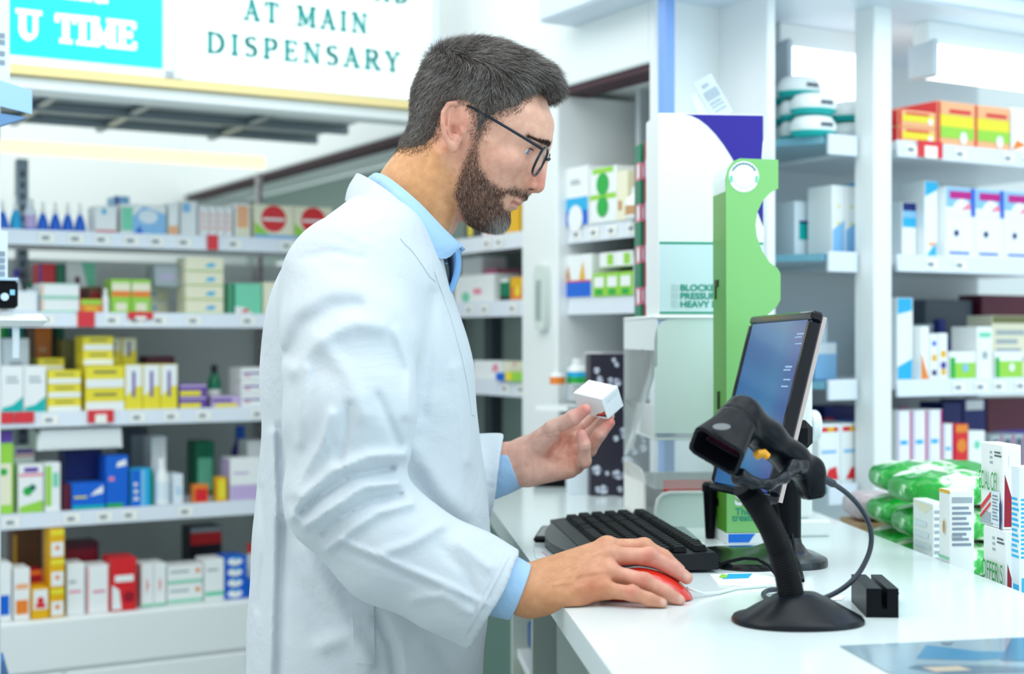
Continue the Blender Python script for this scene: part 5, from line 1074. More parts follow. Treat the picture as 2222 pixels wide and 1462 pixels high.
o, wd, hh = lbox('lotion_carton', 'pale blue lotion carton with blue barcode at right picture edge', 2212, 2275, 1012, 1.655, .022, 'wb', [('l', 'cyan', .02, .45, .9, .82, 14), ('r', 'cyan', .05, .15, .4, .34), ('l', 'blue', .2, .36, .9, .40, 2)], [('l', 'cyan', .1, .45, .95, .82, 12), ('r', 'cyan', .3, .15, .95, .3)])
b = MB(); b.add([(-.03, .0, 0), (.03, .0, 0), (.03, .05, .006), (-.03, .05, .006)], [(0, 1, 2, 3)], M_black); 
for i in range(9): b.box(-.045 + i * .01, -.040 + i * .01, 0, .05, .001, .004, M_black)
tag(b.build('black_mesh_mat', loc=cpt(.60, .42, LZ), rz=WK.a), 'black ridged strip mat on the ledge under the offer cartons', 'mat')

# ---- things at the left picture edge, on a near post
WL = Wall((-.80, 2.18), 30)
po = thing('aisle_post', 'white near post with price signs at the far left picture edge', 'post', (WL.pt(WL.t(-30), 0, 0)), WL.a)
b = MB(); b.box(-.03, .022, 0, .03, 0, 2.3, M_white, .003); b.build('upright', po)
zl = lambda py: CH - (py - 731) / F * 2.13
b = MB(); b.box(-.03, .0335, -.006, -.001, zl(170), 2.2, mat('sign_card_pale', 'DCEAF4', .4)); b.box(-.03, .0305, -.006, -.001, zl(605), zl(495), MATS['sign_card_pale']); b.build('sign_card', po)
b = MB()
for z in (zl(120), zl(100), zl(75), zl(60), zl(590), zl(575), zl(560), zl(545)): b.box(.008, .026, -.0075, -.0065, z - .004, z + .003, M_ink)
b.build('sign_print', po)
b = MB(); b.prism([(-.08, zl(165)), (.0, zl(168)), (.058, zl(188)), (.058, zl(240)), (.0, zl(225)), (-.08, zl(222))], -.05, -.0495, mat('bracket_blue', 'A4D0F6', .4), 'y')
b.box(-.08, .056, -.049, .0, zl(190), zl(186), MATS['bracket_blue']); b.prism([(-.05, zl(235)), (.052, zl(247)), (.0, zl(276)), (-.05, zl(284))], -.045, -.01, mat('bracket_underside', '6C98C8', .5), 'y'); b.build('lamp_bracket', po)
cmr = thing('small_camera', 'small black camera box on a white bracket at left edge', 'camera', WL.pt(WL.t(-30), -.012, zl(668)), WL.a)
b = MB(); b.box(-.03, .0385, -.035, .005, 0, .042, M_black, .004); b.box(-.03, .0385, -.036, .005, .0415, .046, mat('pale_cap', 'B8D8F0', .4), .001); b.build('body', cmr)
b = MB(); b.lathe([(.006, 0), (.006, .003), (0, .003)], mat('lens_white', 'D0ECFF', .2), 14, T=MX.Translation((.018, -.036, .017)) @ MX.Rotation(R(90), 4, 'X')); b.box(.026, .033, -.0365, -.0355, .020, .028, mat('led_blue', '90D8F8', .3)); b.build('lens', cmr)
b = MB(); b.box(-.03, .084, -.045, .0, zl(708) , zl(680), M_white, .012); b.box(.034, .044, -.03, -.02, zl(780), zl(706), MATS['sign_card_pale'], .002); b.build('tray_arm', po)
tag(MB().lathe([(.20, .70), (.21, .76), (.20, .80), (.12, .82), (0, .82)], mat('seat_blue', '2C7CC8', .5), 24).lathe([(.02, .0), (.02, .71)], M_steel, 12).lathe([(.18, 0), (.18, .015), (.03, .03)], M_steel, 24).build('stool', loc=(-1.075, 2.42, 0)), 'round blue seated stool whose edge shows at the lower left corner', 'stool')
# ---------------------------------------------------------------- the person
DM = 1.85
person = thing('person', 'bearded man in white lab coat and glasses holding a small carton, using a mouse', 'person', (-.17, 1.85, 0))
def skinmat():
    m = bpy.data.materials.new('skin'); m.use_nodes = True; nt = m.node_tree; b = nt.nodes['Principled BSDF']
    a = nt.nodes.new('ShaderNodeVertexColor'); a.layer_name = 'tint'; tc = nt.nodes.new('ShaderNodeTexCoord'); n = nt.nodes.new('ShaderNodeTexNoise'); n.inputs['Scale'].default_value = 90; n.inputs['Detail'].default_value = 5
    mx = nt.nodes.new('ShaderNodeMix'); mx.data_type = 'RGBA'; mx.blend_type = 'MULTIPLY'; mx.inputs[0].default_value = 1; rp = nt.nodes.new('ShaderNodeValToRGB')
    rp.color_ramp.elements[0].position = .3; rp.color_ramp.elements[0].color = (.84, .76, .74, 1); rp.color_ramp.elements[1].position = .7; rp.color_ramp.elements[1].color = (1, 1, 1, 1)
    nt.links.new(tc.outputs['Object'], n.inputs['Vector']); nt.links.new(n.outputs['Fac'], rp.inputs[0]); nt.links.new(a.outputs['Color'], mx.inputs[6]); nt.links.new(rp.outputs[0], mx.inputs[7]); nt.links.new(mx.outputs[2], b.inputs['Base Color'])
    n2 = nt.nodes.new('ShaderNodeTexNoise'); n2.inputs['Scale'].default_value = 900; bp = nt.nodes.new('ShaderNodeBump'); bp.inputs['Strength'].default_value = .18; bp.inputs['Distance'].default_value = .001
    nt.links.new(tc.outputs['Object'], n2.inputs['Vector']); nt.links.new(n2.outputs['Fac'], bp.inputs['Height']); nt.links.new(bp.outputs[0], b.inputs['Normal'])
    b.inputs['Roughness'].default_value = .46; b.inputs['Subsurface Weight'].default_value = .12; b.inputs['Subsurface Radius'].default_value = (1, .35, .2); b.inputs['Subsurface Scale'].default_value = .005
    return m
def tintmat(name, rough=.45):
    m = bpy.data.materials.new(name); m.use_nodes = True; nt = m.node_tree; b = nt.nodes['Principled BSDF']; a = nt.nodes.new('ShaderNodeVertexColor'); a.layer_name = 'tint'
    nt.links.new(a.outputs['Color'], b.inputs['Base Color']); b.inputs['Roughness'].default_value = rough; b.inputs['Specular IOR Level'].default_value = .35; return m
SKIN = skinmat()
L3 = lambda h: np.array(lin(h)[:3])
# ---- head frame (mm): x forward, y to the man's left, z up, origin between the ears
HO = A_(P(1015, 303, DM)); pit, yaw = R(20), R(-4)
hf = A_(MX.Rotation(yaw, 3, 'Z') @ V((math.cos(pit), 0, -math.sin(pit)))); hu = A_(MX.Rotation(yaw, 3, 'Z') @ V((math.sin(pit), 0, math.cos(pit)))); hl = np.cross(hu, hf)
HM = np.array([hf, hl, hu])
to_head = lambda p: ((p - HO) @ HM.T) * 1000
from_head = lambda q: np.asarray(q, float) / 1000 @ HM + HO
TB = np.array([(60, -60, 97, 10, 71), (40, -60, 100, 15, 70), (28, -60, 100.5, 20, 69), (12, -55, 94, 25, 68), (0, -50, 91, 28, 67.5), (-15, -45, 91, 30, 66), (-30, -40, 91, 28, 63), (-45, -30, 90.5, 22, 59.5), (-60, -22, 86, 18, 56), (-72, -12, 82, 20, 52), (-85, 2, 84, 25, 45), (-95, 18, 79, 35, 35), (-104, 38, 62, 50, 18)], float)[::-1]
zg = np.arange(-125, 80.); kern = np.exp(-np.arange(-12, 13) ** 2 / 40.); kern /= kern.sum()
TBS = [np.convolve(np.pad(np.interp(zg, TB[:, 0], TB[:, i]), 12, 'edge'), kern, 'valid') for i in range(1, 5)]
MIR = lambda q: np.stack([q[:, 0], np.abs(q[:, 1]), q[:, 2]], 1)
def ear_sdf(m):
    e2 = A_((-.34, 0, .94)); e1 = A_((.94, 0, .34)); yy = A_((0, 1, 0)); c, s = math.cos(R(24)), math.sin(R(24)); a1 = c * e1 - s * yy; n = s * e1 + c * yy
    q = m - A_((-12, 73, 3)); S, T, N = q @ a1, q @ e2, q @ n; p = np.stack([S, T, N], 1)
    wd = np.where(T > 0, 16.5, 16.5 - .2 * np.minimum(-T, 30)); rho = np.sqrt((S / wd) ** 2 + (T / 31) ** 2)
    d = smax((rho - 1) * 13, np.abs(N + 1.5 - .02 * (S * S / 10)) - 2.2, 2)
    hx = [(9, 10, 1), (9.5, 21, 1.5), (3, 29, 2), (-8, 27, 3), (-15, 16, 3.5), (-15.5, 2, 3.5), (-12.5, -12, 2.5), (-7, -22, 1)]
    d = smin(d, polyd(p, hx) - 3.0, 2.0); d = smin(d, ell(p, (-1, -25, 0), (7, 7.5, 4)), 3)
    d = smin(d, polyd(p, [(-2, 20, 0), (-7, 9, 1.5), (-8, -4, 2), (-4, -14, 1.5), (3, -17, 1)]) - 2.3, 2.0)
    d = smax(d, -ell(p, (1, -4, 3), (7.5, 10.5, 6)), 2.2); d = smax(d, -ell(p, (-1, 24 - 8, 4.5), (5, 5, 4.5)), 2)
    d = smin(d, polyd(p, [(10, 9, 1), (3, 3, -1)]) - 2.0, 2); d = smin(d, ell(p, (11, -6, 1.5), (4.2, 5.5, 3.5)), 2.5)
    return smax(d, -ell(p, (5.5, -5, -2), (3.2, 4, 5)), 1)
def head_base(q):
    x, y, z = q.T; zi = np.clip(z, -124, 78); xb, xf, xw, b = [np.interp(zi, zg, t) for t in TBS]
    X = (x - xw) / np.where(x > xw, xf - xw, xw - xb); pw = np.where(x > xw, 2.35, 2.1)
    rho = (np.abs(X) ** pw + np.abs(y / b) ** pw) ** (1 / pw); d = (rho - 1) * np.minimum(b, 55)
    d = smax(smax(d, z - 62, 14), -103 - z, 10)
    d = smin(d, ell(q, (6, 0, 38), (90.5, 75.5, 75.5)), 14)
    qs = q * A_((1, 1.06, 1)); nk = chain(qs, [(-22, 0, -15), (-32, 0, -90), (-44, 0, -140), (-78, 0, -205)], [53, 56, 58, 66], 20)
    return smin(d, nk, 13)
def head_skin(q):
    m = MIR(q); d = head_base(q)
    d = smin(d, cone(m, (94, 6, 30), (80, 40, 31), 8, 6.5), 10)            # brow ridge
    d = smin(d, ell(m, (60, 48, -12), (22, 15, 13)), 12)                   # cheek bone
    d = smax(d, -ell(m, (97, 32, 8), (15, 15, 10.5)), 9)                   # eye socket
    d = smin(d, ell(m, (73.2, 31, 9.5), (12.8, 13.5, 12.4)), 2.5)            # lids over the globe
    d = smax(d, -ell(m, (87, 36, 8.0), (11, 10, 3.5)), 1.0)             # lid opening
    d = smin(d, chain(q, [(86, 0, 22), (90, 0, 0), (89, 0, -24), (84, 0, -42)], [10, 11, 13, 15], 8), 8)
    d = smin(d, cone(q, (98.5, 0, 22), (105, 0, -14), 6.5, 8), 7)              # nose
    d = smin(d, ell(q, (105.2, 0, -25), (10.4, 9.5, 11)), 5); d = smin(d, ell(m, (97, 12.5, -30), (10, 6, 8)), 3)
    d = d + 1.6 * np.exp(-(polyd(m, [(92, 15, -18), (86, 18, -25), (86, 18, -34)]) / 2.4) ** 2)
    d = smax(d, -ell(m, (102, 13.5, -36), (5.8, 5.5, 3.4)), 1.0)
    d = smin(d, cone(q, (101, 0, -31), (94, 0, -42), 4.5, 3), 4)
    d = smin(d, ell(q, (87, 0, -54.5), (7.5, 19, 4.0)), 3); d = smin(d, ell(q, (85, 0, -61.5), (7, 17, 4.6)), 3)
    d = d + .5 * np.exp(-((z_ := q[:, 2]) + 57.8) ** 2 / 2.2) * (q[:, 0] > 66) * (np.abs(q[:, 1]) < 25)
    d = smin(d, ell(q, (72, 0, -84), (14, 17, 13)), 10)
    d = smin(d, cone(m, (-16, 56, -34), (10, 20, -165), 8, 11), 16)        # neck muscle
    d = smin(d, ear_sdf(m), 2.5)
    return d
def head_fn(p): return head_skin(to_head(p)) / 1000
hv, hfc = surfnet(head_fn, HO + A_((-.17, -.105, -.235)), HO + A_((.145, .105, .145)), .0016); hv = relax(hv, hfc, 1, .35)
def inpoly(x, z, poly):
    r = np.zeros(len(x), bool); n = len(poly)
    for i in range(n):
        x0, z0 = poly[i]; x1, z1 = poly[(i + 1) % n]; c = (z0 > z) != (z1 > z)
        if z0 != z1: r ^= c & (x < (x1 - x0) * (z - z0) / (z1 - z0) + x0)
    return r
def polysd(x, z, poly):           # signed, positive inside
    p = np.stack([x, z], 1); pp = [A_(a) for a in poly] + [A_(poly[0])]; d = np.full(len(x), 1e9)
    for a, b in zip(pp[:-1], pp[1:]):
        ba = b - a; t = np.clip(((p - a) @ ba) / (ba @ ba), 0, 1); d = np.minimum(d, np.linalg.norm(p - a - t[:, None] * ba, axis=1))
    return np.where(inpoly(x, z, poly), d, -d)
HAIR = [(72, 91), (60, 74), (53, 52), (44, 46), (36, 38), (26, 26), (22, 6), (16, 4), (13, 20), (6, 33), (-10, 38), (-24, 30), (-33, 10), (-34, -14), (-42, -30), (-58, -40), (-80, -42), (-120, -30), (-120, 150), (60, 170), (110, 140), (100, 95)]
BEARD = [(15, 14), (25, 12), (27, -10), (36, -30), (52, -42), (70, -46), (82, -38), (92, -35.5), (108, -38), (103, -50), (88, -50.5), (78, -52), (74, -60), (80, -68), (88, -68), (104, -72), (104, -112), (60, -118), (38, -106), (25, -92), (13, -77), (11, -55), (12, -20)]
def head_tint(v):
    q = to_head(v); x, y, z = q.T; n = len(q)
    base = np.tile(L3('EAB79E'), (n, 1)); G = lambda cx, cz, s, cy=None: np.exp(-((x - cx) ** 2 + (z - cz) ** 2 + (0 if cy is None else (np.abs(y) - cy) ** 2)) / s ** 2)[:, None]
    mixc = lambda b, c, w: b + (L3(c) - b) * np.clip(w, 0, 1)
    nk = np.clip((-z - 20 - .8 * x) / 40, 0, 1)[:, None] * (x < 20)[:, None]; base = mixc(base, 'DEA470', nk)
    base = mixc(base, 'DE8878', G(108, -22, 17) * .75); base = mixc(base, 'E2998A', G(62, -18, 24, 50) * .5); base = mixc(base, 'DA8A78', G(-12, 3, 34, 76) * .55)
    lip = np.clip(1 - np.abs(z + 58) / 6.5, 0, 1)[:, None] * ((x > 72) & (np.abs(y) < 22))[:, None]; base = mixc(base, 'C47A74', lip * 1.2)
    sb = polysd(x, z, BEARD); base = mixc(base, '7A5244', np.clip(sb / 9 + .25, 0, 1)[:, None] * .72 * (np.abs(y) < 75)[:, None])
    base = mixc(base, 'B88466', np.exp(-(np.minimum(sb, 0) / 16) ** 2)[:, None] * .35 * (z < 0)[:, None])
    sh = polysd(x, z, HAIR); base = mixc(base, '4A3E38', np.clip(sh / 8 + .2, 0, 1)[:, None] * .9)
    base = mixc(base, 'C8908A', G(88, 9, 13, 32) * .5); base = mixc(base, '6A2A24', G(102, -34.5, 4.2, 11) * 1.2)  # last tint puts the nostril's shade into the skin colour
    return base
def skin_joint(parts):            # parts: (V, F, tint)
    Vs, Fs, Cs = [], [], []; o = 0
    for v, f, c in parts: Vs.append(v); Fs.append(f + o); Cs.append(c); o += len(v)
    return np.concatenate(Vs), np.concatenate(Fs), np.concatenate(Cs)
PP = lambda px, py, d: A_(P(px, py, d))
# ---- right hand on the mouse
def rhand(p):
    W0 = PP(1132, 1280, 1.600); mc_ = [PP(1318, 1190, 1.652), PP(1326, 1209, 1.630), PP(1326, 1243, 1.607), PP(1314, 1279, 1.590)]
    d = chain(p, [PP(1020, 1248, 1.60), PP(1085, 1268, 1.60), W0], [.031, .029, .0262], .01)
    for m, r, wp in zip(mc_, (.0128, .0132, .0122, .0108), (PP(1140, 1262, 1.612), PP(1140, 1270, 1.604), PP(1140, 1284, 1.596), PP(1142, 1298, 1.588))): d = smin(d, cone(p, wp, m, .0195, r), .010)
    d = smin(d, cone(p, PP(1160, 1304, 1.590), PP(1248, 1299, 1.590), .0162, .0122), .012); d = smin(d, cone(p, PP(1180, 1272, 1.635), PP(1270, 1262, 1.672), .017, .013), .012)
    fs = [([mc_[0], PP(1398, 1186, 1.655), PP(1440, 1208, 1.652), PP(1474, 1236, 1.648)], (.0116, .0095, .0086, .0070)),
          ([mc_[1], PP(1410, 1207, 1.632), PP(1459, 1232, 1.630), PP(1490, 1254, 1.628)], (.0118, .0100, .0088, .0073)),
          ([mc_[2], PP(1398, 1262, 1.600), PP(1443, 1285, 1.596), PP(1474, 1303, 1.594)], (.0112, .0095, .0085, .0071)),
          ([mc_[3], PP(1370, 1286, 1.578), PP(1408, 1300, 1.576), PP(1436, 1309, 1.575)], (.0100, .0083, .0074, .0064))]
    for pts, rs in fs:
        f = chain(p, pts, rs, .004); f = smin(f, np.linalg.norm(p - pts[1], axis=1) - rs[1] * 1.07, .004); f = f + .0005 * np.exp(-(np.linalg.norm(p - pts[2], axis=1) - rs[2]) ** 2 / 1e-5) * 0
        for k in (1, 2):
            for o in (-1, 1): ax = (pts[k + 1] - pts[k - 1]); ax = ax / np.linalg.norm(ax); f = f + .00045 * np.exp(-(((p - pts[k]) @ ax - o * .0022) / .0009) ** 2)
        d = smin(d, f, .0045)
    th = chain(p, [PP(1250, 1264, 1.672), PP(1330, 1278, 1.688), PP(1385, 1294, 1.684), PP(1415, 1302, 1.678)], [.0135, .0115, .0105, .008], .004); d = smin(d, th, .006)
    for m, r in zip(mc_, (.0118, .012, .011, .0095)): d = smin(d, np.linalg.norm(p - (m + A_((-.001, -.002, .003))), axis=1) - r, .006)
    px = 1111 + F * p[:, 0] / p[:, 1]; py = 731 - F * (p[:, 2] - CH) / p[:, 1]; q2 = np.stack([px, py], 1)
    for pl, a, s in (([(1180, 1250), (1215, 1245), (1255, 1225), (1300, 1196)], .0014, 5), ([(1200, 1268), (1240, 1262), (1262, 1240), (1275, 1222), (1300, 1214)], .0013, 4.5), ([(1190, 1258), (1240, 1248), (1310, 1240)], .0010, 5), ([(1230, 1290), (1270, 1268), (1312, 1246)], .0008, 6),
                     ([(1330, 1226), (1380, 1226)], -.0016, 7), ([(1330, 1260), (1362, 1266)], -.0014, 6), ([(1312, 1170), (1390, 1178)], 0, 6)):
        if a: d = d - a * np.exp(-(polyd(q2, pl) / s) ** 2)
    cx_ = (p[:, 0] - CO.x) * CU.x + (p[:, 1] - CO.y) * CU.y; d = np.where(cx_ > -.03, smax(d, CT + .0008 - .75 * np.clip(-cx_, 0, .03) - p[:, 2], .002), d)
    return np.maximum(d, .0010 - mouse(p))
rv, rf = surfnet(rhand, PP(1000, 1180, 1.64) + A_((-.02, -.10, -.10)), PP(1500, 1180, 1.64) + A_((.02, .075, .035)), .0013); rv = relax(rv, rf, 1, .4)
NAILS_R = [(PP(1490, 1251, 1.620), .006), (PP(1477, 1300, 1.589), .0055), (PP(1439, 1306, 1.570), .005)]
def hand_tint(v, base, tip, nails, tips):
    c = np.tile(L3(base), (len(v), 1)); 
    for t, s, col in tips: c += (L3(col) - c) * np.exp(-(np.linalg.norm(v - t, axis=1) / s) ** 2)[:, None]
    for n, s in nails: w = np.clip(1.6 - np.linalg.norm(v - n, axis=1) / s * 1.6, 0, 1)[:, None]; c += (L3('F2C8BC') - c) * w * .8
    return c
rt = hand_tint(rv, 'D09468', '', NAILS_R, [(PP(1400, 1230, 1.61), .055, 'E2A690'), (PP(1470, 1260, 1.61), .035, 'E6A898'), (PP(1405, 1204, 1.62), .009, 'D88A74'), (PP(1396, 1258, 1.592), .009, 'D88A74'), (PP(1370, 1283, 1.57), .009, 'D88A74'), (PP(1285, 1275, 1.58), .02, 'C47C58')])
# ---- left hand holding the carton
def lhand(p):
    d = chain(p, [PP(1040, 1016, 2.00), PP(1100, 1010, 1.985), PP(1135, 1004, 1.978)], [.032, .031, .0285], .01)
    mcp = [PP(1236, 930, 2.012), PP(1245, 958, 2.004), PP(1250, 985, 1.992), PP(1250, 1010, 1.978)]
    wr = [PP(1140, 975, 1.985), PP(1142, 990, 1.985), PP(1142, 1010, 1.98), PP(1142, 1026, 1.974)]
    for m, w_, r in zip(mcp, wr, (.0125, .0125, .012, .0115)): d = smin(d, cone(p, w_, m, .0175, r), .010)
    d = smin(d, cone(p, PP(1140, 984, 1.972), PP(1195, 940, 1.958), .0195, .0150), .014)      # thenar
    d = smin(d, cone(p, PP(1150, 1025, 1.968), PP(1235, 1018, 1.964), .0165, .0125), .012)   # hypothenar
    fs = [([mcp[0], PP(1268, 922, 2.022), PP(1288, 908, 2.018), PP(1302, 897, 2.010)], (.0112, .0098, .0088, .0075)),
          ([mcp[1], PP(1277, 946, 1.998), PP(1303, 921, 1.990), PP(1322, 903, 1.984)], (.0112, .0098, .0088, .0074)),
          ([mcp[2], PP(1279, 976, 1.968), PP(1301, 942, 1.950), PP(1323, 917, 1.948)], (.0110, .0096, .0088, .0074)),
          ([mcp[3], PP(1268, 1000, 1.944), PP(1268, 965, 1.932), PP(1262, 942, 1.932)], (.0104, .0094, .0084, .0072))]
    for pts, rs in fs:
        f = chain(p, pts, rs, .004)
        for k in (1, 2): ax = (pts[k + 1] - pts[k - 1]); ax = ax / np.linalg.norm(ax); f = f + .0006 * np.exp(-(((p - pts[k]) @ ax) / .0010) ** 2)
        d = smin(d, f, .004)
    th = chain(p, [PP(1170, 962, 1.962), PP(1200, 930, 1.948), PP(1243, 907, 1.934), PP(1270, 889, 1.928)], [.0150, .0118, .0102, .0080], .005)
    ax = A_(PP(1270, 889, 1.928) - PP(1200, 930, 1.948)); ax /= np.linalg.norm(ax); th = th + .0006 * np.exp(-(((p - PP(1240, 908, 1.935)) @ ax) / .0012) ** 2) + .0005 * np.exp(-(((p - PP(1236, 911, 1.935)) @ ax) / .0010) ** 2)
    d = smin(d, th, .005)
    px = 1111 + F * p[:, 0] / p[:, 1]; py = 731 - F * (p[:, 2] - CH) / p[:, 1]; q2 = np.stack([px, py], 1)
    for pl, a, s in (([(1218, 936), (1222, 950), (1208, 974), (1186, 990)], -.0022, 4), ([(1240, 950), (1236, 985), (1240, 1016)], -.0020, 4), ([(1256, 1004), (1262, 1014)], -.0012, 3), ([(1152, 1032), (1154, 1012), (1150, 995)], -.0007, 3), ([(1230, 960), (1214, 984), (1205, 1000)], -.0010, 4), ([(1172, 946), (1215, 934)], -.0007, 2.5), ([(1165, 950), (1200, 948)], -.0006, 2.5)):
        d = d - a * np.exp(-(polyd(q2, pl) / s) ** 2)
    return d
lv, lf = surfnet(lhand, PP(1025, 1070, 1.97) + A_((-.02, -.075, -.03)), PP(1335, 880, 1.97) + A_((.03, .085, .03)), .0013); lv = relax(lv, lf, 1, .4)
lt = hand_tint(lv, 'E8B8A6', '', [], [(PP(1272, 886, 1.92), .02, 'E8968A'), (PP(1326, 912, 1.94), .018, 'E2887C'), (PP(1262, 940, 1.925), .016, 'ECA69A'), (PP(1225, 960, 1.99), .022, 'C88068'), (PP(1130, 1000, 1.96), .03, 'E2AC98'), (PP(1240, 1000, 1.96), .03, 'E4A890')])
# ---- hidden body (torso, arms, legs)
LEGS = [[(-.20, 1.765, .93), (-.185, 1.75, .50), (-.205, 1.75, .09)], [(-.20, 1.935, .93), (-.175, 1.95, .50), (-.19, 1.95, .09)]]
def body_fn(p):
    d = ell(p, (-.175, 1.85, 1.28), (.105, .165, .26)); d = smin(d, ell(p, (-.19, 1.85, .98), (.105, .155, .16)), .05)
    for l in LEGS: d = smin(d, chain(p, l, [.082, .055, .038], .02), .03)
    d = smin(d, chain(p, [PP(770, 620, 1.72), PP(745, 1075, 1.60), PP(1030, 1250, 1.60)], [.05, .042, .028], .02), .03)
    d = smin(d, chain(p, [PP(800, 620, 2.00), PP(880, 1050, 2.08), PP(1050, 1016, 2.00)], [.05, .042, .030], .02), .03)
    return d
bv, bf = surfnet(body_fn, (-.42, 1.48, .03), (.06, 2.22, 1.56), .008)
Vs, Fs, Cs = skin_joint([(hv, hfc, head_tint(hv)), (rv, rf, rt), (lv, lf, lt), (bv, bf, np.tile(L3('DEA888'), (len(bv), 1)))])
npmesh('body', Vs, Fs, [SKIN], person, (0, 0, 0), Cs)
# ---- eyes
for s in (-1, 1):
    T = MX(((hf[0], hl[0], hu[0], 0), (hf[1], hl[1], hu[1], 0), (hf[2], hl[2], hu[2], 0), (0, 0, 0, 1))); c = from_head([(71.8, s * 31, 9.2)])[0]; T = MX.Translation(c - A_(person.location)) @ T @ MX.Rotation(R(14), 4, 'Y')
    b = MB(); prof = [(.0118 * math.sin(R(a)), .0118 * math.cos(R(a))) for a in range(180, -1, -6)]; m_sc, m_ir, m_pu = mat('eye_white', 'E8E4E0', .15), mat('eye_iris_blue', '4C8CC0', .1), mat('eye_pupil', '0A0C10', .05)
    Q = MX.Rotation(R(90), 4, 'Y')
    b.lathe([p for p in prof if p[0] >= .0058 or p[1] < 0], m_sc, 28, T=Q); b.lathe([(.0062, .0101), (.0058, .0105), (.0024, .0119)], m_ir, 28, T=Q); b.lathe([(.0024, .0119), (0, .0121)], m_pu, 28, T=Q)
    b.build('eye', person, matrix=T)
    b = MB(); b.tube([from_head([(xx, s * yy_, zz)])[0] - A_(person.location) for xx, yy_, zz in ((76.8, 44, 9.0), (80.5, 41.2, 11.4), (84.5, 36.8, 12.6), (87.2, 31, 12.6), (88.5, 27, 11.6))], [.0003, .0007, .0009, .0009, .0004], mat('lash_dark', '2A2020', .6), 6); b.build('eyelash', person)
# ---- hair
def hair_th(q):
    x, y, z = q.T; s = polysd(x, z, HAIR); top = np.clip((z - 62) / 40, 0, 1); t = 2.5 + 3.5 * np.clip((z - 10) / 60, 0, 1) + 11 * top * top * (3 - 2 * top)
    return np.where(s > 0, t * np.clip(s / 13, 0, 1) ** .8, -2.5 + s * .05)
def hair_sdf(q):
    d = head_base(q) - hair_th(q)
    for y in (-38, -19, 0, 19, 38):
        dz = -abs(y) * .14; d = smin(d, chain(q, [(0, y, 112 + dz * 1.4), (40, y, 112 + dz * 1.3), (66, y * .95, 109 + dz), (80, y * .92, 98 + dz)], [16, 14.5, 13, 9.5], 8), 9)
    return d
def hair_fn(p): return hair_sdf(to_head(p)) / 1000
cv_, cf_ = surfnet(hair_fn, HO + A_((-.15, -.10, -.08)), HO + A_((.14, .10, .155)), .0022); q = to_head(cv_)
sd_ = head_base(q); keep = (sd_ > .2) & (polysd(q[:, 0], q[:, 2], HAIR) > -14); cf_ = cf_[keep[cf_].all(1)]
def vnormals(v, f):
    n = np.cross(v[f[:, 2]] - v[f[:, 0]], v[f[:, 3]] - v[f[:, 1]]); N = np.zeros_like(v)
    for k in range(4): np.add.at(N, f[:, k], n)
    return N / np.maximum(np.linalg.norm(N, axis=1), 1e-12)[:, None]
def surf_sample(v, f, n, rng, wfn):
    a = np.linalg.norm(np.cross(v[f[:, 2]] - v[f[:, 0]], v[f[:, 3]] - v[f[:, 1]]), axis=1) * wfn(v[f].mean(1)); a /= a.sum(); i = rng.choice(len(f), n, p=a)
    u, w_ = rng.rand(n, 1), rng.rand(n, 1); V0 = v[f[i]]; N = vnormals(v, f)[f[i, 0]]
    return (V0[:, 0] * (1 - u) + V0[:, 1] * u) * (1 - w_) + (V0[:, 3] * (1 - u) + V0[:, 2] * u) * w_, N
def strands(name, root, D, L, bend, col, r, parent, m, seg=3):
    n = len(root); D = D / np.linalg.norm(D, axis=1)[:, None]; side = np.cross(D, A_((0, 1, 0)) + .3 * np.random.RandomState(1).randn(n, 3)); side /= np.linalg.norm(side, axis=1)[:, None]; s2 = np.cross(D, side)
    Vs = np.zeros((n, seg + 1, 3, 3)); 
    for k in range(seg + 1):
        t = k / seg; c = root + D * (L * t)[:, None] + bend * (L * t * t)[:, None]; rr = r * (1 - .85 * t)
        for j in range(3): a = 2.0944 * j; Vs[:, k, j] = c + (side * math.cos(a) + s2 * math.sin(a)) * rr
    base = np.arange(n)[:, None] * (seg + 1) * 3; F_ = []
    for k in range(seg):
        for j in range(3): a, b_ = k * 3 + j, k * 3 + (j + 1) % 3; F_.append(base + np.array([[a, b_, b_ + 3, a + 3]]))
    return npmesh(name, Vs.reshape(-1, 3), np.concatenate(F_), [m], parent, (0, 0, 0), np.repeat(col, (seg + 1) * 3, 0))
HM_ = tintmat('hair_strand', .38); rng = np.random.RandomState(7)
hair_cap = npmesh('hair', cv_, cf_, [mat('hair_base', '3A3330', .6)], person)
rt_, nn = surf_sample(cv_, cf_, 40000, rng, lambda c: np.where(to_head(c)[:, 2] > 60, 1.15, 1.0)); q = to_head(rt_); sreg = polysd(q[:, 0], q[:, 2], HAIR); ok = (sreg > -1.5) | (q[:, 0] > 60); rt_, nn, q, sreg = rt_[ok], nn[ok], q[ok], sreg[ok]
x, y, z = q.T; n = len(q); top = np.clip((z - 70) / 30, 0, 1)[:, None]
comb_top = A_((1.0, 0, .25)) + np.stack([.0 * x, .12 * np.sign(y) + .15 * np.sin(x * .2 + y * .13), .10 * np.sin(y * .25)], 1)
comb_side = A_((-.35, 0, -1.0)) + np.stack([np.where(x > 20, .9, 0), 0 * x, 0 * x], 1)
comb = comb_side * (1 - top) + comb_top * top; comb = comb / np.linalg.norm(comb, axis=1)[:, None]
nh = nn @ HM.T; comb = comb - nh * (comb * nh).sum(1)[:, None] * .9; dd = comb + nh * (.38 + .25 * rng.rand(n, 1)) + .30 * rng.randn(n, 3) * (1 - .25 * top)
fr = np.clip((x - 62) / 25, 0, 1)[:, None]; dd = dd + fr * A_((.5, 0, -.35)); Lh = np.where(z > 80, .012 + .010 * rng.rand(n), .0042 + .0035 * rng.rand(n) + np.clip((z - 30) / 50, 0, 1) * .006) * np.clip(.35 + sreg / 20, .35, 1)
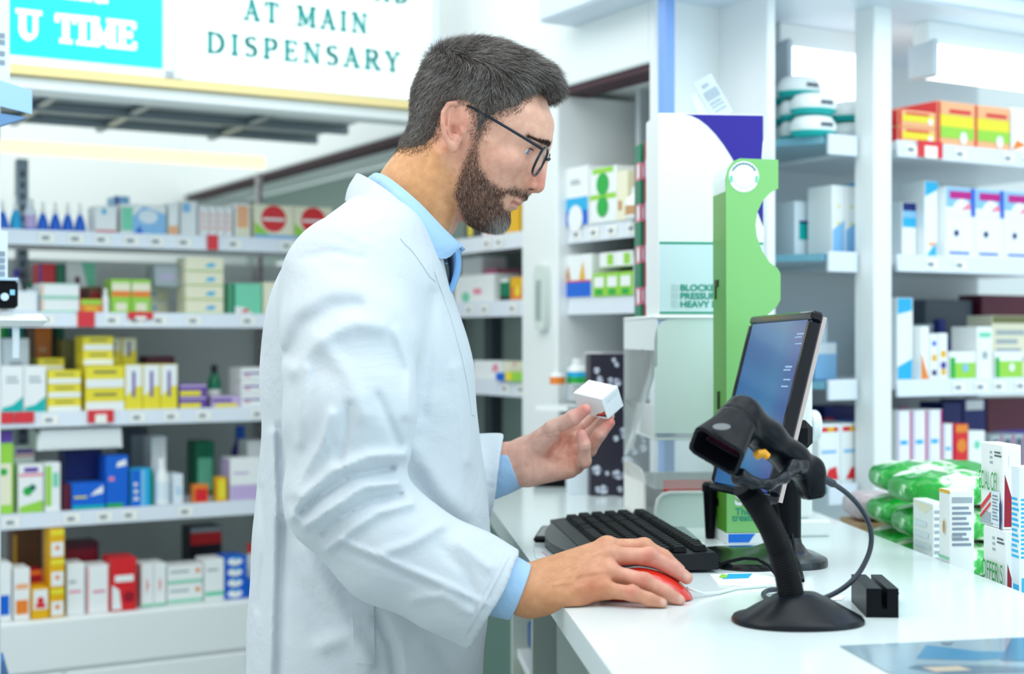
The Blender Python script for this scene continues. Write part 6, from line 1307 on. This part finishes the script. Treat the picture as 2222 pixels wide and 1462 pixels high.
gz_ = rng.rand(n); sil = np.where(z < 66, .55, .42) + .12 * np.sin(x * .11 + 2) ; cd = np.where((gz_ < sil)[:, None], L3('B4B0AC') * (.5 + .6 * rng.rand(n, 1)), L3('443A36') * (.6 + .9 * rng.rand(n, 1)))
fade = np.clip(1 - sreg / 26, 0, 1)[:, None] * (z < 60)[:, None]; cd = cd * (1 - fade * .5) + fade * .5 * L3('A08C7C') * (.5 + .7 * rng.rand(n, 1))
strands('hair_strands', rt_, dd @ HM, Lh, (A_((0, 0, -.25)) + 0 * rt_) @ np.eye(3), cd, .00021, hair_cap, HM_)
def fuzz_w(c): q = to_head(c); s = polysd(q[:, 0], q[:, 2], HAIR); return np.where(q[:, 0] < 66, np.exp(-((s + 1) / 5.5) ** 2), 0) * (head_base(q) < 1.5)
rf_, nf_ = surf_sample(hv, hfc, 5000, rng, fuzz_w); nh = nf_ @ HM.T; df = A_((-.25, 0, -1)) + .3 * rng.randn(len(rf_), 3); df = df - nh * (df * nh).sum(1)[:, None] * .9 + nh * .2
strands('hairline', rf_, df @ HM, .0022 + .0022 * rng.rand(len(rf_)), 0 * rf_, L3('5A463A') * (.6 + .9 * rng.rand(len(rf_), 1)), .00017, hair_cap, HM_)
# ---- beard, stubble, brows
def beard_w(c): q = to_head(c); s = polysd(q[:, 0], q[:, 2], BEARD); return np.where((q[:, 1] > -82) & (np.abs(q[:, 1]) < 80), np.clip(s / 6 + .15, 0, 1) * (.35 + .65 * np.clip((-q[:, 2] - 10) / 40, 0, 1)) + .022 * np.exp(-(np.minimum(s, 0) / 12) ** 2) * (q[:, 2] < -5), 0)
rb, nb = surf_sample(hv, hfc, 17000, rng, beard_w); q = to_head(rb); x, y, z = q.T; n = len(q); nh = nb @ HM.T; sb = polysd(x, z, BEARD)
db = A_((.35, 0, -1.0)) + np.where((z > -52) & (x > 74), 1, 0)[:, None] * A_((-.1, 0, -.1)) + .30 * rng.randn(n, 3); db = db - nh * (db * nh).sum(1)[:, None] * .9 + nh * (.28 + .2 * rng.rand(n, 1))
ch = np.exp(-((x - 84) ** 2 + (z + 92) ** 2) / 18 ** 2); lb = (.0024 + .0026 * rng.rand(n)) * np.clip(.4 + sb / 12, .28, 1) + .003 * ch
cb = np.where((rng.rand(n) < .08 + .72 * np.exp(-((x - 82) ** 2 + (z + 96) ** 2) / 15 ** 2))[:, None], L3('C8C6C2') * (.7 + .4 * rng.rand(n, 1)), np.where((rng.rand(n) < .4)[:, None], L3('7A5442'), L3('3E2C26')) * (.7 + .7 * rng.rand(n, 1)))
strands('beard', rb, db @ HM, lb, A_((0, 0, -.2)) + 0 * rb, cb, .00017, person, tintmat('beard_strand', .45))
for s in (-1, 1):
    rb, nb = surf_sample(hv, hfc, 620, rng, lambda c: (lambda q: np.exp(-((q[:, 2] - 27.5 + .12 * np.maximum(np.abs(q[:, 1]) - 18, 0)) / np.clip(3.4 - .06 * np.abs(q[:, 1]), 1.1, 3)) ** 2) * ((q[:, 1] * s > 8) & (q[:, 1] * s < 54) & (q[:, 0] > 55)))(to_head(c)))
    nh = nb @ HM.T; db = A_((-.5, .8 * s, .25)) + .2 * rng.randn(len(rb), 3); db = db - nh * (db * nh).sum(1)[:, None] * .9 + nh * .12
    strands('eyebrow', rb, db @ HM, .005 + .003 * rng.rand(len(rb)), 0 * rb, L3('4A3630') * (.7 + .6 * rng.rand(len(rb), 1)), .00019, person, MATS.setdefault('brow', tintmat('brow_strand', .5)))
# ---- glasses
gl = bpy.data.objects.new('eyeglasses', None); gl.empty_display_size = .02; COL.objects.link(gl); gl.parent = person
M_gf = mat('glasses_frame', '1A2430', .25, .3); HT = lambda q: V(from_head([q])[0]) - person.location
ring_all = {}
for s in (-1, 1):
    cen = A_((101.5, s * 33, 1.5)); uu = A_((-.075, s * .98, 0)); uu /= np.linalg.norm(uu); vv = A_((.13, 0, .99)); ring = []
    for k in range(40):
        a = 2 * math.pi * k / 40; c, sn = math.cos(a), math.sin(a); ring.append(cen + uu * 25.5 * math.copysign(abs(c) ** .72, c) + vv * 19 * math.copysign(abs(sn) ** .8, sn))
    ring_all[s] = ring
    b = MB(); b.tube([HT(p) for p in ring] + [HT(ring[0])], .0017, M_gf, 8, caps=False); b.build('rim', gl)
    b = MB(); nz_ = np.cross(uu, vv); b.add([HT(p) for p in ring], [list(range(40))], mat('lens_glass', 'E8F4F8', .02, 0, .6, alpha=.12)); b.build('lens', gl)
    hp = cen + uu * 26.5 + vv * 13; b = MB(); ep = A_((1, s * 79, 32)); pts = [hp, hp + A_((-4, s * 3, 1)), (hp * .5 + ep * .5) + A_((0, s * 9, 0)), ep, ep + A_((-11, -s * 9, 0)), ep + A_((-24, -s * 10, -16))]
    b.tube([HT(p) for p in pts], [.0020, .0023, .0019, .0017, .0018, .0016], M_gf, 8); b.build('temple', gl)
b = MB(); a1, a2 = A_((106, -8, 9)), A_((106, 8, 9)); b.tube([HT(p) for p in (a1, A_((109, -3, 12)), A_((109, 3, 12)), a2)], .0016, M_gf, 8); b.build('bridge', gl)
# ---------------------------------------------------------------- clothing
def clothmat(name, hexc, rough=.75, bump=.25, sc=700):
    m = mat(name, hexc, rough, 0, .25); nt = m.node_tree; b = nt.nodes['Principled BSDF']; tc = nt.nodes.new('ShaderNodeTexCoord')
    n = nt.nodes.new('ShaderNodeTexNoise'); n.inputs['Scale'].default_value = 9; n.inputs['Detail'].default_value = 6; n.inputs['Distortion'].default_value = .6
    n2 = nt.nodes.new('ShaderNodeTexNoise'); n2.inputs['Scale'].default_value = sc
    bp = nt.nodes.new('ShaderNodeBump'); bp.inputs['Strength'].default_value = .45; bp.inputs['Distance'].default_value = .02
    bq = nt.nodes.new('ShaderNodeBump'); bq.inputs['Strength'].default_value = bump; bq.inputs['Distance'].default_value = .0008
    for k in (n, n2): nt.links.new(tc.outputs['Object'], k.inputs['Vector'])
    nt.links.new(n.outputs['Fac'], bp.inputs['Height']); nt.links.new(n2.outputs['Fac'], bq.inputs['Height']); nt.links.new(bp.outputs[0], bq.inputs['Normal']); nt.links.new(bq.outputs[0], b.inputs['Normal'])
    b.inputs['Sheen Weight'].default_value = .15; return m
M_coat = clothmat('lab_coat_cotton', 'CBD3DA'); M_shirt = clothmat('shirt_blue', 'A6CAEC', .6); M_navy = clothmat('trouser_navy', '1C2030', .7)
CTB = [(430, 775, 880, .060), (445, 760, 905, .085), (462, 732, 928, .118), (490, 700, 943, .150), (525, 665, 952, .178), (570, 635, 962, .196), (616, 610, 975, .205), (670, 590, 992, .206), (723, 579, 1009, .203), (780, 573, 1024, .198), (830, 574, 1031, .193), (900, 578, 1035, .188), (960, 575, 1040, .185), (1019, 568, 1048, .184), (1119, 560, 1062, .186), (1218, 553, 1066, .190), (1318, 547, 1060, .194), (1462, 542, 1046, .200), (1700, 536, 1040, .212), (2040, 528, 1046, .225)]
cz = np.array([CH - (a[0] - 731) / F * DM for a in CTB])[::-1]; cb_ = np.array([(a[1] - 1111) / F * DM for a in CTB])[::-1]; cf2 = np.array([(a[2] - 1111) / F * DM for a in CTB])[::-1]; cw_ = np.array([a[3] for a in CTB])[::-1]
zg2 = np.arange(cz[0] - .06, cz[-1] + .06, .004); k2_ = np.exp(-np.arange(-8, 9) ** 2 / 18.); k2_ /= k2_.sum()
CS = [np.convolve(np.pad(np.interp(zg2, cz, t), 8, 'edge'), k2_, 'valid') for t in (cb_, cf2, cw_)]
FOLDS = [([(850, 1015), (760, 1032), (690, 1078), (650, 1112)], -0.0088, 8.2), ([(874, 985), (800, 990), (720, 1022), (655, 1080), (637, 1120)], 0.0100, 13.1), ([(862, 1048), (790, 1056), (720, 1102), (665, 1140)], 0.0088, 10.7), ([(868, 1074), (800, 1088), (740, 1122), (700, 1160)], -0.0075, 7.4),
         ([(892, 1092), (820, 1112), (760, 1152), (712, 1190)], 0.0063, 9.8), ([(720, 900), (700, 960), (670, 1010), (640, 1070)], 0.0075, 12.3), ([(757, 880), (750, 950), (735, 1000)], -0.0050, 8.2), ([(740, 1172), (830, 1210), (950, 1262), (1050, 1308)], 0.0044, 7.4), ([(740, 1188), (830, 1228), (950, 1280)], -0.0031, 6.6), ([(830, 1200), (890, 1180), (955, 1142)], 0.0050, 11.5),
         ([(632, 765), (660, 705), (720, 668), (772, 664)], -0.0100, 22.0), ([(640, 800), (690, 738), (770, 700), (830, 708)], 0.0070, 20.0), ([(700, 745), (755, 810), (790, 900)], 0.0050, 20.0), ([(665, 800), (655, 880), (650, 960)], 0.0050, 11.5), ([(860, 720), (890, 800), (884, 900)], 0.0050, 11.5), ([(820, 860), (850, 930), (868, 970)], -0.0050, 9.8),
         ([(700, 480), (780, 520), (850, 545)], 0.0037, 9.8), ([(650, 560), (720, 545), (790, 560)], -0.0037, 9.8), ([(960, 1190), (1010, 1240), (1030, 1300)], -0.0037, 13.1), ([(1000, 1180), (1060, 1230)], 0.0037, 11.5), ([(900, 1300), (960, 1290), (1020, 1330)], 0.0037, 11.5)]
TFOLDS = [([(592, 940), (598, 1100), (592, 1300), (588, 1470)], .006, 12), ([(606, 930), (612, 1120), (608, 1300), (602, 1470)], -.005, 11), ([(620, 1150), (640, 1260), (700, 1360)], -.005, 24), ([(660, 1200), (720, 1300), (790, 1420)], .005, 26), ([(905, 980), (960, 1060), (1010, 1110)], .005, 26), ([(900, 1040), (940, 1110), (990, 1150)], -.005, 24), ([(990, 800), (1005, 900), (1015, 1000)], .003, 14), ([(700, 1400), (760, 1380), (800, 1440)], .005, 18), ([(820, 1340), (850, 1400), (862, 1470)], -.006, 12), ([(930, 1400), (960, 1440), (980, 1480)], .004, 18), ([(566, 1060), (575, 1200), (560, 1320)], -.003, 8), ([(940, 640), (930, 760), (915, 900)], -.004, 16)]
SR = [PP(752, 600, 1.705), PP(756, 740, 1.648), PP(758, 900, 1.612), PP(745, 1078, 1.600), PP(850, 1186, 1.597), PP(985, 1256, 1.597), PP(1072, 1300, 1.600), PP(1130, 1330, 1.600)]; SRR = [.072, .073, .069, .0605, .0595, .056, .0535, .052]
SL = [PP(800, 620, 2.00), PP(880, 1050, 2.09), PP(1000, 1036, 2.02), PP(1077, 1031, 1.99), PP(1130, 1028, 1.97)]; SLR = [.075, .062, .054, .0515, .050]
def torso_fn(p):
    x, y, z = p.T; zi = np.clip(z, zg2[0], zg2[-1]); xb, xf, w_ = [np.interp(zi, zg2, t) for t in CS]
    xc = (xb + xf) / 2; a = (xf - xb) / 2; yy = (y - DM) / w_; X = (x - xc) / a
    rho = (np.abs(X) ** 2.35 + np.abs(yy) ** 2.35) ** (1 / 2.35); d = (rho - 1) * np.minimum(a, w_) * .9
    d = smax(smax(d, z - (cz[-1] + .012), .02), cz[0] - z, .01)
    px = 1111 + F * x / y; py = 731 - F * (z - CH) / y; q2 = np.stack([px, py], 1); near = np.clip((1.80 - y) / .06, 0, 1)
    for pl, A, s in TFOLDS: d = d - near * A * np.exp(-(polyd(q2, pl) / s) ** 2)
    return d - .0016 * np.sin(px * .021 + 2 * np.sin(py * .011)) * np.sin(py * .013 + 1)
def coat_fn(p):
    x, y, z = p.T; px = 1111 + F * x / y; py = 731 - F * (z - CH) / y; q2 = np.stack([px, py], 1); d = torso_fn(p)
    sr = chain(p, SR, SRR, .03); nr = A_((.876, 0, -.482)); pl_ = (p - PP(1072, 1300, 1.600)) @ nr
    for pl, A, s in FOLDS: sr = sr - np.clip((1.66 - y) / .03, 0, 1) * A * np.exp(-(polyd(q2, pl) / s) ** 2)
    sr = sr - .0011 * np.sin(px * .031 + 1.7 * np.sin(py * .027)) * np.sin(py * .023 + .6)
    sr = np.maximum(sr, pl_ - .001 * np.sin(py * .05)); sr = np.maximum(sr, -np.maximum(cone(p, SR[5], SR[7], .049, .0475), -.09 - pl_))
    sl = chain(p, SL, SLR, .03); nl = A_((.985, 0, -.17)); pl2 = (p - PP(1078, 1031, 1.99)) @ nl; sl = np.maximum(sl, pl2); sl = np.maximum(sl, -np.maximum(cone(p, SL[2], SL[4], .047, .046), -.08 - pl2))
    dd = smin(d, sr, .022); dd = smin(dd, sl, .03)
    return dd
kv, kf = surfnet(coat_fn, (-.385, 1.50, cz[0] - .02), (.035, 2.20, cz[-1] + .03), .0032, margin=3.5); kv = relax(kv, kf, 1, .4)
coat = npmesh('lab_coat', kv, kf, [M_coat], person)
from mathutils.bvhtree import BVHTree
CB = BVHTree.FromPolygons([tuple(v) for v in kv], [tuple(f) for f in kf])
qv, qf = surfnet(torso_fn, (-.385, 1.50, .80), (.035, 2.20, 1.3), .006, margin=3.5); TBV = BVHTree.FromPolygons([tuple(v) for v in qv], [tuple(f) for f in qf])
CAM = V((0, 0, CH))
def hit(px, py, off, bv=None):
    dr = (P(px, py, 1) - CAM).normalized(); h = (bv or CB).ray_cast(CAM, dr); return None if h[0] is None else h[0] - dr * off
def resamp(pl, n):
    pl = [V(p) for p in pl]; L = [0]
    for a, b in zip(pl[:-1], pl[1:]): L.append(L[-1] + (b - a).length)
    out = []
    for i in range(n):
        s = L[-1] * i / (n - 1); k = max(j for j in range(len(L)) if L[j] <= s + 1e-9); k = min(k, len(pl) - 2); t = (s - L[k]) / max(1e-9, L[k + 1] - L[k]); out.append(pl[k].lerp(pl[k + 1], t))
    return out
def sheet(name, G, th, m, parent, smooth=50):      # grid of points -> thin solid sheet
    n, k = len(G), len(G[0]); nm = {}
    for i in range(n):
        for j in range(k):
            a = G[min(i + 1, n - 1)][j] - G[max(i - 1, 0)][j]; c = G[i][min(j + 1, k - 1)] - G[i][max(j - 1, 0)]; v = a.cross(c); nm[i, j] = v.normalized() if v.length > 1e-12 else V((0, -1, 0))
    vs = [G[i][j] for i in range(n) for j in range(k)] + [G[i][j] + nm[i, j] * th for i in range(n) for j in range(k)]; o = n * k; fs = []
    for i in range(n - 1):
        for j in range(k - 1): a = i * k + j; fs += [[a, a + 1, a + k + 1, a + k], [o + a, o + a + k, o + a + k + 1, o + a + 1]]
    bd = [(i * k, (i + 1) * k) for i in range(n - 1)] + [((i + 1) * k + k - 1, i * k + k - 1) for i in range(n - 1)] + [(j + 1, j) for j in range(k - 1)] + [((n - 1) * k + j, (n - 1) * k + j + 1) for j in range(k - 1)]
    fs += [[a, b_, o + b_, o + a] for a, b_ in bd]
    b = MB(); b.add(vs, fs, m); W_ = V((0, 0, 0)); q = parent
    while q: W_ += q.location; q = q.parent
    return b.build(name, parent, loc=-W_, smooth=smooth)
def patch(name, A, B, off, th, m, parent, n=24, k=6, bv=None):
    a, b = resamp(A, n), resamp(B, n); G = []; last = 1.7
    for i in range(n):
        r = []
        for j in range(k):
            q = a[i].lerp(b[i], j / (k - 1)); h = hit(q.x, q.y, off, bv)
            if h is None or h.y > last + .12: h = P(q.x, q.y, last)
            last = h.y; r.append(h)
        G.append(r)
    return sheet(name, G, th, m, parent)
# lapels, pocket, seams (near side)
patch('lapel', [(934, 540), (941, 585), (962, 640), (984, 706), (1003, 775), (1016, 838), (1024, 900)], [(958, 570), (970, 606), (994, 684), (1013, 745), (1026, 808), (1031, 860), (1031, 902)], .004, -.0035, M_coat, coat, 30, 6)
patch('lapel', [(869, 517), (880, 530), (896, 545), (915, 572), (933, 600)], [(934, 541), (936, 552), (938, 566), (942, 590), (947, 612)], .0025, -.003, M_coat, coat, 16, 6)
patch('pocket_flap', [(762, 1230), (764, 1340), (770, 1438)], [(811, 1250), (812, 1360), (814, 1441)], .0035, -.003, M_coat, coat, 22, 6, TBV)
patch('pocket', [(868, 1280), (876, 1380), (882, 1480)], [(1050, 1300), (1044, 1400), (1036, 1480)], .0025, -.002, M_coat, coat, 24, 12, TBV)
patch('cuff_hem', [(1098, 1200), (1050, 1290), (1000, 1378)], [(1106, 1204), (1058, 1296), (1008, 1383)], .0015, -.0012, M_coat, coat, 16, 3)
# collars: edge curves on the near side, mirrored across the middle plane
def collar(name, up, lo, m, parent, th, rows=6, n=46, lift=0.0):
    def full(pl):
        pts = [P(*p) for p in pl]; mir = [V((p.x, 2 * DM - p.y, p.z)) for p in pts]; return resamp(mir[::-1] + pts[1:], n)
    a, b = full(up), full(lo); G = []
    for i in range(n):
        r = []
        for j in range(rows): t = j / (rows - 1); q = a[i].lerp(b[i], t); out = (V((q.x + .17, q.y - DM, 0))).normalized() * (.006 * math.sin(math.pi * t) + lift * t * t); r.append(q + out)
        G.append(r)
    for _ in range(2): G = [G[0]] + [[(G[i - 1][j] + G[i][j] * 2 + G[i + 1][j]) / 4 for j in range(rows)] for i in range(1, n - 1)] + [G[-1]]
    return sheet(name, G, th, m, parent)
collar('collar', [(770, 377, 1.85), (778, 375, 1.815), (803, 388, 1.785), (842, 413, 1.770), (873, 440, 1.764), (903, 482, 1.764), (922, 512, 1.768), (936, 541, 1.775)], [(765, 434, 1.85), (770, 438, 1.806), (796, 444, 1.768), (823, 464, 1.752), (846, 488, 1.746), (869, 514, 1.745), (884, 531, 1.746), (897, 545, 1.748)], M_coat, coat, .0045, lift=.011)
shirt = npmesh('shirt', *surfnet(lambda p: smin(chain(p, [PP(880, 480, DM), PP(930, 640, DM), PP(940, 800, DM)], [.085, .092, .088], .03), chain(p, [PP(835, 430, DM), PP(900, 520, DM)], [.070, .074], .02), .02), (-.25, 1.72, 1.25), (.06, 1.98, 1.62), .005), [M_shirt], person) if False else None
shirt = bpy.data.objects.new('shirt', None); shirt.empty_display_size = .02; COL.objects.link(shirt); shirt.parent = person
collar('collar', [(806, 378, 1.85), (815, 373, 1.822), (838, 380, 1.797), (876, 409, 1.783), (915, 443, 1.779), (961, 493, 1.786), (985, 516, 1.800), (997, 527, 1.815)], [(797, 398, 1.85), (806, 402, 1.808), (838, 424, 1.778), (880, 470, 1.768), (915, 520, 1.768), (943, 560, 1.776), (972, 566, 1.792), (995, 538, 1.812)], M_shirt, shirt, .003)
M_shirtin = clothmat('shirt_deep_blue', '7AB4EC', .6)
collar('placket', [(950, 520, 1.795), (985, 528, 1.818), (996, 537, 1.835), (1000, 545, 1.85)][::-1][::-1], [(960, 640, 1.79), (972, 640, 1.812), (978, 640, 1.835), (979, 640, 1.85)], M_shirtin, shirt, .003, 8, 30)
def cuff(name, c0, c1, r0, r1, m, parent, flare=.0):
    c0, c1 = V(c0), V(c1); ax = (c1 - c0); L = ax.length; T = MX.Translation(c0) @ ax.to_track_quat('Z', 'X').to_matrix().to_4x4(); b = MB()
    b.lathe([(r0, -.03), (r0, 0), (r0 * .5 + r1 * .5 + .0008, L * .5), (r1, L - .001), (r1 - .001, L), (r1 - .003, L - .001), (r1 - .003, L - .03)], m, 36, T=T); W_ = V(parent.location) + (parent.parent.location if parent.parent else V((0, 0, 0)))
    b2 = MB(); b2.f = b.f[:]; b2.v = b.v; b2.fm = b.fm; b2.mats = b.mats; b2.f = [f for f in b.f if len(f) == 4]; b2.fm = b.fm[:len(b2.f)]
    return b2.build(name, parent, loc=-W_, recalc=False)
cuff('cuff', P(1062, 1258, 1.600), P(1129, 1285, 1.600) , .0375, .0335, M_shirt, shirt)
cuff('cuff', P(1062, 1026, 1.99), P(1121, 1007, 1.982), .0375, .0330, M_shirt, shirt)
b = MB()
for px in (1081, 1098): b.lathe([(.0042, 0), (.0042, .0015), (0, .002)], M_paper, 12, T=MX.Translation(P(px, 1056 - (px - 1081) * .35, 1.962)) @ V((0, -.8, -.6)).to_track_quat('Z', 'X').to_matrix().to_4x4())
b.build('cuff_button', shirt, loc=-V(person.location))
# trousers and shoes
def tro(p):
    d = ell(p, (-.185, 1.85, .96), (.115, .165, .13))
    for l in LEGS: d = smin(d, chain(p, l, [.098, .080, .066], .02), .03)
    return np.maximum(d, .07 - p[:, 2])
tv, tf = surfnet(tro, (-.36, 1.62, .03), (.0, 2.09, 1.12), .007); npmesh('trousers', relax(tv, tf, 1), tf, [M_navy], person)
for l in LEGS:
    ax, ay = l[2][0], l[2][1]
    def shoe(p): return np.maximum(smin(chain(p, [(ax - .06, ay, .048), (ax + .06, ay, .045), (ax + .17, ay, .034)], [.046, .046, .036], .02), chain(p, [(ax - .02, ay, .05), (ax - .02, ay, .11)], [.045, .048], .02), .02), .0005 - p[:, 2])
    sv, sf = surfnet(shoe, (ax - .13, ay - .08, -.01), (ax + .24, ay + .08, .13), .005); npmesh('shoe', relax(sv, sf, 1), sf, [mat('shoe_black', '15161A', .3)], person)
# ---------------------------------------------------------------- carton in the left hand
e1, e2, e3 = V((.0373, -.0385, -.0075)), V((.0232, .019, .0178)), V((.0095, .0146, -.028))
n1 = e1.normalized(); n2 = (e2 - n1 * e2.dot(n1)).normalized(); n3 = n1.cross(n2); n3 = n3 if n3.dot(e3) > 0 else -n3
Ao = P(1243, 852, 1.962); l1, l2, l3 = e1.length, e2.length, e3.length; cc = Ao + n1 * l1 / 2 + n2 * l2 / 2 + n3 * l3 / 2
hb = thing('held_carton', 'small plain white medicine carton held in the left hand', 'box', cc); Tm = frame((0, 0, 0), n1, n2, n1.cross(n2))
sgn = 1 if n1.cross(n2).dot(n3) > 0 else -1
M_hc = mat('carton_white', 'F4F8F8', .4)
b = MB(); b.box(-l1 / 2, l1 / 2, -l2 / 2, l2 / 2, -l3 / 2, l3 / 2, M_hc, .0007); b.build('carton_body', hb, matrix=Tm, smooth=0)
b = MB(); zt = -sgn * l3 / 2
yf = -l2 / 2 - .0003; zb = sgn * l3 / 2
b.face([(l1 / 2 - .024, yf, zb * .97), (l1 / 2 - .001, yf, zb * .97), (l1 / 2 - .001, yf, zb * .15), (l1 / 2 - .008, yf, zb * .45), (l1 / 2 - .016, yf, zb * .62)], mat('print_orange_red', 'D8502C', .4))
b.face([(l1 / 2 - .026, yf - .0002, zb * .97), (l1 / 2 - .001, yf - .0002, zb * .97), (l1 / 2 - .001, yf - .0002, zb * .55), (l1 / 2 - .012, yf - .0002, zb * .72)], mat('print_deep_purple', '3A2458', .4))
b.face([(l1 / 2 - .028, yf - .0004, zb * .97), (l1 / 2 - .001, yf - .0004, zb * .97), (l1 / 2 - .001, yf - .0004, zb * .74), (l1 / 2 - .014, yf - .0004, zb * .82)], M_hc)
xe = l1 / 2 + .0003
for (y0, y1, v0, v1) in ((-.012, .014, .62, .60), (-.012, -.004, .40, .37), (-.006, .012, .42, .40)): b.face([(xe, y0, -zb * v0), (xe, y1, -zb * v0), (xe, y1, -zb * v1), (xe, y0, -zb * v1)], M_ink)
for (x0, x1, y0) in ((-.016, .018, .006), (-.018, .012, .0)): b.face([(x0, y0, zt * 1.004), (x1, y0, zt * 1.004), (x1, y0 + .0008, zt * 1.004), (x0, y0 + .0008, zt * 1.004)], mat('emboss_pale', 'DDE6E6', .4))
b.build('print', hb, matrix=Tm, smooth=0)
for l_, ns_ in LABELS.items():
    if len(l_.split()) > 16: print('LONG', l_)
    if len(ns_) > 1: print('DUP', l_, ns_)
